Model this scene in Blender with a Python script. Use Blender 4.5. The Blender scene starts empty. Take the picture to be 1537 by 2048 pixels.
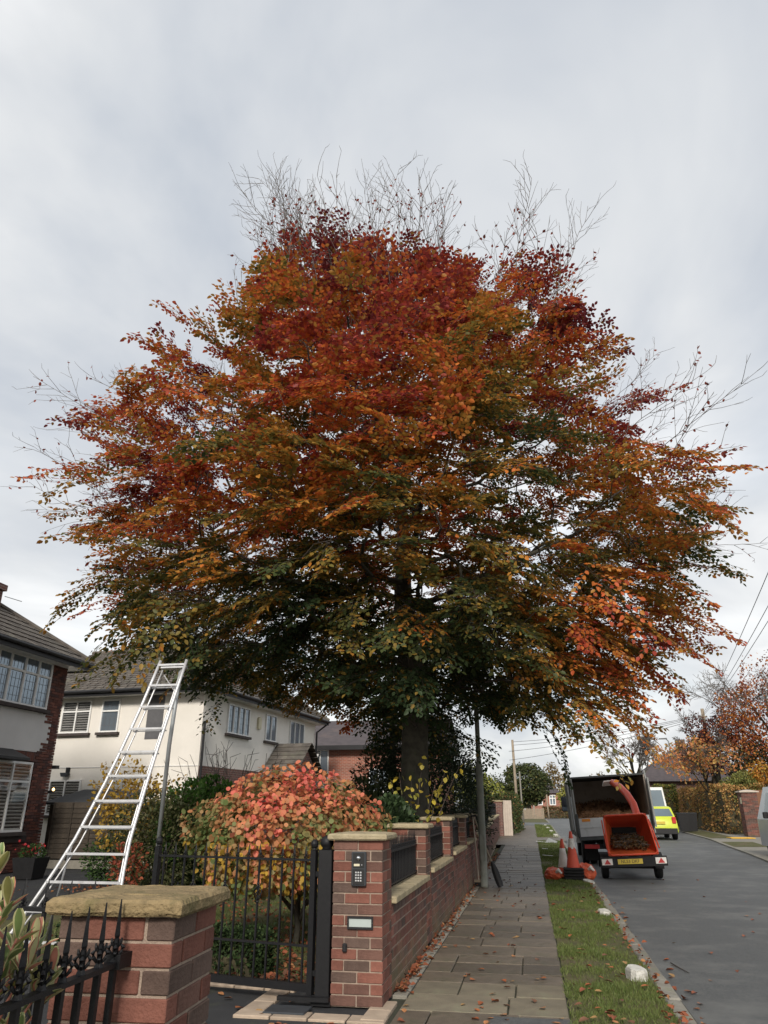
import bpy, bmesh, math, random
import numpy as np
from mathutils import Vector, Matrix, Euler, noise as mnoise

R = math.radians
random.seed(7)
rng = np.random.default_rng(11)
scene = bpy.context.scene
COL = scene.collection

# ------------------------------------------------------------------ camera
cam_d = bpy.data.cameras.new('camera'); cam = bpy.data.objects.new('camera', cam_d); COL.objects.link(cam)
cam_d.sensor_fit = 'VERTICAL'; cam_d.sensor_height = 36.0; cam_d.lens = 1450 / 2048 * 36
cam_d.clip_start = 0.05; cam_d.clip_end = 2000
cam.location = (0, 0, 1.5); cam.rotation_euler = (R(90 + 22.277), 0, R(10.644))
scene.camera = cam

# ------------------------------------------------------------------ sky: broken overcast over a physical sky
SUN_EL, SUN_AZ = 32.0, 176.0            # azimuth clockwise from +Y (the street direction)
world = bpy.data.worlds.new('World'); scene.world = world; world.use_nodes = True
wn, wl = world.node_tree.nodes, world.node_tree.links
wn.clear()
w_out = wn.new('ShaderNodeOutputWorld')
sky = wn.new('ShaderNodeTexSky'); sky.sky_type = 'NISHITA'; sky.sun_disc = False
sky.sun_elevation = R(SUN_EL); sky.sun_rotation = R(SUN_AZ); sky.air_density = 1.2; sky.dust_density = 2.0
bg_sky = wn.new('ShaderNodeBackground'); bg_sky.inputs['Strength'].default_value = 0.10
wl.new(sky.outputs[0], bg_sky.inputs['Color'])
geo = wn.new('ShaderNodeTexCoord')
sep = wn.new('ShaderNodeSeparateXYZ'); wl.new(geo.outputs['Generated'], sep.inputs[0])
mx = wn.new('ShaderNodeMath'); mx.operation = 'MAXIMUM'; mx.inputs[1].default_value = 0.0; wl.new(sep.outputs['Z'], mx.inputs[0])
ad = wn.new('ShaderNodeMath'); ad.operation = 'ADD'; ad.inputs[1].default_value = 0.22; wl.new(mx.outputs[0], ad.inputs[0])
dvx = wn.new('ShaderNodeMath'); dvx.operation = 'DIVIDE'; wl.new(sep.outputs['X'], dvx.inputs[0]); wl.new(ad.outputs[0], dvx.inputs[1])
dvy = wn.new('ShaderNodeMath'); dvy.operation = 'DIVIDE'; wl.new(sep.outputs['Y'], dvy.inputs[0]); wl.new(ad.outputs[0], dvy.inputs[1])
cmb = wn.new('ShaderNodeCombineXYZ'); wl.new(dvx.outputs[0], cmb.inputs[0]); wl.new(dvy.outputs[0], cmb.inputs[1])
def wnoise(scale, detail, rough, dist, off):
    mp = wn.new('ShaderNodeMapping'); mp.inputs['Location'].default_value = off; wl.new(cmb.outputs[0], mp.inputs[0])
    mp.inputs['Scale'].default_value = (1.0, 0.62, 1.0); mp.inputs['Rotation'].default_value = (0, 0, R(24))
    n = wn.new('ShaderNodeTexNoise'); n.inputs['Scale'].default_value = scale; n.inputs['Detail'].default_value = detail
    n.inputs['Roughness'].default_value = rough; n.inputs['Distortion'].default_value = dist
    wl.new(mp.outputs[0], n.inputs[0]); return n
n1 = wnoise(1.35, 6, 0.52, 0.5, (11.2, 4.4, 0)); n2 = wnoise(1.1, 6, 0.52, 0.3, (1.2, 12.1, 2))
r1 = wn.new('ShaderNodeValToRGB'); wl.new(n1.outputs['Fac'], r1.inputs[0])
e = r1.color_ramp.elements
e[0].position = 0.34; e[0].color = (0.315, 0.338, 0.372, 1); e[1].position = 0.64; e[1].color = (0.585, 0.585, 0.58, 1)
m_ = e.new(0.50); m_.color = (0.435, 0.445, 0.455, 1)
bg_cl = wn.new('ShaderNodeBackground'); bg_cl.inputs['Strength'].default_value = 1.0; wl.new(r1.outputs[0], bg_cl.inputs['Color'])
r2 = wn.new('ShaderNodeValToRGB'); wl.new(n2.outputs['Fac'], r2.inputs[0])
e = r2.color_ramp.elements; e[0].position = 0.36; e[0].color = (0.74,) * 3 + (1,); e[1].position = 0.56; e[1].color = (0.97,) * 3 + (1,)
mixw = wn.new('ShaderNodeMixShader'); wl.new(r2.outputs[0], mixw.inputs[0]); wl.new(bg_sky.outputs[0], mixw.inputs[1]); wl.new(bg_cl.outputs[0], mixw.inputs[2])
wl.new(mixw.outputs[0], w_out.inputs['Surface'])

# ------------------------------------------------------------------ sun behind thin cloud
sun_d = bpy.data.lights.new('sun', 'SUN'); sun_d.energy = 2.0; sun_d.angle = R(12); sun_d.color = (1.0, 0.93, 0.84)
sun = bpy.data.objects.new('sun', sun_d); COL.objects.link(sun); sun.location = (-20, -20, 30)
to_sun = Vector((math.sin(R(SUN_AZ)) * math.cos(R(SUN_EL)), math.cos(R(SUN_AZ)) * math.cos(R(SUN_EL)), math.sin(R(SUN_EL))))
sun.rotation_euler = (-to_sun).to_track_quat('-Z', 'Y').to_euler()

vs = scene.view_settings
vs.view_transform = 'Standard'; vs.look = 'None'; vs.exposure = 0.88; vs.gamma = 1.0
try: vs.use_curve_mapping = False
except Exception: pass
scene.render.resolution_x = 768; scene.render.resolution_y = 1024
try:
    scene.cycles.transparent_max_bounces = 6; scene.cycles.max_bounces = 5; scene.cycles.diffuse_bounces = 3; scene.cycles.glossy_bounces = 2; scene.cycles.transmission_bounces = 3
except Exception: pass

# ------------------------------------------------------------------ helpers
WO = {}                                   # world origin of every object built
def zg(y):                                # the street climbs a little beyond the lamp post
    return 0.009 * min(max(y - 20.0, 0.0), 50.0)

def tag(o, label=None, cat=None, group=None, kind=None):
    if label: o['label'] = label
    if cat: o['category'] = cat
    if group: o['group'] = group
    if kind: o['kind'] = kind
    return o
def thing(name, label, cat, loc=(0, 0, 0), group=None, kind=None):
    o = bpy.data.objects.new(name, None); o.empty_display_size = 0.1
    COL.objects.link(o); o.location = loc; WO[o.name] = Vector(loc)
    return tag(o, label, cat, group, kind)
def link_obj(name, me, parent=None, loc=(0, 0, 0), rot=None):
    o = bpy.data.objects.new(name, me); COL.objects.link(o)
    loc = Vector(loc)
    if parent is not None:
        o.parent = parent; o.location = loc - WO[parent.name]
    else: o.location = loc
    if rot is not None: o.rotation_euler = rot
    WO[o.name] = loc
    return o

class MB:
    """collects shapes in world coordinates; build() makes one mesh object of them"""
    def __init__(self): self.v = []; self.f = []; self.T = None
    def add(self, vs, fs):
        b = len(self.v)
        if self.T is not None: vs = [self.T @ Vector(p) for p in vs]
        self.v += [tuple(p) for p in vs]; self.f += [tuple(b + i for i in q) for q in fs]; return self
    def box(self, x0, x1, y0, y1, z0, z1, bev=0.0):
        if bev > 0:
            b = min(bev, (x1 - x0) / 2.2, (y1 - y0) / 2.2, (z1 - z0) / 2.2)
            vs = []
            for sz, z in ((0, z0), (1, z1)):
                zi = z + b if sz == 0 else z - b
                vs += [(x0 + b, y0 + b, z), (x1 - b, y0 + b, z), (x1 - b, y1 - b, z), (x0 + b, y1 - b, z)]
                vs += [(x0, y0 + b, zi), (x0 + b, y0, zi), (x1 - b, y0, zi), (x1, y0 + b, zi), (x1, y1 - b, zi), (x1 - b, y1, zi), (x0 + b, y1, zi), (x0, y1 - b, zi)]
            fs = [(3, 2, 1, 0), (12, 13, 14, 15)]
            fs += [(0, 1, 6, 5), (1, 2, 8, 7), (2, 3, 10, 9), (3, 0, 4, 11), (0, 5, 4), (1, 7, 6), (2, 9, 8), (3, 11, 10)]
            t = 12
            fs += [(t + 1, t + 0, t + 5, t + 6), (t + 2, t + 1, t + 7, t + 8), (t + 3, t + 2, t + 9, t + 10), (t, t + 3, t + 11, t + 4), (t, t + 4, t + 5), (t + 1, t + 6, t + 7), (t + 2, t + 8, t + 9), (t + 3, t + 10, t + 11)]
            for i in range(8):
                a, c = 4 + i, 4 + (i + 1) % 8
                fs.append((a, c, c + 12, a + 12))
            return self.add(vs, fs)
        vs = [(x0, y0, z0), (x1, y0, z0), (x1, y1, z0), (x0, y1, z0), (x0, y0, z1), (x1, y0, z1), (x1, y1, z1), (x0, y1, z1)]
        return self.add(vs, [(3, 2, 1, 0), (4, 5, 6, 7), (0, 1, 5, 4), (1, 2, 6, 5), (2, 3, 7, 6), (3, 0, 4, 7)])
    def hexa(self, lo, hi):               # 4 bottom + 4 top corners
        return self.add(list(lo) + list(hi), [(3, 2, 1, 0), (4, 5, 6, 7), (0, 1, 5, 4), (1, 2, 6, 5), (2, 3, 7, 6), (3, 0, 4, 7)])
    def prism(self, pts, off):            # polygon pts (3D) extruded by vector off
        n = len(pts); off = Vector(off)
        vs = [Vector(p) for p in pts] + [Vector(p) + off for p in pts]
        fs = [tuple(reversed(range(n))), tuple(range(n, 2 * n))] + [(i, (i + 1) % n, n + (i + 1) % n, n + i) for i in range(n)]
        return self.add(vs, fs)
    def tube(self, pts, rad, n=8, caps=True):
        pts = [Vector(p) for p in pts]
        if not hasattr(rad, '__len__'): rad = [rad] * len(pts)
        vs, fs = [], []
        ref = None
        for i, p in enumerate(pts):
            d = (pts[min(i + 1, len(pts) - 1)] - pts[max(i - 1, 0)]).normalized()
            if ref is None:
                ref = Vector((0, 0, 1)) if abs(d.z) < 0.9 else Vector((1, 0, 0))
            u = d.cross(ref).normalized(); w = d.cross(u).normalized(); ref = -(d.cross(u)) if False else ref
            for k in range(n):
                a = 2 * math.pi * k / n
                vs.append(p + (u * math.cos(a) + w * math.sin(a)) * rad[i])
        for i in range(len(pts) - 1):
            for k in range(n):
                a, b = i * n + k, i * n + (k + 1) % n
                fs.append((a, b, b + n, a + n))
        if caps:
            fs.append(tuple(reversed(range(n)))); fs.append(tuple(range((len(pts) - 1) * n, len(pts) * n)))
        return self.add(vs, fs)
    def lathe(self, prof, c=(0, 0, 0), n=12, axis='z'):
        vs, fs = [], []
        for r, h in prof:
            for k in range(n):
                a = 2 * math.pi * k / n
                x, y = r * math.cos(a), r * math.sin(a)
                q = (x, y, h) if axis == 'z' else ((h, x, y) if axis == 'x' else (x, h, y))
                vs.append((c[0] + q[0], c[1] + q[1], c[2] + q[2]))
        for i in range(len(prof) - 1):
            for k in range(n):
                a, b = i * n + k, i * n + (k + 1) % n
                fs.append((a, b, b + n, a + n))
        fs.append(tuple(reversed(range(n)))); fs.append(tuple(range((len(prof) - 1) * n, len(prof) * n)))
        return self.add(vs, fs)
    def bar(self, p0, p1, w, h):          # rectangular bar between points, w sideways, h upwards
        p0, p1 = Vector(p0), Vector(p1); d = (p1 - p0).normalized()
        up = Vector((0, 0, 1)) if abs(d.z) < 0.95 else Vector((0, 1, 0))
        s = d.cross(up).normalized() * (w / 2); u = s.cross(d).normalized() * (h / 2)
        lo = [p0 - s - u, p0 + s - u, p0 + s + u, p0 - s + u]; hi = [q + (p1 - p0) for q in lo]
        return self.add(lo + hi, [(3, 2, 1, 0), (4, 5, 6, 7), (0, 1, 5, 4), (1, 2, 6, 5), (2, 3, 7, 6), (3, 0, 4, 7)])
    def mesh(self, name, mat, smooth=False, origin=(0, 0, 0)):
        me = bpy.data.meshes.new(name); o = Vector(origin)
        me.from_pydata([(p[0] - o.x, p[1] - o.y, p[2] - o.z) for p in self.v], [], self.f)
        if smooth: me.polygons.foreach_set('use_smooth', [True] * len(me.polygons))
        if mat is not None: me.materials.append(M[mat] if isinstance(mat, str) else mat)
        me.update(); return me
    def build(self, name, mat, parent=None, smooth=False, loc=None):
        if parent is not None: o = WO[parent.name]
        elif loc is not None: o = Vector(loc)
        else:
            a = np.array(self.v); o = Vector(((a[:, 0].min() + a[:, 0].max()) / 2, (a[:, 1].min() + a[:, 1].max()) / 2, a[:, 2].min()))
        me = self.mesh(name, mat, smooth, o)
        # faces are wound outwards
        bm = bmesh.new(); bm.from_mesh(me); bmesh.ops.recalc_face_normals(bm, faces=bm.faces); bm.to_mesh(me); bm.free()
        return link_obj(name, me, parent, o)

def fast_mesh(name, verts, quads, mat, cols=None, smooth=False):
    """big meshes straight from arrays: verts (n,3), quads (m,4)"""
    me = bpy.data.meshes.new(name); verts = np.ascontiguousarray(verts, dtype=np.float32); quads = np.ascontiguousarray(quads, dtype=np.int32)
    k = quads.shape[1]
    me.vertices.add(len(verts)); me.vertices.foreach_set('co', verts.ravel())
    me.loops.add(quads.size); me.loops.foreach_set('vertex_index', quads.ravel())
    me.polygons.add(len(quads)); me.polygons.foreach_set('loop_start', np.arange(0, quads.size, k, dtype=np.int32))
    try: me.polygons.foreach_set('loop_total', np.full(len(quads), k, dtype=np.int32))
    except Exception: pass
    if smooth: me.polygons.foreach_set('use_smooth', np.ones(len(quads), dtype=bool))
    me.materials.append(M[mat])
    if cols is not None:
        at = me.attributes.new('col', 'FLOAT_COLOR', 'POINT')
        c4 = np.ones((len(verts), 4), dtype=np.float32); c4[:, :3] = cols
        at.data.foreach_set('color', c4.ravel())
    me.update(calc_edges=True); me.validate(); return me

def unit(a): return a / np.maximum(np.linalg.norm(a, axis=-1, keepdims=True), 1e-9)
def leaf_arrays(pos, axis, nor, length, wid, fold=0.22):
    """two quads per leaf, folded along the midrib, pointed at the tip"""
    pos, axis = np.asarray(pos, float), unit(np.asarray(axis, float)); nor = np.asarray(nor, float)
    nor = unit(nor - axis * (nor * axis).sum(1, keepdims=True)); side = np.cross(nor, axis)
    L = np.asarray(length, float).reshape(-1, 1) * np.ones((len(pos), 1)); W = np.asarray(wid, float).reshape(-1, 1) * np.ones((len(pos), 1))
    up = nor * (W * fold)
    P = [pos, pos + axis * L * .32 + side * W * .5 + up, pos + axis * L * .68 + side * W * .42 + up * .8, pos + axis * L,
         pos + axis * L * .68 - side * W * .42 + up * .8, pos + axis * L * .32 - side * W * .5 + up]
    V = np.stack(P, 1).reshape(-1, 3); n = len(pos); b = np.arange(n).reshape(-1, 1) * 6
    Q = np.concatenate([b + np.array([[0, 1, 2, 3]]), b + np.array([[0, 3, 4, 5]])], 1).reshape(-1, 4)
    return V, Q
def leaf_obj(name, parent, mat, pos, axis, nor, length, wid, col, fold=0.22, kind='stuff', loc=None):
    V, Q = leaf_arrays(pos, axis, nor, length, wid, fold)
    o = WO[parent.name] if parent is not None else Vector(loc if loc is not None else (0, 0, 0))
    me = fast_mesh(name, V - np.array(o), Q, mat, np.repeat(np.asarray(col, float), 6, axis=0))
    ob = link_obj(name, me, parent, o)
    if kind: ob['kind'] = kind
    return ob
def seg_arrays(p0, p1, r0, r1, n=5):
    p0, p1 = np.asarray(p0, float), np.asarray(p1, float); d = unit(p1 - p0)
    ref = np.where(np.abs(d[:, 2:3]) < .9, np.array([[0, 0, 1.]]), np.array([[1., 0, 0]]))
    u = unit(np.cross(d, ref)); w = np.cross(d, u); m = len(p0)
    a = np.arange(n) * 2 * math.pi / n
    ring = u[:, None, :] * np.cos(a)[None, :, None] + w[:, None, :] * np.sin(a)[None, :, None]
    A = p0[:, None, :] + ring * np.asarray(r0).reshape(-1, 1, 1); B = p1[:, None, :] + ring * np.asarray(r1).reshape(-1, 1, 1)
    V = np.concatenate([A, B], 1).reshape(-1, 3); b = np.arange(m)[:, None, None] * 2 * n; k = np.arange(n)
    q = np.stack([k, (k + 1) % n, (k + 1) % n + n, k + n], 1)[None]
    return V, (b + q).reshape(-1, 4)
def seg_obj(name, parent, mat, p0, p1, r0, r1, n=5, kind=None):
    V, Q = seg_arrays(p0, p1, r0, r1, n); o = WO[parent.name]
    ob = link_obj(name, fast_mesh(name, V - np.array(o), Q, mat, smooth=True), parent, o)
    if kind: ob['kind'] = kind
    return ob
def rnd_dirs(n): return unit(rng.normal(size=(n, 3)))
def vnoise(P, scale, seed=0.0):
    return np.array([mnoise.noise(Vector((p[0] * scale + seed, p[1] * scale - seed, p[2] * scale + 2 * seed))) for p in P])

# ------------------------------------------------------------------ procedural materials
M = {}
def mat(name, c1, c2=None, rough=0.8, scale=6.0, bump=0.0, bscale=None, spec=0.3, metal=0.0, rnd=0.0, island=False, detail=6, coat=0.0, coord='Object', c3=None, s3=1.5, t3=(0.55, 0.7)):
    m = bpy.data.materials.new(name); m.use_nodes = True; N, L = m.node_tree.nodes, m.node_tree.links
    b = N['Principled BSDF']; b.inputs['Roughness'].default_value = rough; b.inputs['Metallic'].default_value = metal
    b.inputs['Specular IOR Level'].default_value = spec
    if coat: b.inputs['Coat Weight'].default_value = coat; b.inputs['Coat Roughness'].default_value = 0.1
    c2 = c2 or tuple(x * 0.75 for x in c1)
    tc = N.new('ShaderNodeTexCoord')
    nz = N.new('ShaderNodeTexNoise'); nz.inputs['Scale'].default_value = scale; nz.inputs['Detail'].default_value = detail; nz.inputs['Roughness'].default_value = .62
    src = tc.outputs[coord]
    if coord == 'World':
        pass
    L.new(src, nz.inputs['Vector'])
    rp = N.new('ShaderNodeValToRGB'); L.new(nz.outputs['Fac'], rp.inputs[0])
    rp.color_ramp.elements[0].position = .32; rp.color_ramp.elements[0].color = (*c2, 1); rp.color_ramp.elements[1].position = .66; rp.color_ramp.elements[1].color = (*c1, 1)
    col = rp.outputs[0]
    if c3 is not None:                     # large stains with a shape of their own
        n3 = N.new('ShaderNodeTexNoise'); n3.inputs['Scale'].default_value = s3; n3.inputs['Detail'].default_value = 8; n3.inputs['Roughness'].default_value = .7; L.new(src, n3.inputs['Vector'])
        r3 = N.new('ShaderNodeValToRGB'); r3.color_ramp.elements[0].position = t3[0]; r3.color_ramp.elements[1].position = t3[1]; L.new(n3.outputs['Fac'], r3.inputs[0])
        mx3 = N.new('ShaderNodeMix'); mx3.data_type = 'RGBA'; L.new(r3.outputs[0], mx3.inputs[0]); L.new(col, mx3.inputs[6]); mx3.inputs[7].default_value = (*c3, 1); col = mx3.outputs[2]
    if rnd:
        if island: g = N.new('ShaderNodeNewGeometry'); ro = g.outputs['Random Per Island']
        else: g = N.new('ShaderNodeObjectInfo'); ro = g.outputs['Random']
        mr = N.new('ShaderNodeMapRange'); mr.inputs[3].default_value = 1 - rnd; mr.inputs[4].default_value = 1 + rnd; L.new(ro, mr.inputs[0])
        vm = N.new('ShaderNodeVectorMath'); vm.operation = 'SCALE'; L.new(col, vm.inputs[0]); L.new(mr.outputs[0], vm.inputs['Scale']); col = vm.outputs[0]
    L.new(col, b.inputs['Base Color'])
    if bump:
        nb = N.new('ShaderNodeTexNoise'); nb.inputs['Scale'].default_value = bscale or scale * 4; nb.inputs['Detail'].default_value = 5; L.new(src, nb.inputs['Vector'])
        bp = N.new('ShaderNodeBump'); bp.inputs['Strength'].default_value = bump; bp.inputs['Distance'].default_value = 0.02
        L.new(nb.outputs['Fac'], bp.inputs['Height']); L.new(bp.outputs[0], b.inputs['Normal'])
    M[name] = m; return m
def two_tone(name, ca, cb, split=0.5, rough=.85, rnd=.22, scale=9.0, bump=.35, island=False, algae=None):
    """brick: each piece takes one of two colours at random, with its own shade"""
    m = bpy.data.materials.new(name); m.use_nodes = True; N, L = m.node_tree.nodes, m.node_tree.links
    b = N['Principled BSDF']; b.inputs['Roughness'].default_value = rough; b.inputs['Specular IOR Level'].default_value = .25
    tc = N.new('ShaderNodeTexCoord')
    if island: g = N.new('ShaderNodeNewGeometry'); ro = g.outputs['Random Per Island']
    else: g = N.new('ShaderNodeObjectInfo'); ro = g.outputs['Random']
    st = N.new('ShaderNodeValToRGB'); st.color_ramp.interpolation = 'CONSTANT'; L.new(ro, st.inputs[0])
    E_ = st.color_ramp.elements; E_[0].color = (*ca, 1); E_[1].position = split; E_[1].color = (*cb, 1)
    x = E_.new(split * .5); x.color = tuple(v * .8 for v in ca) + (1,)
    x = E_.new(split + (1 - split) * .55); x.color = tuple(p * .62 + q * .38 for p, q in zip(cb, ca)) + (1,)
    ms = N.new('ShaderNodeMath'); ms.operation = 'MULTIPLY'; ms.inputs[1].default_value = 37.7; L.new(ro, ms.inputs[0])
    fr = N.new('ShaderNodeMath'); fr.operation = 'FRACT'; L.new(ms.outputs[0], fr.inputs[0])
    mr = N.new('ShaderNodeMapRange'); mr.inputs[3].default_value = 1 - rnd; mr.inputs[4].default_value = 1 + rnd; L.new(fr.outputs[0], mr.inputs[0])
    nz = N.new('ShaderNodeTexNoise'); nz.inputs['Scale'].default_value = scale; nz.inputs['Detail'].default_value = 7; nz.inputs['Roughness'].default_value = .7; L.new(tc.outputs['Object'], nz.inputs['Vector'])
    m2 = N.new('ShaderNodeMapRange'); m2.inputs[1].default_value = .3; m2.inputs[2].default_value = .7; m2.inputs[3].default_value = .72; m2.inputs[4].default_value = 1.2; L.new(nz.outputs['Fac'], m2.inputs[0])
    mm = N.new('ShaderNodeMath'); mm.operation = 'MULTIPLY'; L.new(mr.outputs[0], mm.inputs[0]); L.new(m2.outputs[0], mm.inputs[1])
    vm = N.new('ShaderNodeVectorMath'); vm.operation = 'SCALE'; L.new(st.outputs[0], vm.inputs[0]); L.new(mm.outputs[0], vm.inputs['Scale'])
    # pale lime bloom
    nl = N.new('ShaderNodeTexNoise'); nl.inputs['Scale'].default_value = 22; nl.inputs['Detail'].default_value = 8; nl.inputs['Roughness'].default_value = .75; L.new(tc.outputs['Object'], nl.inputs['Vector'])
    rl = N.new('ShaderNodeValToRGB'); rl.color_ramp.elements[0].position = .62; rl.color_ramp.elements[1].position = .80; rl.color_ramp.elements[1].color = (.55, .55, .55, 1); L.new(nl.outputs['Fac'], rl.inputs[0])
    mi = N.new('ShaderNodeMix'); mi.data_type = 'RGBA'; L.new(rl.outputs[0], mi.inputs[0]); L.new(vm.outputs[0], mi.inputs[6]); mi.inputs[7].default_value = (.34, .30, .27, 1)
    cfin = mi.outputs[2]
    if algae:                              # damp algae creeping up from the foot of the wall, with a ragged edge
        gp_ = N.new('ShaderNodeNewGeometry'); sx = N.new('ShaderNodeSeparateXYZ'); L.new(gp_.outputs['Position'], sx.inputs[0])
        na = N.new('ShaderNodeTexNoise'); na.inputs['Scale'].default_value = 2.6; na.inputs['Detail'].default_value = 8; na.inputs['Roughness'].default_value = .7; L.new(gp_.outputs['Position'], na.inputs['Vector'])
        hs = N.new('ShaderNodeMath'); hs.operation = 'MULTIPLY_ADD'; hs.inputs[1].default_value = -1.3; hs.inputs[2].default_value = .98; L.new(na.outputs['Fac'], hs.inputs[0])
        sm2 = N.new('ShaderNodeMath'); L.new(hs.outputs[0], sm2.inputs[0]); L.new(sx.outputs['Z'], sm2.inputs[1])
        ra = N.new('ShaderNodeMapRange'); ra.inputs[1].default_value = .34; ra.inputs[2].default_value = .70; ra.inputs[3].default_value = .72; ra.inputs[4].default_value = 0.0; L.new(sm2.outputs[0], ra.inputs[0])
        mg = N.new('ShaderNodeMix'); mg.data_type = 'RGBA'; L.new(ra.outputs[0], mg.inputs[0]); L.new(cfin, mg.inputs[6]); mg.inputs[7].default_value = (*algae, 1); cfin = mg.outputs[2]
    L.new(cfin, b.inputs['Base Color'])
    nb = N.new('ShaderNodeTexNoise'); nb.inputs['Scale'].default_value = 90; nb.inputs['Detail'].default_value = 5; L.new(tc.outputs['Object'], nb.inputs['Vector'])
    bp = N.new('ShaderNodeBump'); bp.inputs['Strength'].default_value = bump; bp.inputs['Distance'].default_value = .01; L.new(nb.outputs['Fac'], bp.inputs['Height']); L.new(bp.outputs[0], b.inputs['Normal'])
    M[name] = m
def leaf_mat(name, col=None, trans=0.35, rough=.5, rnd=0.0, spec=.25):
    m = bpy.data.materials.new(name); m.use_nodes = True; N, L = m.node_tree.nodes, m.node_tree.links
    b = N['Principled BSDF']; b.inputs['Roughness'].default_value = rough; b.inputs['Specular IOR Level'].default_value = spec
    t = N.new('ShaderNodeBsdfTranslucent'); mi = N.new('ShaderNodeMixShader'); mi.inputs[0].default_value = trans
    if col is None:
        a = N.new('ShaderNodeAttribute'); a.attribute_name = 'col'; c = a.outputs['Color']
    else:
        tc = N.new('ShaderNodeTexCoord'); nz = N.new('ShaderNodeTexNoise'); nz.inputs['Scale'].default_value = 14; L.new(tc.outputs['Object'], nz.inputs['Vector'])
        rp = N.new('ShaderNodeValToRGB'); rp.color_ramp.elements[0].position = .35; rp.color_ramp.elements[0].color = (*[x * .7 for x in col], 1); rp.color_ramp.elements[1].position = .65; rp.color_ramp.elements[1].color = (*col, 1); L.new(nz.outputs['Fac'], rp.inputs[0]); c = rp.outputs[0]
    if rnd:
        g = N.new('ShaderNodeObjectInfo'); mr = N.new('ShaderNodeMapRange'); mr.inputs[3].default_value = 1 - rnd; mr.inputs[4].default_value = 1 + rnd; L.new(g.outputs['Random'], mr.inputs[0])
        vm = N.new('ShaderNodeVectorMath'); vm.operation = 'SCALE'; L.new(c, vm.inputs[0]); L.new(mr.outputs[0], vm.inputs['Scale']); c = vm.outputs[0]
    L.new(c, b.inputs['Base Color']); L.new(c, t.inputs['Color'])
    L.new(b.outputs[0], mi.inputs[1]); L.new(t.outputs[0], mi.inputs[2]); L.new(mi.outputs[0], N['Material Output'].inputs['Surface'])
    M[name] = m
def brick_tex(name, ca, cb, mortar, scale=1.0, axis='x'):
    """walls too far away to pick a brick out"""
    m = bpy.data.materials.new(name); m.use_nodes = True; N, L = m.node_tree.nodes, m.node_tree.links
    b = N['Principled BSDF']; b.inputs['Roughness'].default_value = .9
    tc = N.new('ShaderNodeTexCoord'); sp = N.new('ShaderNodeSeparateXYZ'); L.new(tc.outputs['Object'], sp.inputs[0])
    sm = N.new('ShaderNodeMath'); L.new(sp.outputs[0], sm.inputs[0]); L.new(sp.outputs[1], sm.inputs[1])
    cb_ = N.new('ShaderNodeCombineXYZ'); L.new(sm.outputs[0], cb_.inputs[0]); L.new(sp.outputs[2], cb_.inputs[1])
    bt = N.new('ShaderNodeTexBrick'); bt.inputs['Scale'].default_value = scale; bt.inputs['Color1'].default_value = (*ca, 1); bt.inputs['Color2'].default_value = (*cb, 1); bt.inputs['Mortar'].default_value = (*mortar, 1)
    bt.inputs['Brick Width'].default_value = .225; bt.inputs['Row Height'].default_value = .075; bt.inputs['Mortar Size'].default_value = .008; L.new(cb_.outputs[0], bt.inputs['Vector'])
    nz = N.new('ShaderNodeTexNoise'); nz.inputs['Scale'].default_value = 1.3; nz.inputs['Detail'].default_value = 7; L.new(tc.outputs['Object'], nz.inputs['Vector'])
    mr = N.new('ShaderNodeMapRange'); mr.inputs[3].default_value = .7; mr.inputs[4].default_value = 1.3; L.new(nz.outputs['Fac'], mr.inputs[0])
    vm = N.new('ShaderNodeVectorMath'); vm.operation = 'SCALE'; L.new(bt.outputs['Color'], vm.inputs[0]); L.new(mr.outputs[0], vm.inputs['Scale']); L.new(vm.outputs[0], b.inputs['Base Color'])
    M[name] = m

two_tone('brick', (.195, .080, .058), (.100, .066, .053), .55, bump=.6)
two_tone('brick_old', (.17, .068, .05), (.085, .045, .04), .55, island=True)
two_tone('brick_wall', (.185, .080, .062), (.100, .066, .056), .5, algae=(.135, .115, .065))
two_tone('brick_isl', (.185, .080, .062), (.100, .066, .056), .5, island=True, algae=(.135, .115, .065))
brick_tex('brick_far', (.32, .105, .065), (.22, .08, .055), (.32, .25, .2))
brick_tex('brick_dark_far', (.16, .065, .05), (.10, .05, .045), (.22, .18, .15))
mat('mortar', (.34, .262, .205), (.24, .185, .145), .95, 30, .4, 140)
mat('mortar_dark', (.24, .21, .18), (.17, .15, .13), .95, 20)
mat('sandstone', (.30, .22, .115), (.165, .125, .065), .95, 11, .9, 50, c3=(.12, .105, .045), s3=5.0, t3=(.5, .66))
mat('stone_cap', (.37, .31, .20), (.26, .22, .14), .95, 9, .5, 70, c3=(.17, .15, .085), s3=4.0)
mat('iron', (.010, .010, .011), (.006, .006, .007), .5, 40, .15, 200, spec=.3)
mat('asphalt', (.100, .103, .101), (.058, .062, .062), .62, 46, .55, 160, spec=.4, c3=(.135, .137, .130), s3=.9, t3=(.48, .66))
mat('drive_tarmac', (.040, .041, .043), (.027, .028, .03), .85, 4, .6, 180, c3=(.055, .06, .04), s3=1.1)
mat('flag', (.148, .118, .086), (.080, .065, .048), .58, 3.2, .4, 90, rnd=.30, spec=.45, c3=(.062, .058, .036), s3=2.6, t3=(.5, .68))
mat('flag_pale', (.21, .18, .128), (.14, .122, .088), .85, 3.2, .4, 90, rnd=.12, c3=(.2, .2, .13), s3=2.0)
mat('flag_bed', (.05, .052, .035), (.035, .036, .025), .95, 8)
mat('kerb', (.25, .235, .20), (.16, .15, .125), .9, 5, .4, 70, rnd=.15, c3=(.13, .14, .07), s3=3)
mat('pink_stone', (.38, .30, .225), (.28, .22, .165), .9, 5, .3, 60, rnd=.12)
mat('soil', (.075, .065, .035), (.05, .045, .028), 1.0, 6, .5, 40)
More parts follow.
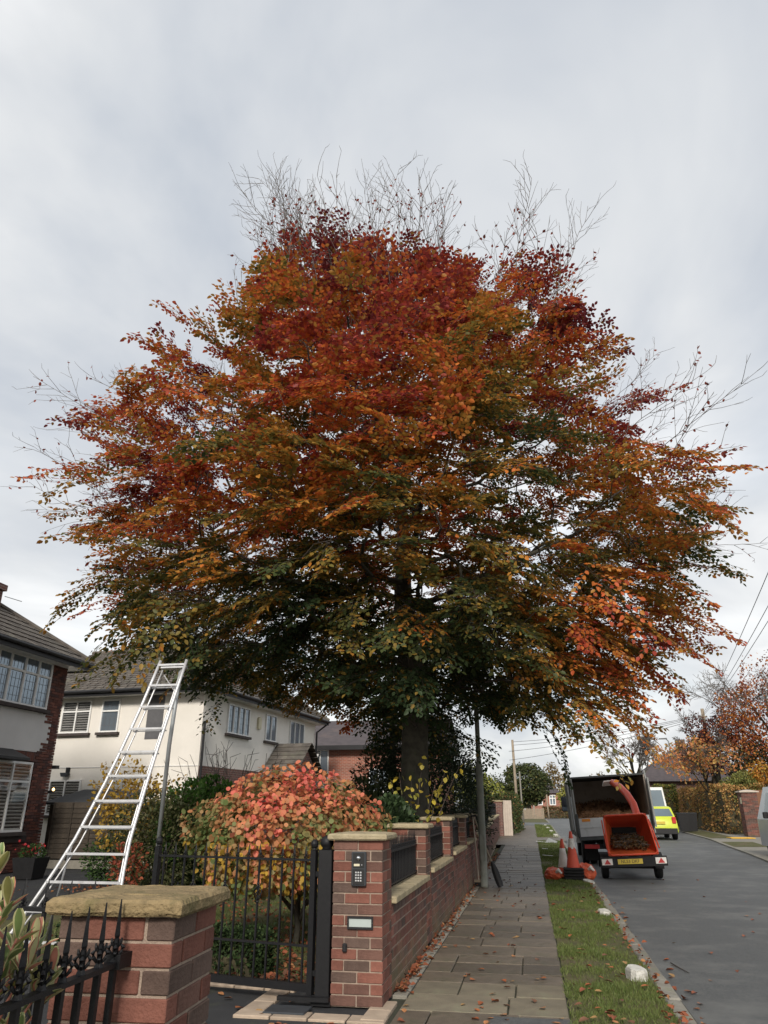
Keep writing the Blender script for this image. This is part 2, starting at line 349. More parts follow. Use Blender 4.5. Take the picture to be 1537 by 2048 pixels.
mat('turf', (.085, .095, .028), (.06, .062, .024), 1.0, 5, .8, 60, c3=(.11, .088, .05), s3=1.6, t3=(.45, .62))
leaf_mat('grass', None, .3, .6)
leaf_mat('leaf', None, .42, .5, spec=.25)
leaf_mat('leaf_dull', None, .22, .7, spec=.15)
mat('bark', (.085, .078, .06), (.045, .042, .034), .95, 8, .6, 40, c3=(.07, .085, .045), s3=2.5)
mat('twig', (.075, .06, .05), (.05, .04, .034), .9, 10)
mat('twig_grey', (.14, .12, .105), (.09, .08, .07), .9, 10)
mat('render_cream', (.76, .725, .665), (.70, .67, .61), .95, 1.2, .3, 120, c3=(.68, .65, .595), s3=.5)
mat('render_grey', (.66, .65, .63), (.60, .59, .575), .95, 1.2, .3, 120)
mat('roof_tile', (.135, .118, .10), (.085, .075, .066), .9, 5, .4, 40, rnd=.2, island=True, c3=(.15, .145, .11), s3=.8)
mat('roof_slate', (.085, .072, .075), (.06, .052, .055), .85, 3, .3, 30, c3=(.11, .085, .08), s3=.7)
mat('upvc', (.78, .78, .76), (.72, .72, .70), .4, 3)
mat('fascia', (.02, .02, .022), (.014, .014, .015), .5, 4)
mat('shutter', (.62, .62, .60), (.5, .5, .48), .6, 4)
mat('sill_dark', (.075, .06, .055), (.05, .042, .04), .9, 5)
mat('lead', (.12, .12, .125), (.09, .09, .095), .6, 5)
mat('fence_wood', (.062, .05, .038), (.036, .03, .024), .95, 5, .5, 30, rnd=.18)
mat('concrete', (.24, .225, .19), (.17, .16, .135), .95, 4, .3, 60)
mat('alu', (.60, .60, .60), (.48, .48, .49), .42, 14, metal=.45, spec=.5, c3=(.38, .38, .37), s3=6)
mat('galv', (.36, .38, .39), (.28, .30, .31), .5, 9, metal=.5)
mat('lamp_steel', (.22, .225, .20), (.15, .16, .14), .7, 6, c3=(.12, .135, .085), s3=3)
mat('rubber', (.018, .018, .018), (.012, .012, .012), .8, 20, .3, 60)
mat('chassis', (.014, .014, .015), (.009, .009, .01), .7, 10)
mat('chip_orange', (.62, .075, .03), (.52, .058, .025), .42, 3, coat=.25, c3=(.50, .07, .03), s3=2)
mat('chip_worn', (.62, .12, .03), (.45, .07, .025), .6, 6, c3=(.50, .24, .10), s3=4, t3=(.6, .75))
mat('hop_inside', (.40, .06, .03), (.26, .036, .02), .6, 4, c3=(.42, .13, .05), s3=3)
mat('body_grey', (.30, .31, .30), (.22, .23, .22), .6, 4, c3=(.16, .16, .13), s3=2)
mat('body_dark', (.07, .075, .075), (.045, .05, .05), .6, 4)
mat('body_in', (.36, .31, .26), (.24, .205, .17), .85, 3, c3=(.2, .17, .14), s3=1.5)
mat('tailboard', (.50, .51, .51), (.43, .44, .44), .55, 3, c3=(.3, .3, .28), s3=2.5)
mat('woodchip', (.36, .20, .11), (.20, .11, .06), 1.0, 18, 1.0, 60)
mat('white_paint', (.72, .72, .70), (.62, .62, .60), .5, 4)
mat('white_stone', (.60, .59, .55), (.40, .39, .35), .9, 9, .6, 50, c3=(.22, .20, .14), s3=7, t3=(.5, .68))
mat('red_lens', (.5, .03, .03), (.38, .02, .02), .3, 5, spec=.5)
mat('amber', (.65, .24, .03), (.55, .2, .03), .35, 5)
mat('plate', (.60, .45, .07), (.48, .36, .06), .5, 8)
mat('ink', (.02, .02, .02), (.015, .015, .015), .6, 5)
mat('white_refl', (.72, .70, .66), (.62, .6, .56), .5, 12)
mat('cone_red', (.62, .10, .055), (.52, .08, .05), .55, 5, c3=(.4, .07, .05), s3=6)
mat('cone_white', (.66, .64, .60), (.50, .48, .44), .6, 8, c3=(.36, .33, .3), s3=7)
mat('bag_orange', (.58, .11, .045), (.40, .07, .035), .5, 5)
mat('lime', (.50, .56, .035), (.46, .52, .03), .3, 3, coat=.6)
mat('silver', (.42, .44, .46), (.38, .40, .42), .3, 3, metal=.4, coat=.5)
mat('black_plastic', (.02, .02, .021), (.014, .014, .015), .5, 10)
mat('yellow_mat', (.72, .42, .06), (.62, .36, .05), .8, 8)
mat('wood_post', (.30, .245, .18), (.22, .18, .135), .9, 5)
mat('wood_pale', (.50, .43, .36), (.42, .36, .3), .9, 4)
mat('wire', (.10, .10, .11), (.08, .08, .09), .7, 5)
mat('terracotta', (.36, .14, .08), (.27, .1, .06), .9, 6)
mat('rust_leaf', (.30, .10, .045), (.17, .06, .03), .8, 20, rnd=.3)
mat('fence_rust', (.26, .13, .075), (.18, .09, .055), .9, 6, rnd=.2)
mat('felt', (.035, .037, .04), (.025, .026, .028), .9, 6)
mat('chrome', (.7, .7, .7), (.65, .65, .65), .15, 5, metal=1.0)
mat('frosted', (.42, .47, .45), (.36, .41, .39), .35, 5, spec=.5)
mat('panel_grey', (.045, .05, .056), (.035, .04, .045), .45, 12)
mat('key_grey', (.5, .5, .5), (.42, .42, .42), .4, 5)
mat('label_cream', (.62, .58, .42), (.55, .5, .36), .6, 5)
mat('card', (.66, .65, .62), (.5, .5, .47), .8, 8)
def glass(name, c, rough=.08):
    m = bpy.data.materials.new(name); m.use_nodes = True; N, L = m.node_tree.nodes, m.node_tree.links
    b = N['Principled BSDF']; b.inputs['Roughness'].default_value = rough; b.inputs['Specular IOR Level'].default_value = .8
    tc = N.new('ShaderNodeTexCoord'); nz = N.new('ShaderNodeTexNoise'); nz.inputs['Scale'].default_value = 1.2; L.new(tc.outputs['Object'], nz.inputs['Vector'])
    rp = N.new('ShaderNodeValToRGB'); rp.color_ramp.elements[0].color = (*[x * .6 for x in c], 1); rp.color_ramp.elements[1].color = (*c, 1); L.new(nz.outputs['Fac'], rp.inputs[0]); L.new(rp.outputs[0], b.inputs['Base Color'])
    b.inputs['Metallic'].default_value = .55; M[name] = m
glass('pane_glass', (.30, .36, .42)); glass('car_glass', (.22, .27, .30)); glass('mirror_glass', (.10, .11, .13), .05)
lm = bpy.data.materials.new('lamp_glow'); lm.use_nodes = True
lm.node_tree.nodes['Principled BSDF'].inputs['Emission Color'].default_value = (1, .55, .2, 1); lm.node_tree.nodes['Principled BSDF'].inputs['Emission Strength'].default_value = 3
lm.node_tree.nodes['Principled BSDF'].inputs['Base Color'].default_value = (.8, .6, .4, 1); M['lamp_glow'] = lm

# ================================================================== THE SETTING
def strip(name, left, right, mat_, z=0.0, kind='structure', follow=True):
    """sheet between two polylines of (x, y); follows the ground"""
    m = MB(); n = len(left); vs = []
    for (a, b) in zip(left, right):
        vs.append((a[0], a[1], z + (zg(a[1]) if follow else 0))); vs.append((b[0], b[1], z + (zg(b[1]) if follow else 0)))
    m.add(vs, [(2 * i, 2 * i + 1, 2 * i + 3, 2 * i + 2) for i in range(n - 1)])
    o = m.build(name, mat_, loc=(left[0][0], left[0][1], 0)); o['kind'] = kind; return o
def lerp_poly(P, ys):
    return [(float(np.interp(y, [p[1] for p in P], [p[0] for p in P])), y) for y in ys]
YS = list(np.arange(-8, 24, 4.0)) + list(np.arange(24, 96, 4.0)) + [110, 140, 200, 400, 900]
KL = [(1.08, -8), (1.14, 7), (1.27, 16), (1.32, 25), (1.40, 52), (1.6, 90), (2.2, 140), (3, 900)]      # face of the left kerb
KR = [(5.9, -8), (6.2, 10), (6.9, 25.9), (7.37, 30.4), (7.7, 34.5), (8.3, 40.3), (8.72, 50.2), (9.2, 70), (11, 140), (20, 900)]
ROAD_Z = -0.05
strip('ground', [(-900, y) for y in YS], [(900, y) for y in YS], 'turf', z=-0.14)
strip('road', lerp_poly([(x - .3, y) for x, y in KL], YS), lerp_poly([(x + .3, y) for x, y in KR], YS), 'asphalt', z=ROAD_Z)

# ---- left kerb, stone by stone
kerb = thing('kerb', None, None, (1.2, 6, 0)); kerb['kind'] = 'structure'
y = 4.0
kerb_meshes = []
for i in range(3):
    kerb_meshes.append(MB().box(-.075, .075, -.452, .452, -.2, 0, .015).mesh('kerb_stone', 'kerb'))
i = 0
while y < 92:
    if not (37.0 < y < 40.2 or 60 < y < 68):
        xa = np.interp(y + .46, [p[1] for p in KL], [p[0] for p in KL]); xb = np.interp(y + 1.2, [p[1] for p in KL], [p[0] for p in KL])
        if y < 34:
            o = link_obj('kerb_stone', kerb_meshes[i % 3], kerb, (xa - .075 + random.uniform(-.006, .006), y + .46, zg(y) + random.uniform(-.008, .006) - .004), (0, random.uniform(-.02, .02), -math.atan2(xb - xa, .74)))
    y += .914; i += 1
strip('kerb_strip', lerp_poly([(x - .15, y) for x, y in KL], list(np.arange(34, 92, 4.0))), lerp_poly(KL, list(np.arange(34, 92, 4.0))), 'kerb', z=-.002)
m = MB()
YK = list(np.arange(4, 92, 2.0))
for a, b in zip(YK[:-1], YK[1:]):
    xa, xb = (np.interp(t, [p[1] for p in KL], [p[0] for p in KL]) for t in (a, b))
    m.add([(xa - .012, a, zg(a) - .012), (xb - .012, b, zg(b) - .012), (xb - .012, b, zg(b) - .2), (xa - .012, a, zg(a) - .2)], [(0, 1, 2, 3)])
o = m.build('kerb_face', 'kerb', loc=(1.2, 4, 0)); o['kind'] = 'structure'
# right kerb
m = MB(); YR = list(np.arange(-8, 92, 2.0))
for a, b in zip(YR[:-1], YR[1:]):
    xa, xb = (np.interp(t, [p[1] for p in KR], [p[0] for p in KR]) for t in (a, b))
    za, zb = zg(a), zg(b)
    m.add([(xa, a, za - .12), (xa, a, za), (xa + .14, a, za), (xb, b, zb - .12), (xb, b, zb), (xb + .14, b, zb)], [(0, 1, 4, 3), (1, 2, 5, 4)])
o = m.build('far_kerb', 'kerb', loc=(7, 0, 0)); o['kind'] = 'structure'
# right side: verge strip broken by drives, pavement, front gardens
KRx = lambda y, d: (float(np.interp(y, [p[1] for p in KR], [p[0] for p in KR])) + d, y)
for nm, a, b in (('far_verge', 33.6, 37.6), ('far_verge', 41.0, 60.0), ('far_verge', 64, 90), ('far_verge', 10, 22)):
    ys = list(np.linspace(a, b, 8)); strip(nm, [KRx(t, .14) for t in ys], [KRx(t, 1.5) for t in ys], 'turf', z=-.006)
ys = list(np.arange(-8, 93, 3.0)); strip('far_pavement', [KRx(t, .13) for t in ys], [KRx(t, 3.1) for t in ys], 'concrete', z=-.012)
ys = list(np.arange(22, 42, 2.0)); strip('far_drive', [KRx(t, 3.0) for t in ys], [KRx(t, 14) for t in ys], 'concrete', z=-.018)

# ---- left pavement with its flags
W_X = -1.30                                # street face of the garden wall
strip('pavement_bed', [(W_X - .02, t) for t in YS], [(.20, t) for t in YS], 'flag_bed', z=-.022)
pave = thing('pavement', None, None, (-.5, 8, 0)); pave['kind'] = 'structure'
fm = {}
def flag(x0, x1, y0, y1, mt):
    key = (round(x1 - x0, 2), round(y1 - y0, 2), mt)
    if key not in fm:
        w, d = key[0] / 2, key[1] / 2
        fm[key] = MB().box(-w + .006, w - .006, -d + .006, d - .006, -.05, 0, .006).mesh('paving_flag', mt)
    yc = (y0 + y1) / 2
    link_obj('paving_flag', fm[key], pave, ((x0 + x1) / 2, yc, zg(yc) + random.uniform(-.005, .004)), (random.uniform(-.004, .004), random.uniform(-.004, .004), 0))
rows = []
yy = 5.2
rr = random.Random(5)
while yy < 33.5:
    d = rr.choice([.45, .5, .6, .6]); rows.append((yy, min(yy + d, 33.6))); yy += d
for k, (a, b) in enumerate(rows):
    pal = 'flag_pale' if 6.7 < (a + b) / 2 < 8.0 else 'flag'
    cut = rr.choice([[-.62], [-.70], [-.75, -.25], [-.9, -.2], [-.55], [-.3], [-.8, -.35]])
    xs = [W_X + .13] + cut + [.185]
    if k % 5 == 0: xs = [W_X + .13, -.75, .185]
    for x0, x1 in zip(xs[:-1], xs[1:]):
        flag(x0, x1, a, b, pal)
strip('pavement_far', [(W_X - .6, t) for t in np.arange(33.6, 62, 2.5)], [(.19, t) for t in np.arange(33.6, 62, 2.5)], 'flag', z=-.002)
# mortared channel along the foot of the wall
m = MB()
for a in np.arange(7.3, 33, 1.3):
    m.box(W_X + .002, W_X + .128, a, a + 1.28, -.05, .004, .004)
o = m.build('wall_footing', 'kerb'); o['kind'] = 'structure'
# tarmac patch at the crossing in the foreground
strip('tarmac_patch', [(-.42, t) for t in (3.0, 5.0, 6.75)], [(.19, t) for t in (3.0, 5.0, 6.75)], 'asphalt', z=.008)
# crossover and side road far down
for nm, a, b in (('crossover', 36.8, 40.4), ('side_road', 60, 68)):
    strip(nm, [(.1, a), (.1, b)], [(1.5, a), (1.5, b)], 'flag' if nm == 'crossover' else 'asphalt', z=.002)
strip('side_road_mouth', [(-9, 60), (-9, 68)], [(.2, 60), (.2, 68)], 'asphalt', z=.006)

# ---- verge: soil sheet with real blades on it
VY = list(np.arange(-6, 37, 1.0)); 
strip('verge_soil', [(.195, t) for t in VY], [(np.interp(t, [p[1] for p in KL], [p[0] for p in KL]) - .15, t) for t in VY], 'turf', z=-.006)
VY2 = list(np.arange(40.2, 60.1, 2.0)); strip('verge_soil', [(.195, t) for t in VY2], [(np.interp(t, [p[1] for p in KL], [p[0] for p in KL]) - .15, t) for t in VY2], 'turf', z=-.006)
strip('green', [(-6, 68), (-6, 90)], [(1.5, 68), (1.5, 90)], 'turf', z=-.004)
def grass(name, label, area, n, h=(.02, .05), col=((.085, .135, .030), (.165, .175, .06)), wild=.5, hold=None):
    x0, x1, y0, y1 = area
    t = rng.random(n); yv = y0 * (y1 / y0) ** t                     # denser towards the camera
    xv = x0 + (x1(yv) - x0 if callable(x1) else x1 - x0) * rng.random(n)
    P = np.stack([xv, yv, np.array([zg(v) for v in yv]) - .008], 1)
    pn = vnoise(P, 1.6, 3.0) * .7 + vnoise(P, 6.0, 1.0) * .3
    keep = rng.random(n) < np.clip(.62 + pn * 2.2, .03, 1)
    P, pn = P[keep], pn[keep]; n = len(P)
    ax = unit(np.concatenate([rng.normal(0, wild, (n, 2)), np.ones((n, 1))], 1)); nr = rnd_dirs(n); nr[:, 2] = 0
    L = rng.uniform(h[0], h[1], n) * (1 + .6 * np.clip(pn, -.6, .8)) * (1 + yv[keep] * .02); wd = .0035 * (1 + P[:, 1] * .07)
    k = np.clip(rng.random(n) * .7 + .3 * (.5 - pn), 0, 1)[:, None]
    C = (np.array(col[0]) * (1 - k) + np.array(col[1]) * k) * rng.uniform(.8, 1.2, (n, 1))
    V, Q = leaf_arrays(P, ax, nr, L, wd, 0.0)
    me = fast_mesh(name, V, Q, 'grass', np.repeat(C, 6, axis=0)); o = link_obj(name, me, None, (0, 0, 0)); tag(o, label, 'grass', kind='stuff'); return o
kx = lambda yv: np.interp(yv, [p[1] for p in KL], [p[0] for p in KL]) - .14
grass('verge_grass', 'short green grass on the verge between pavement and kerb', (.18, kx, 5.6, 36.8), 62000, (.018, .05))
grass('far_verge_grass', 'patchy grass on the verge beyond the crossover', (.2, kx, 40.3, 60), 5000, (.04, .08))

# ================================================================== BRICKWORK
BL, BD, BH, J = .215, .1025, .073, .010
bm_st = {}
def brick_mesh(key, mt):
    if (key, mt) not in bm_st:
        L = {'s': BL, 'h': BD, 'b': .16}[key]
        bm_st[(key, mt)] = MB().box(-L / 2, L / 2, -BD / 2, BD / 2, 0, BH, .004).mesh('brick', mt)
    return bm_st[(key, mt)]
def pillar(name, label, cx, cy, rot, courses, cap_h, cap_w=.54, z0=0.0, mt='brick', group=None, cap_mat='stone_cap', sandy=False, capname='cap_stone'):
    t = thing(name, label, 'pillar', (cx, cy, z0), group)
    T = Matrix.Translation((cx, cy, 0)) @ Matrix.Rotation(rot, 4, 'Z')
    top = z0 + courses * (BH + J)
    m = MB(); m.T = T; m.box(-.213, .213, -.213, .213, z0, top - .002); m.build('mortar', 'mortar', t)
    for i in range(courses):
        z = z0 + i * (BH + J) + .004; turn = 0 if i % 2 == 0 else math.pi / 2
        for (x, y_, a) in ((-.1125, -.16875, 0), (.1125, -.16875, 0), (-.1125, .16875, 0), (.1125, .16875, 0), (-.16875, 0, math.pi / 2), (.16875, 0, math.pi / 2)):
            q = Matrix.Rotation(turn, 4, 'Z') @ Vector((x, y_, 0)); q = T @ q
            link_obj('brick', brick_mesh('s', mt), t, (q.x + random.uniform(-.0015, .0015), q.y + random.uniform(-.0015, .0015), z), (0, 0, rot + turn + a + random.uniform(-.004, .004)))
    m = MB(); m.T = T; w = cap_w / 2
    # worn edges: a bevelled slab with a slightly uneven rim
    n = 9; ring = []
    for lvl, (ins, zz) in enumerate(((.012, 0.0), (0.0, .012), (0.0, cap_h - .016), (.014, cap_h - .002), (.10, cap_h + .006))):
        pts = []
        for s in range(4):
            for k in range(n):
                u = -1 + 2 * k / n; a = w - ins
                p = [(u, -1), (1, u), (-u, 1), (-1, -u)][s]
                jz = .006 if sandy else .0025
                nz = mnoise.noise(Vector((p[0] * 3 + cx * 7, p[1] * 3 + cy, lvl * .4)))
                pts.append((p[0] * a + nz * jz, p[1] * a + nz * jz, top + zz + nz * jz))
        ring.append(pts)
    vs = [p for r_ in ring for p in r_]; N_ = 4 * n
    fs = [(i * N_ + k, i * N_ + (k + 1) % N_, (i + 1) * N_ + (k + 1) % N_, (i + 1) * N_ + k) for i in range(len(ring) - 1) for k in range(N_)]
    fs += [tuple(range(N_))[::-1], tuple(range((len(ring) - 1) * N_, len(ring) * N_))]
    m.add(vs, fs); m.build(capname, cap_mat, t); return t, top + cap_h
gate_pillar, gp_top = pillar('gate_pillar', 'red and dark brick gate pillar carrying the keypad intercom', -1.52, 7.07, 0, 15, .055, .53)
near_pillar, np_top = pillar('gate_pillar', 'nearest brick pillar with mossy sandstone cap beside the spiked railing', -1.525, 3.0, R(3), 14, .058, .525, z0=-.022, cap_mat='sandstone', sandy=True)
pier_y = [9.92, 12.83, 15.60, 18.40]; pier_c = [15, 16, 16, 16]; pier_l = ['first', 'second', 'third', 'fourth']
for py_, pc, pl in zip(pier_y, pier_c, pier_l):
    pillar('wall_pier', f'brick pier with stone cap in the garden wall, {pl} beyond the intercom pillar', -1.52, py_, 0, pc, .055, .52, z0=[.03, .0, .01, .02][pier_l.index(pl)], group='piers of the garden wall')

# ---- garden wall
wall = thing('garden_wall', 'low brick garden wall with stone coping along the pavement', 'wall', (-1.41, 12, 0))
bays = [(7.295, 9.695, .765), (10.145, 12.605, .81), (13.055, 15.375, .86), (15.825, 18.175, .90), (18.625, 30.0, .96), (30.0, 41.6, 1.05)]
def wall_x(y): return W_X if y < 19 else W_X - .018 * (y - 19)
stuff_b = MB(); core = MB(); nb = 0
for bi, (a, b, top) in enumerate(bays):
    crs = int(round((top - .06) / (BH + J))); dz = (top - .06) / crs
    xa, xb = wall_x(a), wall_x(b); x_at = lambda yy: xa + (xb - xa) * (yy - a) / (b - a)
    core.hexa([(x_at(a) - .21, a + .001, zg(a) - .1), (x_at(a) - .007, a + .001, zg(a) - .1), (x_at(b) - .007, b - .001, zg(b) - .1), (x_at(b) - .21, b - .001, zg(b) - .1)],
              [(x_at(a) - .21, a + .001, zg(a) + top - .062), (x_at(a) - .007, a + .001, zg(a) + top - .062), (x_at(b) - .007, b - .001, zg(b) + top - .062), (x_at(b) - .21, b - .001, zg(b) + top - .062)])
    for c in range(crs):
        y0 = a - (0 if c % 2 == 0 else .1125); 
        while y0 < b - .02:
            s, e_ = max(y0, a), min(y0 + BL, b)
            if e_ - s > .04:
                ym = (s + e_) / 2; z = zg(ym) + c * dz + .004
                if bi < 3 and nb < 300:
                    key = 's' if e_ - s > .2 else ('h' if e_ - s < .13 else 'b')
                    link_obj('brick', brick_mesh(key, 'brick_wall'), wall, (x_at(ym) - BD / 2 + random.uniform(-.002, .0015), ym, z), (0, 0, math.pi / 2 + random.uniform(-.004, .004))); nb += 1
                elif bi < 5:
                    x = x_at(ym); stuff_b.box(x - BD, x + random.uniform(-.002, .001), s, e_, z, z + BH)
                else:
                    x = x_at(ym); stuff_b.box(x - .05, x, s, e_, z, z + BH)
            y0 += BL + J
core.build('mortar', 'mortar', wall); o = stuff_b.build('distant_bricks', 'brick_isl', wall); o['kind'] = 'stuff'
cop = {}
for bi, (a, b, top) in enumerate(bays):
    y0 = a + .004; n_ = max(1, round((b - a) / .6)); ln = (b - a) / n_
    for k in range(n_):
        ym = a + ln * (k + .5); key = (round(ln, 2))
        if key not in cop: cop[key] = MB().box(-.15, .15, -ln / 2 + .003, ln / 2 - .003, 0, .058, .008).mesh('coping_stone', 'stone_cap')
        xa, xb = wall_x(a), wall_x(b); xm = xa + (xb - xa) * (ym - a) / (b - a)
        link_obj('coping_stone', cop[key], wall, (xm - .105, ym, zg(ym) + top - .06 + random.uniform(-.003, .003)), (0, 0, math.atan2(xa - xb, b - a) + random.uniform(-.006, .006)))

# ---- spear bar: bar, collar, scroll work and spearhead in one mesh, foot at 0
def spear(h, bar_r=.008, s=1.0, detail=True):
    m = MB(); m.box(-bar_r, bar_r, -bar_r, bar_r, 0, h)
    z = h
    m.lathe([(.013 * s, z - .004), (.017 * s, z + .006 * s), (.013 * s, z + .016 * s), (.010 * s, z + .022 * s)], n=8)
    if detail:
        for k in range(4):
            a = k * math.pi / 2 + .4
            c = Vector((math.cos(a), math.sin(a), 0))
            m.tube([c * .006 * s + Vector((0, 0, z + .02 * s)), c * .019 * s + Vector((0, 0, z + .036 * s)), c * .024 * s + Vector((0, 0, z + .05 * s)), c * .016 * s + Vector((0, 0, z + .058 * s))], [.004 * s, .007 * s, .008 * s, .004 * s], 6)
            m.tube([c * .005 * s + Vector((0, 0, z + .05 * s)), c * .015 * s + Vector((0, 0, z + .066 * s)), c * .017 * s + Vector((0, 0, z + .078 * s))], [.005 * s, .006 * s, .003 * s], 5)
    m.lathe([(.008 * s, z + .016 * s), (.010 * s, z + .05 * s), (.009 * s, z + .076 * s)], n=6)
    zz = z + .072 * s
    prof = [(.008, .006, 0), (.019, .010, .014), (.016, .008, .04), (.010, .006, .075), (.0022, .0022, .125)]
    vs, fs = [], []
    for (a, b, hh) in prof: vs += [(a * s, 0, zz + hh * s), (0, b * s, zz + hh * s), (-a * s, 0, zz + hh * s), (0, -b * s, zz + hh * s)]
    for i in range(len(prof) - 1): fs += [(4 * i + k, 4 * i + (k + 1) % 4, 4 * i + 4 + (k + 1) % 4, 4 * i + 4 + k) for k in range(4)]
    fs += [(3, 2, 1, 0), (16, 17, 18, 19)]; m.add(vs, fs)
    return m
def railing(name, label, p0, p1, zb, zt, n, barh=None, s=1.0, bar_r=.008, group=None, base=None, detail=True, rail=(.040, .012), low=True):
    p0, p1 = Vector(p0), Vector(p1); t = thing(name, label, 'railing', (*((p0 + p1) / 2).xy, zb), group)
    a = math.atan2((p1 - p0).y, (p1 - p0).x)
    MB().bar((p0.x, p0.y, zt), (p1.x, p1.y, zt), rail[0], rail[1]).build('top_rail', 'iron', t)
    if low: MB().bar((p0.x, p0.y, zb + .05), (p1.x, p1.y, zb + .05), rail[0], rail[1]).build('bottom_rail', 'iron', t)
    me = spear(zt - zb - .02 + .0, bar_r, s, detail).mesh('spear_bar', 'iron')
    for k in range(n):
        q = p0.lerp(p1, (k + .5) / n)
        link_obj('spear_bar', me, t, (q.x, q.y, zb + .02), (0, random.uniform(-.01, .01), a))
    return t
for bi, (a, b, top) in enumerate(bays[:4]):
    railing('iron_railing', f'black spear topped railing on the garden wall, {["between intercom pillar and first pier", "between first and second piers", "between second and third piers", "between third and fourth piers"][bi]}',
            (-1.43, a, 0), (-1.43, b, 0), top - .006, top + .335, 24, s=.8, bar_r=.0095, group='railings of the garden wall', detail=bi < 1)
railing('iron_railing', 'black railing on the far garden wall past the lamp post', (-1.46, 18.63, 0), (-1.62, 29.9, 0), .97, 1.36, 60, s=.8, detail=False, group='railings of the garden wall')
railing('iron_railing', 'black railing on the most distant wall stretch before the boarded gate', (-1.62, 30.1, 0), (-1.83, 41.5, 0), 1.22, 1.62, 50, s=.8, detail=False, group='railings of the garden wall')
# near railing, foreground
near_wall = thing('garden_wall', 'low brick wall under the nearest spiked railing', 'wall', (-1.42, 1.6, 0))
m = MB(); m.box(-1.52, -1.33, .3, 2.71, -.05, .40); m.build('mortar', 'mortar', near_wall)
for c in range(5):
    y0 = 2.70 - (0 if c % 2 else .1125)
    while y0 > .5:
        link_obj('brick', brick_mesh('s', 'brick_wall'), near_wall, (-1.325 - BD / 2, y0 - BL / 2, c * .083), (0, 0, math.pi / 2)); y0 -= .225
for k in range(4):
    link_obj('coping_stone', MB().box(-.15, .15, -.3, .297, 0, .058, .008).mesh('coping_stone', 'stone_cap'), near_wall, (-1.425, 2.41 - k * .6, .40))
near_rail = railing('iron_railing', 'nearest black railing with ornate spearheads fixed to the sandstone capped pillar', (-1.470, 2.765, 0), (-1.40, 1.00, 0), .46, 1.0, 16, s=1.02, bar_r=.010, rail=(.034, .016))
MB().box(-1.50, -1.44, 2.70, 2.80, .985, 1.03).build('fixing_bracket', 'iron', near_rail)

# ---- gates
def gate_leaf(label, hinge, ang, length, balls=True):
    t = thing('iron_gate', label, 'gate', (hinge[0], hinge[1], 0), 'pair of driveway gates')
    T = Matrix.Translation((hinge[0], hinge[1], 0)) @ Matrix.Rotation(ang, 4, 'Z')
    def part(name, mk):
        m = MB(); m.T = T; mk(m); return m.build(name, 'iron', t)
    st = part('stile', lambda m: m.box(0, .05, -.025, .025, .06, 1.16 if balls else 1.09))
    if balls: part('ball_finial', lambda m: m.lathe([(.01, 1.16), (.022, 1.165), (.018, 1.175), (.03, 1.19), (.034, 1.21), (.03, 1.232), (.012, 1.248)], (.025, 0, 0), 12))
    part('stile', lambda m: m.box(length - .05, length, -.025, .025, .06, 1.16 if balls else 1.09))
    if balls: part('ball_finial', lambda m: m.lathe([(.01, 1.16), (.022, 1.165), (.018, 1.175), (.03, 1.19), (.034, 1.21), (.03, 1.232), (.012, 1.248)], (length - .025, 0, 0), 12))
    part('top_rail', lambda m: m.box(.05, length - .05, -.014, .014, 1.07, 1.088))
    part('middle_rail', lambda m: m.box(.05, length - .05, -.014, .014, .405, .423))
    part('bottom_rail', lambda m: m.box(.05, length - .05, -.022, .022, .08, .14))
    part('hinge', lambda m: m.box(-.05, 0, -.015, .015, .95, .99)); part('hinge', lambda m: m.box(-.05, 0, -.015, .015, .20, .24))
    n = 14; me = spear(1.07 - .13, .0075, .68, True).mesh('spear_bar', 'iron')
    for k in range(n):
        x = .05 + (length - .1) * (k + .5) / n; q = T @ Vector((x, 0, .13))
        link_obj('spear_bar', me, t, q, (0, 0, ang))
        if k in (4, 7, 10):                 # twisted baskets
            def basket(m):
                for s in range(4):
                    pts = []
                    for j in range(9):
                        u = j / 8; a = s * math.pi / 2 + u * 3.4; r_ = .032 * math.sin(math.pi * u) + .004
                        pts.append((x + r_ * math.cos(a), r_ * math.sin(a), .735 + u * .13))
                    m.tube(pts, .0055, 5)
                m.lathe([(.012, .72), (.014, .728), (.012, .736)], (x, 0, 0), 8); m.lathe([(.012, .866), (.014, .874), (.012, .882)], (x, 0, 0), 8)
            part('basket_scroll', basket)
    return t
gate_leaf('open black iron gate in front of the pink leaved smoke bush', (-1.905, 6.90), R(166.5), 1.80)
gate_leaf('black iron gate leaf behind the nearest sandstone capped pillar', (-1.84, 3.34), R(174), 1.85, False)
gp = thing('gate_post', 'thick black steel gate post with ball top beside the intercom pillar', 'post', (-1.815, 6.92, 0))
MB().box(-1.88, -1.755, 6.86, 6.98, 0, 1.165, .006).build('post', 'iron', gp)
MB().lathe([(.03, 1.165), (.045, 1.17), (.04, 1.18), (.055, 1.195), (.061, 1.22), (.055, 1.25), (.035, 1.272), (.01, 1.28)], (-1.818, 6.92, 0), 16).build('ball_finial', 'iron', gp, True)
MB().box(-1.90, -1.735, 6.83, 7.0, 0, .03).build('base_plate', 'iron', gp)
# gate closer under the leaf
gm = thing('gate_motor', 'flat grey steel gate motor cover in the ground below the gate', 'motor cover', (-2.02, 6.62, 0))
MB().box(-2.20, -1.86, 6.50, 6.74, .0, .02, .005).build('lid', 'panel_grey', gm); MB().box(-2.18, -1.74, 6.79, 6.85, .035, .065).build('drive_arm', 'iron', gm)

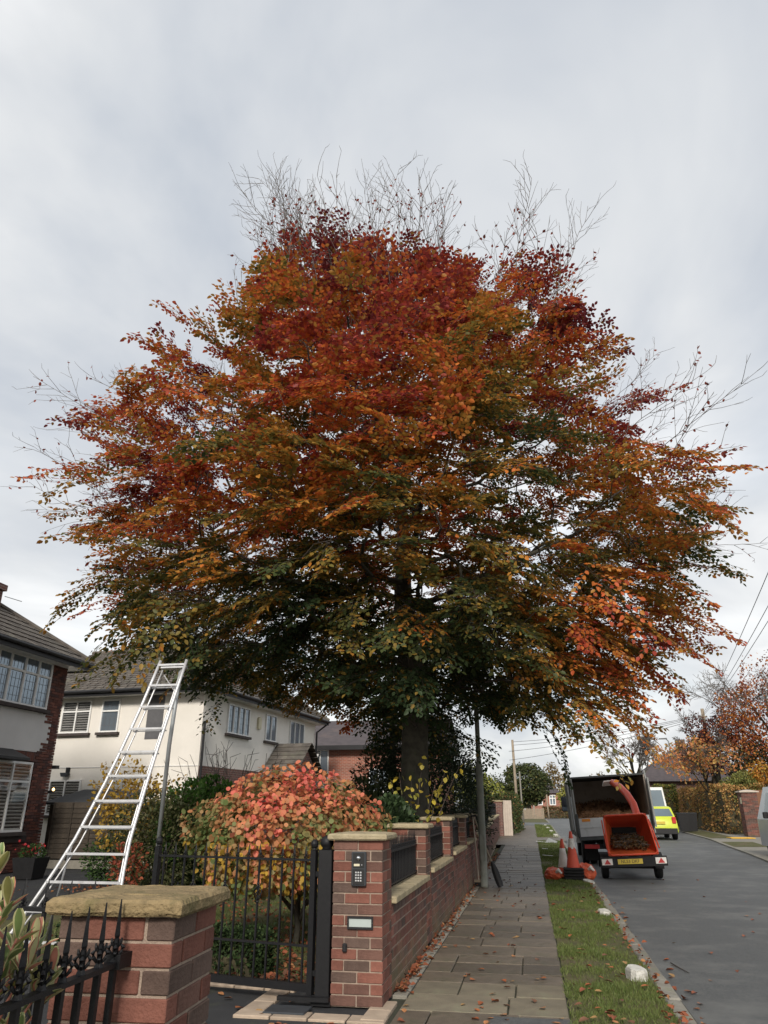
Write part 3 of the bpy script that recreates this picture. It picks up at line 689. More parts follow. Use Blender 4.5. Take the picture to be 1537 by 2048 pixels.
# ---- intercom, brick light, sensor on the gate pillar (face at y = 6.85)
FY = 6.85
ic = thing('intercom', 'dark grey keypad intercom with round camera on the brick pillar', 'intercom', (-1.505, FY, .88))
MB().box(-1.570, -1.440, FY - .035, FY, .885, 1.155, .008).build('housing', 'panel_grey', ic)
MB().box(-1.555, -1.455, FY - .040, FY - .034, 1.03, 1.145).build('camera_panel', 'ink', ic)
MB().box(-1.555, -1.455, FY - .040, FY - .034, .90, 1.018).build('keypad_panel', 'ink', ic)
MB().lathe([(.002, -.058), (.014, -.054), (.020, -.046), (.021, -.038)], (-1.505, FY, 1.105), 14, 'y').build('camera_lens', 'chrome', ic, True)
MB().box(-1.545, -1.495, FY - .043, FY - .039, 1.042, 1.06).build('name_label', 'label_cream', ic)
MB().lathe([(.004, -.044), (.004, -.039)], (-1.475, FY, 1.052), 8, 'y').build('call_button', 'key_grey', ic)
for r_ in range(4):
    for c in range(3):
        MB().box(-1.533 + c * .021, -1.519 + c * .021, FY - .044, FY - .039, .986 - r_ * .021, .999 - r_ * .021, .002).build('key', 'key_grey', ic)
bl = thing('brick_light', 'frosted rectangular brick light set in the pillar below the intercom', 'light', (-1.49, FY, .56))
m = MB()
for q in ((-1.602, -1.380, .640, .657), (-1.602, -1.380, .560, .577), (-1.602, -1.588, .577, .640), (-1.394, -1.380, .577, .640)): m.box(q[0], q[1], FY - .018, FY, q[2], q[3])
m.build('frame', 'black_plastic', bl); MB().box(-1.588, -1.394, FY - .010, FY - .002, .577, .640).build('lens', 'frosted', bl)
for x in (-1.597, -1.385): MB().lathe([(.004, -.021), (.004, -.017)], (x, FY, .608), 8, 'y').build('screw', 'chrome', bl)
sn = thing('gate_sensor', 'small black gate beam sensor low on the brick pillar', 'sensor', (-1.62, FY, .385))
MB().box(-1.640, -1.602, FY - .03, FY, .39, .455, .008).build('housing', 'black_plastic', sn)

# ---- drive, threshold stones, lawn
strip('driveway', [(-16, t) for t in (2.2, 8, 14, 20.3)], [(W_X - .03, t) for t in (2.2, 6.5, 6.9, 6.9)][:2] + [(-7.6, 14), (-7.6, 20.3)], 'drive_tarmac', z=-.018, follow=False)
strip('driveway_edge', [(-16, 2.2), (-16, 7.55)], [(W_X, 2.2), (W_X, 7.55)], 'drive_tarmac', z=-.014, follow=False)
th = thing('threshold', None, None, (-1.9, 6.6, 0)); th['kind'] = 'structure'
sm_ = MB().box(-.147, .147, -.095, .095, -.05, .006, .006).mesh('setting_stone', 'pink_stone')
for k in range(4): link_obj('setting_stone', sm_, th, (-2.27 + k * .305, 6.52, random.uniform(-.003, .003)), (0, 0, random.uniform(-.01, .01)))
for k in range(3): link_obj('setting_stone', sm_, th, (-2.32, 6.73 + k * .305, random.uniform(-.003, .003)), (0, 0, math.pi / 2))
for k in range(10): link_obj('setting_stone', sm_, th, (-2.32 - k * .302, 7.42 + k * .04, random.uniform(-.003, .003)), (0, 0, -.13))
for k in range(2): link_obj('setting_stone', sm_, th, (-1.31 + .2 * 0, 6.62 + k * .305, 0.004), (0, 0, math.pi / 2))
strip('lawn', [(-7.8, 7.62), (-7.6, 12), (-7.6, 24)], [(-1.52, 7.62), (-1.52, 12), (-1.52, 24)], 'turf', z=-.004, follow=False)
grass('lawn_grass', 'long green lawn seen through the open gate', (-6.8, -1.6, 7.9, 15), 26000, (.03, .07))

# ================================================================== THE COPPER BEECH
def make_beech():
    yaw = R(10.644); cyw, syw = math.cos(yaw), math.sin(yaw)
    ax_l = np.array([cyw, syw, 0]); ax_d = np.array([-syw, cyw, 0])            # across and along the line of sight to the trunk
    def W(l, d, z): return ax_l * l + ax_d * d + np.array([0, 0, z])
    trunk0 = W(.57, 14.65, 0)
    t = thing('beech_tree', 'huge copper beech in red, orange and olive autumn leaf over the wall', 'tree', tuple(trunk0))
    CL, CD, ZC, AL, AD, BU, BD_ = -.12, 14.72, 7.25, 6.35, 5.7, 6.45, 4.5
    def env(P):                              # 0 at the centre, 1 on the crown's hull
        q = P - (ax_l * CL + ax_d * CD + np.array([0, 0, ZC])); l = (q @ ax_l - .07 * np.clip(q[:, 2], 0, None)) / AL; d = q @ ax_d / AD; z = q[:, 2]
        zz = np.where(z > 0, z / BU, -z / BD_); pw = np.where(z > 0, 1.70, 2.7); h = np.hypot(l, d)
        return (h ** pw + np.abs(zz) ** pw) ** (1 / pw), l, zz * np.sign(z)
    # --- skeleton: trunk, limbs, then every spray point is reached from the nearest branch
    pos, par, plen = [], [], []
    def addn(p, pa): pos.append(np.array(p, float)); par.append(pa); plen.append(0 if pa < 0 else plen[pa] + np.linalg.norm(pos[-1] - pos[pa])); return len(pos) - 1
    cur = -1; trunk_ids = []
    for i in range(46):
        z = i * .25; w = .10 * math.sin(z * .7) + .05 * math.sin(z * 1.9 + 1)
        cur = addn(trunk0 + np.array([w * .6 - .02 * z, w * .4 + .01 * z, z]), cur); trunk_ids.append(cur)
    lr = np.random.default_rng(21); nl = 34
    def curve(i0, p1, bend, lift, step=.33):
        p0 = pos[i0]; d = np.linalg.norm(p1 - p0); n = max(2, int(d / step))
        mid = (p0 + p1) / 2 + np.array([0, 0, lift]) * d + lr.normal(0, bend * d, 3)
        last = i0; w = lr.normal(0, .035, (n + 1, 3))
        for k in range(1, n + 1):
            u = k / n; q = p0 * (1 - u) ** 2 + mid * 2 * u * (1 - u) + p1 * u * u
            if k < n: q = q + w[k]
            last = addn(q, last)
        return last
    for k in range(nl):
        u = (k + .5) / nl; z0 = 2.7 + 7.6 * u ** 1.1; az = k * 2.39996 + lr.normal(0, .2)
        i0 = trunk_ids[min(int(z0 / .25), 45)]
        el = (-.18 + 1.25 * u) + lr.normal(0, .12)
        dirv = np.array([math.cos(az) * math.cos(el), math.sin(az) * math.cos(el), math.sin(el)])
        L = 1.0
        while env((pos[i0] + dirv * L)[None])[0][0] < .80 and L < 9: L += .2
        p1 = pos[i0] + dirv * L
        curve(i0, p1, .05, .10 if u < .45 else -.02)
    # spray points
    NT = 2500; cand = []
    while len(cand) < NT * 2:
        l, d, z = lr.uniform(-1.05, 1.05, 3)
        P = ax_l * (CL + AL * l) + ax_d * (CD + AD * d) + np.array([0, 0, ZC + (BU if z > 0 else BD_) * z]); cand.append(P)
    cand = np.array(cand)
    # more of them than a ball holds, kept by depth below the hull and lumpy clumps
    cand = np.concatenate([cand] + [np.array([ax_l * (CL + AL * a) + ax_d * (CD + AD * b) + np.array([0, 0, ZC + (BU if c > 0 else BD_) * c]) for a, b, c in lr.uniform(-1.05, 1.05, (14000, 3))])])
    e, l_, z_ = env(cand)
    lump = vnoise(cand, .42, 5.0) * .95 + vnoise(cand, 1.0, 9.0) * .55
    lim = .91 + .16 * lump
    pr = np.where(e < lim, np.clip((e / .93) ** 2.0, .05, 1) * np.clip(1.0 + 1.25 * (lump - .02), .05, 1.0), 0)
    floor = np.where(l_ < 0, np.interp(-l_, [0, .15, .35, .5, .62, .70, .82, 1.1], [3.2, 4.0, 4.1, 4.0, 4.4, 5.1, 5.9, 7.4]), np.interp(l_, [0, .55, .75, .87, .97, 1.1], [2.85, 3.2, 4.2, 4.9, 5.6, 6.6]))
    pr *= np.where(cand[:, 2] < floor, 0, 1)
    d_front = ((cand - ax_d * CD) @ ax_d) / AD
    pr = np.where((e < .9) & (cand[:, 2] > floor) & (d_front < -.15) & (np.abs(l_) < .32), np.maximum(pr, .8), pr)
    pr = np.where((e < .95) & (cand[:, 2] > floor) & (d_front < .1) & (np.abs(l_) < .6), np.maximum(pr, .16), pr)
    keep = lr.random(len(cand)) < pr; T = cand[keep][:NT]
    dist_t = np.linalg.norm((T - trunk0)[:, :2], axis=1) + .6 * np.abs(T[:, 2] - 6); T = T[np.argsort(dist_t)]
    tips = []
    buf = np.zeros((90000, 3)); cnt = len(pos); buf[:cnt] = np.array(pos)
    pl = np.zeros(90000); pl[:cnt] = plen
    for p in T:
        dv = p - buf[:cnt]; d = np.linalg.norm(dv, axis=1)
        inner = np.linalg.norm((buf[:cnt] - trunk0)[:, :2], axis=1) - np.linalg.norm((p - trunk0)[:2])
        c = d + np.clip(inner, 0, None) * 1.2 + .06 * pl[:cnt] + np.where(buf[:cnt, 2] < 2.4, 5, 0)
        i0 = int(np.argmin(c)); 
        tip = curve(i0, p, .07, .05 if p[2] > 5 else .10, .3) if d[i0] > .12 else addn(p, i0)
        tips.append(tip)
        m_ = len(pos)
        buf[cnt:m_] = np.array(pos[cnt:m_]); pl[cnt:m_] = plen[cnt:m_]; cnt = m_
    PN = np.array(pos); PA = np.array(par); n = len(PN)
    load = np.zeros(n); load[tips] = 1.0
    for i in range(n - 1, 0, -1):
        if PA[i] >= 0: load[PA[i]] += load[i]
    rad = np.clip(.0052 * np.maximum(load, 1) ** .50, .005, .27)
    tr_set = np.zeros(n, bool); tr_set[trunk_ids] = True
    # --- trunk: continuous, flared and slightly fluted
    m = MB(); pts, rr_ = [], []
    for i, k in enumerate(trunk_ids):
        z = PN[k][2]; r0 = max(rad[k], .02) * (1.0 if z > 1 else 1 + .45 * (1 - z) ** 2); pts.append(PN[k]); rr_.append(max(r0, .29 * (1 - z / 14)) if z < 3.2 else max(r0, .24 * (1 - (z - 3.2) / 9)))
    ns = 20; vs = []
    for i, (p, r0) in enumerate(zip(pts, rr_)):
        for k in range(ns):
            a = 2 * math.pi * k / ns; fl = 1 + .07 * math.sin(3 * a + p[2] * .4) + .05 * mnoise.noise(Vector((math.cos(a) * 2, math.sin(a) * 2, p[2] * 1.3)))
            if p[2] < .8: fl += .10 * (1 - p[2] / .8) * max(0, math.sin(5 * a))
            vs.append((p[0] + r0 * fl * math.cos(a), p[1] + r0 * fl * math.sin(a), p[2]))
    fs = [(i * ns + k, i * ns + (k + 1) % ns, (i + 1) * ns + (k + 1) % ns, (i + 1) * ns + k) for i in range(len(pts) - 1) for k in range(ns)]
    m.add(vs, fs); m.build('trunk', 'bark', t, True)
    idx = np.where((PA >= 0) & ~tr_set)[0]
    r_child = rad[idx]; r_par = np.where(tr_set[PA[idx]], rad[idx] * 1.15, np.minimum(rad[PA[idx]], rad[idx] * 1.25))
    big = r_child > .022
    d_ = unit(PN[idx] - PN[PA[idx]]); ext = PN[idx] + d_ * (r_child * .5)[:, None]
    o = seg_obj('branches', t, 'bark', PN[PA[idx[big]]], ext[big], r_par[big], r_child[big], 8, 'stuff')
    o = seg_obj('fine_branches', t, 'twig', PN[PA[idx[~big]]], ext[~big], r_par[~big], r_child[~big], 4, 'stuff')
    # --- spray templates: flat, alternate side twigs, leaves in two ranks
    def template(seed, tongue=False):
        r = np.random.default_rng(seed); LP, LA, LN, SP0, SP1 = [], [], [], [], []
        def twig(p, a, L, lev):
            sub0 = len(SP0); nseg = max(2, int(L / (.075 if tongue else .12))); q = p.copy(); d = a.copy(); s = r.choice([-1, 1])
            for k in range(nseg):
                d = unit(d + np.array([0, 0, -.05]) + r.normal(0, .06, 3)); e_ = q + d * L / nseg
                if lev == 0 or k == 0: SP0.append(q.copy()); SP1.append((e_ if lev == 0 else q + d * L * .8).copy())
                q = e_
                u = (k + 1) / nseg
                if lev == 0 and u < .95:
                    for s2 in ((s,) if r.random() < .6 else (1, -1)):
                        sd = np.array([-d[1], d[0], 0]) * s2; twig(q, unit(d * .75 + sd * .8 + r.normal(0, .08, 3)), L * ((.22 * (1 - u) + .12) if tongue else (.5 * (1 - u) + .16)) * r.uniform(.8, 1.15), 1)
                    s = -s
            step = .030 if tongue else .042; nn = max(1, int(L / step))
            for k in range(nn):
                u = (k + 1) / nn
                if lev == 0 and u < .25: continue
                q = p + (e_ - p) * u; s = -s; sd = np.array([-a[1], a[0], 0]) * s
                LP.append(q); LA.append(unit(a * .75 + sd * (.8 if k < nn - 1 else .1) + np.array([0, 0, -.18]) + r.normal(0, .2, 3))); LN.append(unit(np.array([0, 0, 1]) + r.normal(0, .34, 3)))
        twig(np.zeros(3), np.array([1., 0, 0]), 1.0, 0)
        return [np.array(x) for x in (LP, LA, LN, SP0, SP1)]
    TPL = [template(s) for s in range(10)]; TNG = [template(50 + s, True) for s in range(5)]
    tipP = PN[tips]; base_d = unit(PN[tips] - PN[PA[tips]])
    e, l_, z_ = env(tipP)
    rad_d = tipP - trunk0; rad_d[:, 2] = 0; rad_d = unit(rad_d)
    lowk = np.clip((6.5 - tipP[:, 2]) / 4, 0, 1); topk = np.clip((tipP[:, 2] - 7.5) / 4, 0, 1)
    sd = unit(base_d * .45 + rad_d * (1.0 - .45 * topk)[:, None] + np.stack([np.zeros(len(tipP))] * 2 + [-.30 * lowk + .42 * topk - .04], 1) + lr.normal(0, .30, tipP.shape))
    LPs, LAs, LNs, LC, S0, S1, LLn = [], [], [], [], [], [], []
    # autumn colour: top and outer shoots turned first, low and inner shoots still green
    c_noise = vnoise(tipP, .33, 2.0); c_fine = vnoise(tipP, .95, 7.0)
    for i in range(len(tipP)):
        tp = TPL[i % 10]; x = sd[i]; up = np.array([0, 0, 1.]) + lr.normal(0, .22, 3) + .55 * topk[i] * -rad_d[i]
        zv = unit(up - x * (up @ x)); yv = np.cross(zv, x); B = np.stack([x, yv, zv], 0)
        L = lr.uniform(.62, 1.12)
        if e[i] > .84 and z_[i] < .45 and abs(l_[i]) > .45 and lr.random() < .40: tp = TNG[i % 5]; L = lr.uniform(1.3, 1.9)
        hang = 1.0
        LPs.append(tipP[i] + (tp[0] * L) @ B + np.array([0, 0, 0])); LAs.append(tp[1] @ B); LNs.append(tp[2] @ B)
        S0.append(tipP[i] + (tp[3] * L) @ B); S1.append(tipP[i] + (tp[4] * L) @ B)
        nl_ = len(tp[0])
        s = .49 + .58 * z_[i] + .10 * max(0.0, z_[i] - .25) + .40 * abs(l_[i]) ** 1.6 * min(1.0, max(.08, z_[i] * 1.3 + (.75 if l_[i] < 0 else .42))) + .58 * c_noise[i] + .38 * c_fine[i] - (.12 if e[i] < .7 else 0) + lr.normal(0, .09)
        tipw = np.clip(tp[0][:, 0], 0, 1)                      # tips of a shoot colour before its base
        sv = s + .16 * (tipw - .5) + lr.normal(0, .10, nl_)
        LC.append(sv); LLn.append(lr.uniform(.072, .108, nl_))
    LP = np.concatenate(LPs); LA = np.concatenate(LAs); LN = np.concatenate(LNs); sv = np.concatenate(LC); LL = np.concatenate(LLn)
    keys = np.array([-.10, .10, .26, .40, .53, .66, .80, 1.05])
    pal = np.array([(.045, .072, .030), (.070, .090, .030), (.155, .130, .032), (.36, .185, .035), (.54, .190, .034), (.50, .105, .032), (.31, .048, .034), (.155, .027, .030)])
    C = np.stack([np.interp(sv, keys, pal[:, k]) for k in range(3)], 1)
    C *= lr.uniform(.78, 1.22, (len(C), 1))
    gold = lr.random(len(C)) < .10; C[gold] = C[gold] * .4 + np.array([.42, .25, .05]) * .6
    S0, S1 = np.concatenate(S0), np.concatenate(S1)
    # --- bare whips above and beside the leaf
    W0, W1, WR = [], [], []
    def whip(p, d, L, r0, lev=0):
        nseg = max(3, int(L / .14)); q = p.copy(); s = 1
        for k in range(nseg):
            d = unit(d + lr.normal(0, .09, 3) + np.array([0, 0, .03])); e2 = q + d * L / nseg; u = k / nseg
            W0.append(q.copy()); W1.append(e2.copy()); WR.append((r0 * (1 - .75 * u), r0 * (1 - .75 * (k + 1) / nseg))); q = e2
            if lev < 2 and k > 0 and lr.random() < (.8 if lev == 0 else .55):
                s = -s; side = unit(np.cross(d, lr.normal(0, 1, 3))); side = unit(side + np.array([0, 0, .2]))
                whip(q, unit(d * .8 + side * .62), L * (.52 if lev == 0 else .40) * (1 - .65 * u) * lr.uniform(.7, 1.2), r0 * .55, lev + 1)
    order = lr.permutation(len(tipP)); nw = 0
    for i in order:
        if nw >= 240: break
        topp = z_[i] > .42; sidep = e[i] > .80 and abs(l_[i]) > .62 and -.35 < z_[i] < .6
        if (topp and e[i] > .66) or (sidep and lr.random() < .7):
            d = unit(rad_d[i] * (.40 if topp else 1.0) + np.array([0, 0, 1.1 if topp else .38]) + lr.normal(0, .14, 3))
            L = (lr.uniform(1.8, 3.0) if lr.random() < .6 else lr.uniform(1.0, 1.7)) if topp else lr.uniform(1.3, 2.2)
            whip(tipP[i], d, L, .011 if topp else .009); nw += 1
    WRa = np.array(WR)
    # the last leaves still hanging on the bare shoots
    wp = np.array(W0); pick = (lr.random(len(wp)) < .12) & (env(wp)[0] < 1.22); wp = wp[pick]; kx2 = len(wp)
    if kx2:
        LP = np.concatenate([LP, wp]); LA = np.concatenate([LA, unit(lr.normal(0, 1, (kx2, 3)) + [0, 0, -.5])]); LN = np.concatenate([LN, unit(lr.normal(0, 1, (kx2, 3)) + [0, 0, .5])])
        LL = np.concatenate([LL, lr.uniform(.06, .085, kx2)]); C = np.concatenate([C, np.array([.20, .045, .03]) * lr.uniform(.6, 1.6, (kx2, 1))])
    leaf_obj('crown', t, 'leaf', LP, LA, LN, LL, LL * .62, C, .16)
    seg_obj('bare_twigs', t, 'twig_grey', np.array(W0), np.array(W1), WRa[:, 0] * .7 + .0018, WRa[:, 1] * .7 + .0018, 3, 'stuff')
    seg_obj('leafy_twigs', t, 'twig', S0, S1, np.full(len(S0), .0032), np.full(len(S0), .0026), 3, 'stuff')
    return t
make_beech()

# ================================================================== SHRUBS AND GARDEN PLANTS
def palette(n, pal, w, jit=.18):
    w = np.array(w, float); w /= w.sum(); C = np.array(pal)[rng.choice(len(pal), n, p=w)]
    return C * rng.uniform(1 - jit, 1 + jit, (n, 1))
def shell_points(n, c, r, inner=.6, flat=None, lump=.18, ls=1.2, seed=0.0):
    d = rnd_dirs(n); rad_ = (inner ** 3 + (1 - inner ** 3) * rng.random(n)) ** (1 / 3)
    c = np.array(c); r = np.array(r)
    k = 1 + lump * 2 * vnoise(c + d * r, ls, seed + 1.0)
    P = c + d * r * (rad_ * k)[:, None]
    return P, d
def bush(name, label, cat, c, r, n, size, pal, w, stems=5, inner=.55, mat_='leaf', lump=.2, base=None, wid=.6, stem_r=.012, ls=1.2, seed=0.0, group=None, droop=.0, up=.35, minz=.05, parent=None):
    base = base or (c[0], c[1], zg(c[1])); t = parent or thing(name, label, cat, base, group)
    P, d = shell_points(n, c, r, inner, lump=lump, ls=ls, seed=seed); k = P[:, 2] > base[2] + minz; P, d = P[k], d[k]; n = len(P)
    ax = unit(d + rng.normal(0, .6, (n, 3)) + np.array([0, 0, -droop])); nr = unit(d * .5 + np.array([0, 0, up + .4]) + rng.normal(0, .5, (n, 3)))
    L = rng.uniform(size * .7, size * 1.25, n)
    leaf_obj('foliage', t, mat_, P, ax, nr, L, L * wid, palette(n, pal, w))
    p0, p1, r0, r1 = [], [], [], []
    for s in range(stems):
        q = np.array([base[0] + random.uniform(-.12, .12) * r[0], base[1] + random.uniform(-.12, .12) * r[1], base[2] - .02]); tgt = np.array(c) + unit(rng.normal(size=3)) * np.array(r) * .75; tgt[2] = max(tgt[2], c[2] * .8)
        nn = 6
        for k in range(nn):
            e2 = q + (tgt - q) / (nn - k) + rng.normal(0, .03, 3) * np.array([1, 1, .3]); p0.append(q); p1.append(e2); r0.append(stem_r * (1.3 - k / nn)); r1.append(stem_r * (1.3 - (k + 1) / nn)); q = e2
    seg_obj('stems', t, 'twig', np.array(p0), np.array(p1), np.array(r0), np.array(r1), 6)
    return t
def hedge(name, label, corners, z0, z1, n, size, pal, w, mat_='leaf_dull', rough=.12, cat='hedge', topround=.25):
    """clipped hedge over a quad footprint: solid dark core and a coat of leaves"""
    cs = [Vector((x, y, 0)) for x, y in corners]; ctr = sum(cs, Vector()) / 4
    t = thing(name, label, cat, (ctr.x, ctr.y, z0)); m = MB()
    ins = [(ctr + (c - ctr) * .93) for c in cs]; ins2 = [(ctr + (c - ctr) * .86) for c in cs]
    m.hexa([(c.x, c.y, z0) for c in ins], [(c.x, c.y, z1 - .22) for c in ins2]); m.build('inner_branches', 'soil', t)
    P, D = [], []
    per = [(cs[i], cs[(i + 1) % 4]) for i in range(4)]; lens = [(b - a).length * (z1 - z0) for a, b in per]; top = ((cs[1] - cs[0]).length * (cs[2] - cs[1]).length); tot = sum(lens) + top
    for (a, b), L in zip(per, lens):
        k = int(n * L / tot); u = rng.random(k); v = rng.random(k); nn = Vector((b.y - a.y, -(b.x - a.x), 0)).normalized()
        if nn.dot((a + b) / 2 - ctr) < 0: nn = -nn
        q = np.array(a)[None] + np.array(b - a)[None] * u[:, None]; zz = z0 + .03 + (z1 - z0 - .03) * v
        bul = -(np.clip(v - (1 - topround), 0, 1) / topround) ** 2 * .25
        q = q + np.array(nn)[None] * (bul + rng.uniform(-.2, .03, k))[:, None]; q[:, 2] = zz
        q += np.array(nn)[None] * (vnoise(q, .9, 4.0) * rough * 2)[:, None]; P.append(q); D.append(np.tile(np.array(nn), (k, 1)))
    k = int(n * top / tot); u, v = rng.random(k), rng.random(k)
    q = np.array([np.array(cs[0] * (1 - a) * (1 - b) + cs[1] * a * (1 - b) + cs[2] * a * b + cs[3] * (1 - a) * b) for a, b in zip(u, v)]).reshape(-1, 3)
    q[:, 2] = z1 + rng.uniform(-.15, .03, k) + (vnoise(q, .9, 6.0) * rough * 1.6 if k else 0); P.append(q); D.append(np.tile(np.array([0, 0, 1.]), (k, 1)))
    P, D = np.concatenate(P), np.concatenate(D); n = len(P); ax = unit(D * .6 + rng.normal(0, .6, (n, 3))); nr = unit(D + rng.normal(0, .6, (n, 3))); L = rng.uniform(size * .7, size * 1.3, n)
    leaf_obj('foliage', t, mat_, P, ax, nr, L, L * .62, palette(n, pal, w)); return t

# ---- smoke bush behind the gate: its largest leaves are leaves of their own
def smoke_bush():
    base = (-2.83, 9.45, 0); t = thing('smoke_bush', 'rounded smoke bush with coral pink, orange and green leaves behind the gate', 'bush', base)
    c = np.array([-2.98, 9.40, 1.12]); r = np.array([1.26, 1.15, .83]); n = 8200
    P, d = shell_points(n, c, r, .66, lump=.13, ls=1.7, seed=3.0)
    # hanging skirt, flattened below
    low = P[:, 2] < .80; P[low, 2] = .80 + (P[low, 2] - .80) * .35 + rng.normal(0, .05, low.sum())
    hue = vnoise(P, 1.9, 12.0) * .75 + vnoise(P, 5.5, 4.0) * .45 + .42 * (P[:, 2] - 1.2) + rng.normal(0, .17, n)
    keys = [-.75, -.35, -.12, .08, .28, .5, .85]
    pal = np.array([(.10, .15, .045), (.15, .18, .065), (.24, .185, .075), (.40, .19, .085), (.54, .22, .10), (.60, .185, .12), (.56, .12, .10)])
    C = np.stack([np.interp(hue, keys, pal[:, k]) for k in range(3)], 1) * rng.uniform(.95, 1.35, (n, 1))
    yel = (P[:, 2] < 1.15) & (rng.random(n) < .22); C[yel] = np.array([.50, .32, .05]) * rng.uniform(.7, 1.1, (yel.sum(), 1))
    ax = unit(d * .5 + rng.normal(0, .55, (n, 3)) + np.array([0, 0, -.55])); nr = unit(d + rng.normal(0, .38, (n, 3)) + np.array([0, 0, .25])); L = rng.uniform(.050, .076, n)
    # the leaves that show largest: on the hull, facing the pavement
    cam_p = np.array([0, 0, 1.5]); tc = unit(cam_p - P); out = ((P - c) / r); score = (unit(out) * tc).sum(1) + np.linalg.norm(out, axis=1) * .8 + L * 4
    order = np.argsort(-score); own = order[:290]; rest = order[290:]
    V, Q = None, None
    def round_leaf(p, a, nr_, L_):
        pass
    # round leaves: an eight sided blade on a short stalk
    def blades(P, ax, nr, L):
        nr = unit(nr - ax * (nr * ax).sum(1, keepdims=True)); sd_ = np.cross(nr, ax); k = 8; out_ = []
        for j in range(k):
            a = 2 * math.pi * j / k; out_.append(P + ax * (L * (.52 - .48 * math.cos(a)))[:, None] + sd_ * (L * .44 * math.sin(a))[:, None] + nr * (L * .10 * abs(math.sin(a)))[:, None])
        V = np.stack(out_, 1).reshape(-1, 3); b = np.arange(len(P)).reshape(-1, 1) * k
        return V, np.concatenate([b + np.array([[0, 1, 2, 3]]), b + np.array([[0, 3, 4, 5]]), b + np.array([[0, 5, 6, 7]])], 1).reshape(-1, 4)
    V, Q = blades(P[rest], ax[rest], nr[rest], L[rest])
    o = link_obj('foliage', fast_mesh('foliage', V - np.array(base), Q, 'leaf', np.repeat(C[rest], 8, axis=0)), t, base); o['kind'] = 'stuff'
    for i in own:
        V, Q = blades(np.zeros((1, 3)), ax[i:i + 1], nr[i:i + 1], L[i:i + 1])
        link_obj('leaf', fast_mesh('leaf', V, Q, 'leaf', np.repeat(C[i:i + 1], 8, axis=0)), t, P[i])
    m = MB()
    b0 = Vector(base)
    for q in ([(0, 0, 0), (.02, -.02, .22), (-.02, -.03, .45), (-.25, -.1, .8), (-.6, -.2, 1.2)], [(.0, 0, .18), (.10, -.02, .45), (.30, .02, .8), (.5, .1, 1.3)], [(.01, 0, .3), (.0, .08, .7), (-.1, .2, 1.3)],
              [(-.01, -.02, .35), (-.22, -.16, .60), (-.45, -.3, .75)], [(.1, -.02, .45), (.38, -.12, .62), (.62, -.2, .74)]):
        pts = [b0 + Vector(p) for p in q]; k = len(pts); m.tube(pts, [.045 * (1 - .75 * i / (k - 1)) if q[0][2] == 0 else .028 * (1 - .7 * i / (k - 1)) for i in range(k)], 8)
    m.build('stems', 'bark', t, True)
smoke_bush()

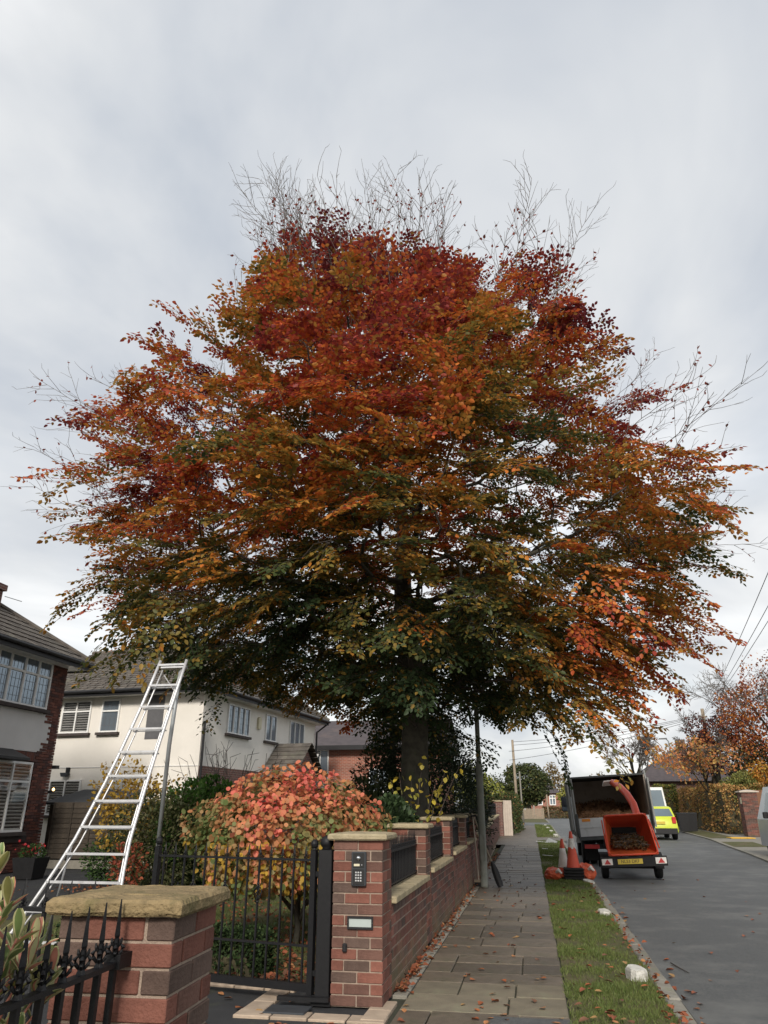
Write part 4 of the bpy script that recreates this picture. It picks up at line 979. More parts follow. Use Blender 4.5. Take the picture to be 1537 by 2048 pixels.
# ---- variegated shrub in the foreground, leaf by leaf
def fore_shrub():
    t = thing('variegated_shrub', 'pink and cream edged leafy shrub growing through the nearest railing', 'shrub', (-1.75, 2.05, 0))
    leaf_mat('leaf_olive', (.27, .26, .09), .25, .4, .25); leaf_mat('leaf_cream', (.52, .50, .26), .3, .45, .15); leaf_mat('leaf_blush', (.48, .20, .14), .3, .42, .25); leaf_mat('leaf_mid', (.16, .22, .075), .25, .42, .25)
    def blade(L, wd, mt, rim):
        m = MB(); n = 7; vs, fs, mi_ = [], [], []
        for i in range(n):
            u = i / (n - 1); w_ = wd * (math.sin(math.pi * min(u * .92 + .04, 1)) ** .7) * (.55 + .6 * u if u < .75 else 1.0); z = -.10 * L * u * u
            vs += [(u * L, -w_ / 2, z + .10 * w_), (u * L, -w_ * .33, z + .04 * w_), (u * L, 0, z - .06 * w_), (u * L, w_ * .33, z + .04 * w_), (u * L, w_ / 2, z + .10 * w_)]
        for i in range(n - 1):
            for k in range(4): fs.append((5 * i + k, 5 * i + k + 1, 5 * i + k + 6, 5 * i + k + 5)); mi_.append(1 if k in (0, 3) else 0)
        m.add(vs, fs); me = m.mesh('leaf', mt, True); me.materials.append(M[rim]); me.polygons.foreach_set('material_index', mi_); return me
    ms = [blade(.086, .037, k, r_) for k, r_ in (('leaf_olive', 'leaf_blush'), ('leaf_olive', 'leaf_cream'), ('leaf_blush', 'leaf_cream'), ('leaf_mid', 'leaf_cream'), ('leaf_mid', 'leaf_cream'), ('leaf_olive', 'leaf_cream'))] + [blade(.08, .034, 'leaf_cream', 'leaf_blush'), blade(.07, .032, 'leaf_mid', 'leaf_cream')]
    edge = {}
    rs = random.Random(4)
    tips = [(-1.565, 2.13, 1.335, .0), (-1.60, 2.20, 1.21, .2), (-1.44, 2.10, 1.165, .5), (-1.52, 2.05, 1.13, .2), (-1.37, 2.12, 1.125, .9), (-1.58, 1.98, 1.08, .1), (-1.50, 2.22, 1.06, .3), (-1.66, 2.15, 1.16, -.4), (-1.45, 2.2, .93, .3), (-1.62, 2.05, .98, 0), (-1.40, 2.28, .80, .5), (-1.55, 2.35, .84, .1), (-1.72, 2.3, 1.0, -.3), (-1.36, 2.22, .98, .9), (-1.48, 2.0, .86, .3), (-1.60, 2.3, .70, 0), (-1.43, 2.36, .70, .3), (-1.70, 1.9, 1.22, -.2), (-1.64, 2.02, 1.26, -.2), (-1.53, 2.16, 1.24, .1), (-1.47, 2.02, 1.19, .3), (-1.40, 2.0, 1.10, .6), (-1.35, 2.08, 1.08, .9), (-1.52, 2.1, 1.0, .2), (-1.42, 2.06, 1.02, .5), (-1.57, 2.1, .90, 0), (-1.38, 2.12, .88, .7), (-1.50, 2.12, .78, .2), (-1.34, 2.18, 1.04, .9)]
    stem = MB()
    for (x, y, z, lean) in tips:
        if z < 1.13: x, y = x - .11, y + .13
        b0 = Vector((-1.74 + rs.uniform(-.1, .1), 2.15 + rs.uniform(-.1, .1), 0)); tp = Vector((x, y, z)); mid = (b0 + tp) / 2 + Vector((-.05, 0, .12))
        stem.tube([b0, b0.lerp(mid, .6), mid, mid.lerp(tp, .55) + Vector((0, 0, .015)), tp], [.008, .007, .006, .004, .003], 6)
        d0 = (tp - mid).normalized()
        for k in range(8):
            a = k * 2.4 + rs.random(); el = rs.uniform(.35, 1.15) if k < 6 else rs.uniform(1.1, 1.4)
            hx = Vector((math.cos(a), math.sin(a), 0)); d = (hx * math.cos(el) + Vector((0, 0, 1)) * math.sin(el) * .9 + d0 * .35).normalized()
            q = d.to_track_quat('X', 'Z').to_euler()
            p = tp - d0 * (.012 * (7 - k))
            link_obj('leaf', rs.choice(ms), t, p, (q.x + rs.uniform(-.5, .5), q.y, q.z))
    stem.build('stems', 'leaf_blush', t, True)
fore_shrub()

GREEN = [(.045, .085, .025), (.075, .12, .035), (.03, .055, .02)]
bush('laurel_hedge', 'glossy bright green laurel beside the white house', 'shrub', (-6.75, 15.4, 1.05), (1.05, .9, 1.0), 5200, .11, [(.07, .15, .03), (.11, .20, .045), (.04, .085, .02)], [3, 2, 2], lump=.08)
bush('evergreen_shrub', 'dark olive evergreen shrub beside the ladder pole', 'shrub', (-7.15, 14.3, .85), (.85, .7, .95), 5200, .07, [(.055, .065, .025), (.10, .11, .045), (.16, .15, .07)], [3, 2, 1], lump=.2, seed=2)
ys_ = bush('yellow_shrub', 'spindly small tree with sparse golden yellow leaves behind the ladder', 'shrub', (-8.45, 15.6, 1.55), (1.10, .75, .85), 1700, .085, [(.46, .30, .05), (.36, .22, .04), (.24, .15, .05)], [3, 2, 1], stems=18, inner=.25, lump=.35, stem_r=.013, base=(-8.3, 15.6, 0))
bush('rust_shrub', 'low shrub with rusty orange leaves at the lawn edge', 'shrub', (-6.95, 12.9, .62), (.32, .3, .38), 420, .07, [(.36, .10, .05), (.28, .07, .04), (.1, .1, .04)], [2, 2, 2], inner=.3)
bush('conifer_bush', 'dark ground hugging evergreen at the foot of the fence', 'shrub', (-9.0, 16.2, .45), (.7, .5, .55), 2200, .07, GREEN, [2, 1, 2], mat_='leaf_dull')
bush('rhododendron', 'dark green leafy shrub just behind the railings', 'shrub', (-1.98, 11.15, 1.0), (.40, 1.15, .62), 4200, .085, [(.045, .075, .03), (.08, .12, .055), (.03, .05, .022)], [3, 1, 2], lump=.15)
bush('small_tree', 'dark green garden shrub with pale patches behind the smoke bush', 'shrub', (-3.1, 14.4, 1.05), (.75, .8, .95), 3200, .08, [(.035, .05, .02), (.06, .075, .03), (.11, .10, .05)], [3, 2, 1], lump=.25, seed=8)
bush('yew_shrub', 'very dark yew filling the corner behind the beech trunk', 'shrub', (-2.45, 19.6, 1.8), (1.35, 2.0, 1.9), 11000, .09, [(.016, .024, .013), (.024, .034, .016), (.035, .045, .02)], [3, 2, 1], mat_='leaf_dull', wid=.3, lump=.2)
bush('yew_shrub', 'broad dark evergreen behind the far railings beyond the lamp post', 'shrub', (-2.6, 25.0, 1.7), (1.2, 3.0, 1.75), 9000, .12, [(.016, .026, .014), (.026, .04, .018), (.045, .06, .025)], [3, 2, 1], mat_='leaf_dull', wid=.35, lump=.25, seed=5)
bush('yew_shrub', 'dark shrub with a few pale leaves left of the beech trunk', 'shrub', (-3.35, 17.4, 1.4), (.65, 1.0, 1.4), 5000, .09, [(.020, .03, .015), (.034, .046, .022), (.07, .075, .035)], [4, 2, 1], mat_='leaf_dull', wid=.4, lump=.3, seed=15)
hedge('box_hedge', 'low clipped dark box hedge just inside the gate', [(-4.9, 7.75), (-2.62, 7.62), (-2.62, 8.02), (-4.9, 8.15)], 0, .40, 11000, .036, [(.035, .06, .02), (.055, .085, .028), (.02, .035, .014)], [2, 1, 2], rough=.05)
# bare twiggy shrub by the white house
bt = thing('bare_shrub', 'leafless twiggy shrub against the white house corner', 'shrub', (-8.3, 20.5, 0)); p0, p1 = [], []
for k in range(26):
    q = np.array([-8.3 + rng.normal(0, .25), 20.5 + rng.normal(0, .2), 0]); d = unit(np.array([rng.normal(0, .28), rng.normal(0, .2), 1.0]))
    for s in range(9):
        e2 = q + d * .33 + rng.normal(0, .03, 3); p0.append(q); p1.append(e2); q = e2
        if s > 3:
            f = q + unit(d + rng.normal(0, .5, 3)) * .35; p0.append(q); p1.append(f)
seg_obj('stems', bt, 'twig_grey', np.array(p0), np.array(p1), np.full(len(p0), .008), np.full(len(p0), .005), 4)

# ---- sapling with yellow heart-shaped leaves in front of the trunk
sp = thing('yellow_sapling', 'thin sapling with bright yellow leaves in front of the beech trunk', 'sapling', (-1.95, 12.6, 0))
m = MB(); pts_l = []
for k in range(7):
    b0 = Vector((-1.95, 12.6, 0)); tp = Vector((-2.25 + k * .19, 12.45 + random.uniform(-.2, .2), 1.72 + random.uniform(0, .5))); mid = (b0 + tp) / 2 + Vector((0, 0, .35))
    c_ = [b0.lerp(mid, u).lerp(mid.lerp(tp, u), u) for u in (0, .25, .5, .75, 1)]; m.tube(c_, [.012, .01, .008, .006, .003], 5)
    for u in np.linspace(.55, 1.0, 13): pts_l.append(b0.lerp(mid, u).lerp(mid.lerp(tp, u), u))
m.build('stems', 'twig', sp)
for i in range(5): leaf_mat(f'leaf_yellow_{i}', [(.60, .46, .06), (.52, .42, .07), (.62, .50, .10), (.45, .33, .06), (.40, .38, .08)][i], .35, .5)
ylm = []
for i in range(5):
    V, Q = leaf_arrays(np.zeros((1, 3)), np.array([[1., 0, 0]]), np.array([[0, 0, 1.]]), .092, .075, .12); ylm.append(fast_mesh('leaf', V, Q, f'leaf_yellow_{i}'))
for p in pts_l:
    link_obj('leaf', random.choice(ylm), sp, p + Vector((random.uniform(-.07, .07), random.uniform(-.1, .1), random.uniform(-.08, .08))), (random.uniform(-.8, .8), random.uniform(.3, 1.4), random.uniform(0, 6.28)))

# ---- spruce behind the beech trunk
def spruce(label, base, H, rb, seed):
    r = np.random.default_rng(seed); t = thing('spruce_tree', label, 'tree', base); b = np.array(base)
    MB().tube([b, b + [0, 0, H * .5], b + [0, 0, H]], [.13, .08, .01], 8).build('trunk', 'bark', t)
    p0, p1, LP, LA, LN = [], [], [], [], []
    for lv in np.arange(1.3, H - .2, .28):
        L = rb * (1 - (lv / H) ** 1.3) + .15
        for k in range(6):
            a = r.uniform(0, 6.28); d = np.array([math.cos(a), math.sin(a), -.12]); q = b + [0, 0, lv + r.uniform(-.1, .1)]; Lk = L * r.uniform(.6, 1.1); ns = 9
            for s in range(ns):
                d = unit(d + np.array([0, 0, (-.06 if s < 5 else .07)]) + r.normal(0, .04, 3)); e2 = q + d * Lk / ns; p0.append(q); p1.append(e2)
                if s > 0:
                    for side in (-1, 1):
                        sd_ = unit(np.array([-d[1], d[0], 0]) * side + d * .8 + np.array([0, 0, -.35]) + r.normal(0, .15, 3)); sl = Lk * .26 * (1 - s / ns * .5)
                        nn = max(4, int(sl / .028)); u = r.random(nn)[:, None]; pts = q + sd_ * sl * u
                        LP.append(pts); LA.append(unit(sd_ + r.normal(0, .55, (nn, 3)))); LN.append(unit(r.normal(0, 1, (nn, 3)) + [0, 0, 1]))
                q = e2
    seg_obj('branches', t, 'bark', np.array(p0), np.array(p1), np.full(len(p0), .012), np.full(len(p0), .009), 4, 'stuff')
    LP, LA, LN = map(np.concatenate, (LP, LA, LN)); n = len(LP); L = r.uniform(.05, .085, n)
    leaf_obj('needles', t, 'leaf_dull', LP, LA, LN, L, L * .26, palette(n, [(.022, .036, .022), (.035, .05, .03), (.05, .065, .04)], [3, 2, 1]))
spruce('dark spruce with drooping boughs behind the beech trunk', (-2.55, 18.2, 0), 6.2, 2.1, 3)
spruce('dark spruce left of the beech trunk against the brick house', (-3.5, 19.8, 0), 6.4, 1.0, 8)

# ================================================================== HOUSES
cg = bpy.data.materials.new('clear_glass'); cg.use_nodes = True; N, L = cg.node_tree.nodes, cg.node_tree.links
tr = N.new('ShaderNodeBsdfTransparent'); gl = N.new('ShaderNodeBsdfGlossy'); gl.inputs['Roughness'].default_value = .03; mi = N.new('ShaderNodeMixShader'); mi.inputs[0].default_value = .10
L.new(tr.outputs[0], mi.inputs[1]); L.new(gl.outputs[0], mi.inputs[2]); L.new(mi.outputs[0], N['Material Output'].inputs['Surface']); M['clear_glass'] = cg

def window(parent, T, u0, u1, w0, w1, cols=2, transom=None, leaded=False, shutter=False, sill='sill_dark', fr=.055, depth=.06, back='black_plastic'):
    """T maps (along the wall, outwards, up) to the world; frame and sill in one part, panes below it"""
    xs = np.linspace(u0, u1, cols + 1) if not hasattr(cols, '__len__') else np.array([u0] + list(cols) + [u1]); m = MB(); m.T = T
    zs = [w0, w1] if transom is None else [w0, transom, w1]
    m.box(u0, u1, -.02, depth, w0, w0 + fr); m.box(u0, u1, -.02, depth, w1 - fr, w1)
    for i, x in enumerate(xs):
        a = x if i == 0 else (x - fr if i == len(xs) - 1 else x - fr / 2); m.box(a, a + fr, -.02, depth - .002, w0 + fr, w1 - fr)
    if transom is not None:
        for a, b in zip(xs[:-1], xs[1:]): m.box(a + fr * .5, b - fr * .5, -.02, depth - .004, transom - fr / 2, transom + fr / 2)
    f = m.build('window', 'upvc', parent)
    for a, b in zip(xs[:-1], xs[1:]):
        for c, d in zip(zs[:-1], zs[1:]):
            m = MB(); m.T = T; pv = .044 if shutter else .012; m.box(a + fr * .5, b - fr * .5, pv, pv + .006, c + fr * .5, d - fr * .5); m.build('pane', 'clear_glass' if shutter else 'pane_glass', f)
            if shutter:
                m = MB(); m.T = T
                zz = c + fr
                while zz < d - fr - .03:
                    m.prism([(a + fr * .8, .008, zz), (a + fr * .8, .036, zz + .030), (a + fr * .8, .036, zz + .040), (a + fr * .8, .008, zz + .01)], (b - a - fr * 1.6, 0, 0)); zz += .085
                m.build('shutter_slats', 'shutter', f)
                m = MB(); m.T = T; m.box(a + fr * .5, b - fr * .5, .001, .004, c + fr * .5, d - fr * .5); m.build('room_shade_sheet', back, f)  # flat black sheet: the unlit room's shade put into its colour
            if leaded:
                m = MB(); m.T = T
                for k in range(1, 4): x = a + (b - a) * k / 4; m.box(x - .005, x + .005, .018, .023, c + fr, d - fr)
                nz = max(2, int((d - c) / .2))
                for k in range(1, nz): z = c + (d - c) * k / nz; m.box(a + fr, b - fr, .018, .0225, z - .005, z + .005)
                m.build('leading', 'lead', f)
    if sill:
        m = MB(); m.T = T; m.box(u0 - .08, u1 + .08, -.02, depth + .07, w0 - .09, w0 - .001); m.build('sill', sill, f)
    return f
def courses(m, A, B, n, lift=.035, t0=0.0, t1=1.0):
    """overlapping rows of tiles; A(t), B(t) give the two ends of a row"""
    for i in range(n):
        ta, tb = t0 + (t1 - t0) * i / n, t0 + (t1 - t0) * min((i + 1.12) / n, 1.0)
        a0, b0, a1, b1 = Vector(A(ta)), Vector(B(ta)), Vector(A(tb)), Vector(B(tb)); nr = (b0 - a0).cross(a1 - a0)
        if nr.length < 1e-6: continue
        nr.normalize(); nr = nr if nr.z > 0 else -nr
        k = max(1, int((b0 - a0).length / .33))
        for j in range(k):
            u0, u1 = j / k + .002, (j + 1) / k - .002; q = [a0.lerp(b0, u0), a0.lerp(b0, u1), a1.lerp(b1, u1), a1.lerp(b1, u0)]
            jt = random.uniform(-.004, .004)
            hi = [q[0] + nr * (lift + .02 + jt), q[1] + nr * (lift + .02 + jt), q[2] + nr * .02, q[3] + nr * .02]
            m.add(q[:2] + hi, [(0, 1, 3, 2), (2, 3, 4, 5)])

# ---- house 1: brick and white render, far left
h1 = thing('brick_house', 'dark brick house with white rendered panel, leaded upper window and chimney', 'house', (-17, 14.5, 0))
X1, YC = -13.2, 19.55
MB().box(-22, X1 - .105, 6, YC - .003, -.05, 5.45).build('wall', 'mortar_dark', h1)
F1 = Matrix(((0, 1, 0, X1), (1, 0, 0, 0), (0, 0, 1, 0), (0, 0, 0, 1)))
UW = (16.0, 18.78, 4.06, 5.36); LW = (15.6, 18.62, .95, 2.66)
bm1 = MB(); ch = .0745; nrow = int(5.4 / ch)
for c in range(nrow):
    z = c * ch; step = 0
    yv = YC - (.225 if c % 2 == 0 else .1125) 
    while yv > 15.2:
        a, b = yv, yv + .215; zc = z + .032; ym = (a + b) / 2
        # the white panel has a toothed edge
        edge = 19.05 + (.14 if c % 2 else 0) - abs(zc - 3.42) * .30
        inwin = (LW[2] - .08 < zc < LW[3] + .0 and ym < LW[1] + .05) or (UW[2] - .1 < zc < UW[3] + .1 and ym < UW[1] + .05)
        inren = 2.95 < zc < 3.97 and ym < edge; sold = 2.66 <= zc <= 2.95 and ym < 18.75
        if not (inwin or inren or sold): bm1.box(X1 - .10, X1 + random.uniform(-.003, .002), a, min(b, YC), z + .004, z + .069)
        yv -= .225
    if c % 2 == 1: bm1.box(X1 - .10, X1, YC - .1025, YC, z + .004, z + .069)
o = bm1.build('bricks', 'brick_old', h1); o['kind'] = 'stuff'
bm1 = MB(); yv = 18.72
while yv > 15.3: bm1.box(X1 - .1, X1 + random.uniform(0, .004), yv - .066, yv, 2.70, 2.925); yv -= .076
o = bm1.build('soldier_course', 'brick_old', h1); o['kind'] = 'stuff'
MB().box(X1 - .104, X1 - .012, 15, 19.2, 2.94, 4.0).build('render_panel', 'render_grey', h1)
window(h1, F1, UW[0], UW[1], UW[2], UW[3], cols=[16.5, 17.0, 17.6, 18.18], transom=4.93, leaded=True)
window(h1, F1, LW[0], LW[1], LW[2], LW[3], cols=[16.2, 17.0, 17.85], transom=2.17, shutter=True, sill='sill_dark')
MB().box(X1 - .10, X1 + .03, 15, 18.9, .70, .86).build('stone_course', 'sill_dark', h1)
# eaves, hip roof
EZ = 5.50; xo, yo = -12.66, 20.02; RH = 2.9; kx_ = 4.2
def A1(t): return (xo - kx_ * t, yo - kx_ * t, EZ + RH * t)
def B1(t): return (xo - kx_ * t, 5.5, EZ + RH * t)
m = MB(); courses(m, A1, B1, 15, .03)
o = m.build('roof_tiles', 'roof_tile', h1); o['kind'] = 'stuff'
m = MB(); courses(m, lambda t: (-22.5 + 0 * t, yo - kx_ * t, EZ + RH * t), A1, 15, .03); o = m.build('roof_tiles', 'roof_tile', h1); o['kind'] = 'stuff'
MB().add([A1(0), B1(0), B1(1), A1(1), (-22.5, yo, EZ), (-22.5, yo - kx_, EZ + RH)], [(0, 1, 2, 3), (0, 3, 5, 4)]).build('roof', 'roof_tile', h1)
MB().tube([Vector(A1(0)) + Vector((0, 0, .05)), Vector(A1(1)) + Vector((0, 0, .05))], .085, 8).build('hip_ridge', 'roof_tile', h1)
m = MB(); m.box(xo - .03, xo + .001, 5.5, yo, EZ - .20, EZ + .012); m.box(-22.5, xo - .03, yo - .03, yo, EZ - .20, EZ + .012); m.build('fascia', 'fascia', h1)
m = MB(); m.box(X1 - .05, xo - .03, 5.5, yo - .03, EZ - .16, EZ - .13); m.box(-22, X1 - .05, YC, yo - .03, EZ - .16, EZ - .13); m.build('soffit', 'upvc', h1)
m = MB(); m.tube([(xo + .06, 5.5, EZ - .04), (xo + .06, yo, EZ - .04)], .055, 8); m.build('gutter', 'fascia', h1)
ch1 = MB().box(-15.2, -14.35, 16.6, 17.62, 6.3, 7.25).build('chimney', 'brick_dark_far', h1)
MB().box(-15.27, -14.28, 16.53, 17.69, 7.25, 7.42).build('chimney_cap', 'brick_dark_far', ch1)
MB().lathe([(.14, 7.42), (.13, 7.5), (.11, 7.9), (.14, 7.93), (.14, 7.98)], (-14.78, 16.95, 0), 12).build('chimney_pot', 'terracotta', ch1, True)
MB().tube([(-14.3, 17.66, 7.10), (-13.98, 18.0, 7.02)], .012, 5).build('aerial_arm', 'galv', ch1)
MB().prism([(X1, 16.4, 2.95), (X1 + .55, 16.4, 2.72), (X1 + .55, 16.4, 2.66), (X1, 16.4, 2.66)], (0, 1.35, 0)).build('porch_canopy', 'fascia', h1)
MB().box(X1 - .10, X1 + .12, YC, YC + .16, 2.55, 2.64).build('corner_bracket', 'fascia', h1)
wl_ = thing('wall_lamp', 'small lit lamp at the corner of the dark brick house', 'lamp', (X1 + .1, YC + .06, 1.86))
MB().box(X1 - .02, X1 + .1, YC, YC + .08, 1.90, 1.97).build('bracket', 'iron', wl_)
MB().lathe([(.01, 1.965), (.03, 1.985), (.034, 2.02), (.012, 2.05)], (X1 + .06, YC + .14, 0), 10).build('bulb', 'lamp_glow', wl_, True)

# ---- house 2: white rendered, hipped roof
h2 = thing('white_house', 'white rendered house with brown tiled hipped roof behind the ladder', 'house', (-14, 29, 0))
O2 = Vector((-10.9, 24.2, 0)); e1 = Vector((1, 10.6, 0)).normalized(); n1 = Vector((10.6, -1, 0)).normalized(); L2, D2 = 10.7, 9.0
def P2(s, a, z): return O2 + e1 * s - n1 * a + Vector((0, 0, z))       # s along the street face, a back from it
def TM(o, u, v): return Matrix(((u.x, v.x, 0, o.x), (u.y, v.y, 0, o.y), (0, 0, 1, o.z), (0, 0, 0, 1)))
m = MB(); m.hexa([P2(0, 0, 0), P2(L2, 0, 0), P2(L2, D2, 0), P2(0, D2, 0)], [P2(0, 0, 5.45), P2(L2, 0, 5.45), P2(L2, D2, 5.45), P2(0, D2, 5.45)]); m.build('wall', 'render_cream', h2)
TS = TM(O2, e1, n1); TG = TM(O2, -n1, -e1)                               # street face, gable face
m = MB(); m.T = TG; m.box(0.02, D2, 0, .018, 2.84, 2.87); m.build('render_bead', 'render_grey', h2)
m = MB(); m.T = TS; m.box(0.05, L2, 0, .03, 0, 2.86); m.build('brick_plinth', 'brick_dark_far', h2)
m = MB(); m.T = TG; m.box(1.55, 2.2, .0, .012, 3.75, 5.30); m.build('recess_panel', 'lead', h2)
window(h2, TG, 4.52, 5.75, 4.02, 5.16, 2, 4.78, shutter=True); window(h2, TG, 3.32, 4.08, 4.02, 5.16, 1, 4.76, leaded=True, shutter=False); window(h2, TG, 4.5, 5.8, 1.3, 2.45, 2, None, shutter=True)
window(h2, TS, 1.75, 3.55, 4.06, 5.12, 4, None, leaded=True); window(h2, TS, 5.05, 6.1, 4.06, 5.12, 2, None, leaded=True); window(h2, TS, 7.55, 9.2, 4.06, 5.12, 3, None, leaded=True)
ab = thing('alarm_box', 'small cream alarm box between the white house windows', 'alarm box', tuple(P2(4.4, -.03, 4.45))); m = MB(); m.T = TS; m.prism([(4.28, .0, 4.45), (4.54, .0, 4.45), (4.54, .0, 4.85), (4.41, 0, 4.92), (4.28, 0, 4.85)], (0, .09, 0)); m.build('housing', 'label_cream', ab)
sl = thing('security_light', 'black security lamp on the white gable wall', 'lamp', tuple(P2(0, 5.1, 2.6)))
m = MB(); m.T = TG; m.box(5.05, 5.2, 0, .05, 2.66, 2.86); m.build('bracket', 'iron', sl); m = MB(); m.T = TG; m.prism([(5.0, .05, 2.68), (5.3, .05, 2.68), (5.25, .05, 2.55), (5.05, .05, 2.55)], (0, .16, 0)); m.build('lamp_head', 'panel_grey', sl)
OV, R2, T2 = .48, 5.35, 2.65; E2 = 5.42
EA = lambda t: P2(-OV + (R2 + OV) * t, -OV + (3.1 + OV) * t, E2 + T2 * t); EB = lambda t: P2(-OV + (R2 + OV) * t, D2, E2 + T2 * t); EC = lambda t: P2(L2 + OV - (L2 + OV - R2) * t, -OV + (3.1 + OV) * t, E2 + T2 * t)
m = MB(); courses(m, EA, EB, 21, .035); courses(m, EC, EA, 21, .035); o = m.build('roof_tiles', 'roof_tile', h2); o['kind'] = 'stuff'
MB().add([EA(0), EB(0), EB(1), EA(1), EC(0), P2(L2 + OV, D2, E2), EC(1)], [(0, 1, 2, 3), (0, 3, 4), (4, 6, 2, 5)]).build('roof', 'roof_tile', h2)
m = MB(); m.tube([EA(0) + Vector((0, 0, .06)), EA(1) + Vector((0, 0, .06)), EB(1) + Vector((0, 0, .06))], .1, 8); m.tube([EC(0) + Vector((0, 0, .06)), EC(1) + Vector((0, 0, .06))], .1, 8); m.build('ridge_tiles', 'roof_tile', h2)
m = MB(); m.bar(P2(-OV, -OV, E2 - .09), P2(L2 + OV, -OV, E2 - .09), .03, .2); m.bar(P2(-OV, -OV, E2 - .09), P2(-OV, D2, E2 - .09), .03, .2); m.build('fascia', 'fascia', h2)
m = MB(); m.tube([P2(-OV, -OV - .07, E2 - .03), P2(L2 + OV, -OV - .07, E2 - .03)], .06, 8); m.tube([P2(-OV - .07, -OV, E2 - .03), P2(-OV - .07, D2, E2 - .03)], .06, 8); m.build('gutter', 'fascia', h2)
m = MB(); m.hexa([P2(-OV + .02, -OV + .02, E2 - .17), P2(L2 + OV, -OV + .02, E2 - .17), P2(L2 + OV, D2, E2 - .17), P2(-OV + .02, D2, E2 - .17)], [P2(-OV + .02, -OV + .02, E2 - .15), P2(L2 + OV, -OV + .02, E2 - .15), P2(L2 + OV, D2, E2 - .15), P2(-OV + .02, D2, E2 - .15)]); m.build('soffit', 'upvc', h2)
for pts in ([P2(.05, -.07, 4.3), P2(.05, -.07, 0)], [P2(L2 + .35, -OV - .05, E2 - .1), P2(L2 - .1, -.12, E2 - .55), P2(L2 - .1, -.08, 0)]): MB().tube(pts, .045, 8).build('downpipe', 'fascia', h2)
# gabled porch
m = MB(); ps = 6.6
m.prism([P2(ps - 1.75, -.0, 2.7), P2(ps - .25, -.0, 3.92), P2(ps + 1.3, -.0, 2.7)], n1 * 1.3); m.build('porch_gable', 'brick_dark_far', h2)
m = MB(); a_, t_, b_ = (P2(ps - 1.95, -.02, 2.62), P2(ps - .25, -.02, 4.02), P2(ps + 1.5, -.02, 2.62))
courses(m, lambda t: a_.lerp(t_, t), lambda t: (a_ + n1 * 1.55).lerp(t_ + n1 * 1.55, t), 8, .03); courses(m, lambda t: b_.lerp(t_, t), lambda t: (b_ + n1 * 1.55).lerp(t_ + n1 * 1.55, t), 8, .03); o = m.build('porch_tiles', 'roof_tile', h2); o['kind'] = 'stuff'

# ---- house 3: brick, behind
h3 = thing('brick_house', 'red brick house with plain dark slate roof beyond the white house', 'house', (-8, 42, 0))
z3 = zg(38); MB().box(-14, -4.4, 38, 46, 0, 4.50).build('wall', 'brick_far', h3)
F3 = Matrix(((1, 0, 0, 0), (0, -1, 0, 38), (0, 0, 1, 0), (0, 0, 0, 1)))
wn3 = window(h3, F3, -10.92, -10.02, 2.55, 4.32, 2, None, sill='upvc', back='black_plastic')
m = MB(); m.T = F3; m.prism([(-10.95, .06, 4.20), (-10.50, .06, 4.20), (-10.50, .34, 3.93), (-10.95, .34, 3.93)], (0, .03, .03)); m.build('open_light', 'upvc', wn3)
window(h3, F3, -7.9, -6.9, 2.3, 3.4, 2, None, sill='upvc')
MB().prism([(-14.4, 37.55, 4.45), (-14.4, 42, 6.2), (-14.4, 46.4, 4.45)], (10.4, 0, 0)).build('roof', 'roof_slate', h3)
m = MB(); m.box(-14.4, -4.0, 37.50, 37.548, 4.28, 4.50); m.build('gutter', 'fascia', h3)

# ---- fence and shed beyond the drive
for k in range(3):
    x0 = -13.18 + k * 1.86; fc = thing('fence_panel', f'dark brown lapped timber fence panel, {["next to the brick house corner", "in the middle, behind the yellow shrub", "nearest to the laurel"][k]}', 'fence', (x0 + .9, 19.9, .2), 'timber fence panels')
    bmz = MB().box(-.905, .905, -.010, .010, -.075, .075).mesh('board', 'fence_wood')
    for r_ in range(11): link_obj('board', bmz, fc, (x0 + .92, 19.88 + random.uniform(-.004, .004), .32 + r_ * .128), (R(-9), random.uniform(-.004, .004), 0))
    bt_ = MB().box(-.02, .02, -.015, .015, 0, 1.44).mesh('batten', 'fence_wood')
    for u in (.05, .62, 1.22, 1.79): link_obj('batten', bt_, fc, (x0 + u, 19.855, .22))
    MB().box(x0, x0 + 1.84, 19.88, 19.93, .0, .21).build('gravel_board', 'concrete', fc); MB().box(x0 + 1.78, x0 + 1.86, 19.84, 19.95, 0, 1.68).build('post', 'fence_wood', fc)
sh = thing('garden_shed', 'dark felt roofed shed behind the timber fence', 'shed', (-12.6, 21.6, 0))
MB().box(-13.9, -11.6, 20.8, 22.6, 0, 1.62).build('wall', 'fence_wood', sh)
MB().hexa([(-14.05, 20.6, 1.62), (-11.4, 20.6, 1.62), (-11.4, 22.7, 2.02), (-14.05, 22.7, 2.02)], [(-14.05, 20.6, 1.68), (-11.4, 20.6, 1.68), (-11.4, 22.7, 2.08), (-14.05, 22.7, 2.08)]).build('roof', 'felt', sh)

# ---- planter with red flowers by the brick house
pt = thing('planter', 'square black planter of red flowers by the brick house', 'planter', (-11.6, 17.0, 0))
MB().hexa([(-11.85, 16.78, 0), (-11.4, 16.78, 0), (-11.4, 17.22, 0), (-11.85, 17.22, 0)], [(-11.92, 16.7, .45), (-11.33, 16.7, .45), (-11.33, 17.3, .45), (-11.92, 17.3, .45)]).build('pot', 'black_plastic', pt)
bush(None, None, None, (-11.62, 17.0, .52), (.30, .28, .2), 500, .06, GREEN, [2, 1, 1], stems=3, base=(-11.6, 17.0, .3), parent=pt, stem_r=.006)
P = np.array([-11.62, 17.0, .66]) + rng.normal(0, 1, (26, 3)) * [.17, .15, .07]; leaf_obj('flowers', pt, 'leaf', P, rnd_dirs(26), rnd_dirs(26), .07, .06, palette(26, [(.6, .06, .07), (.5, .04, .05)], [1, 1]))

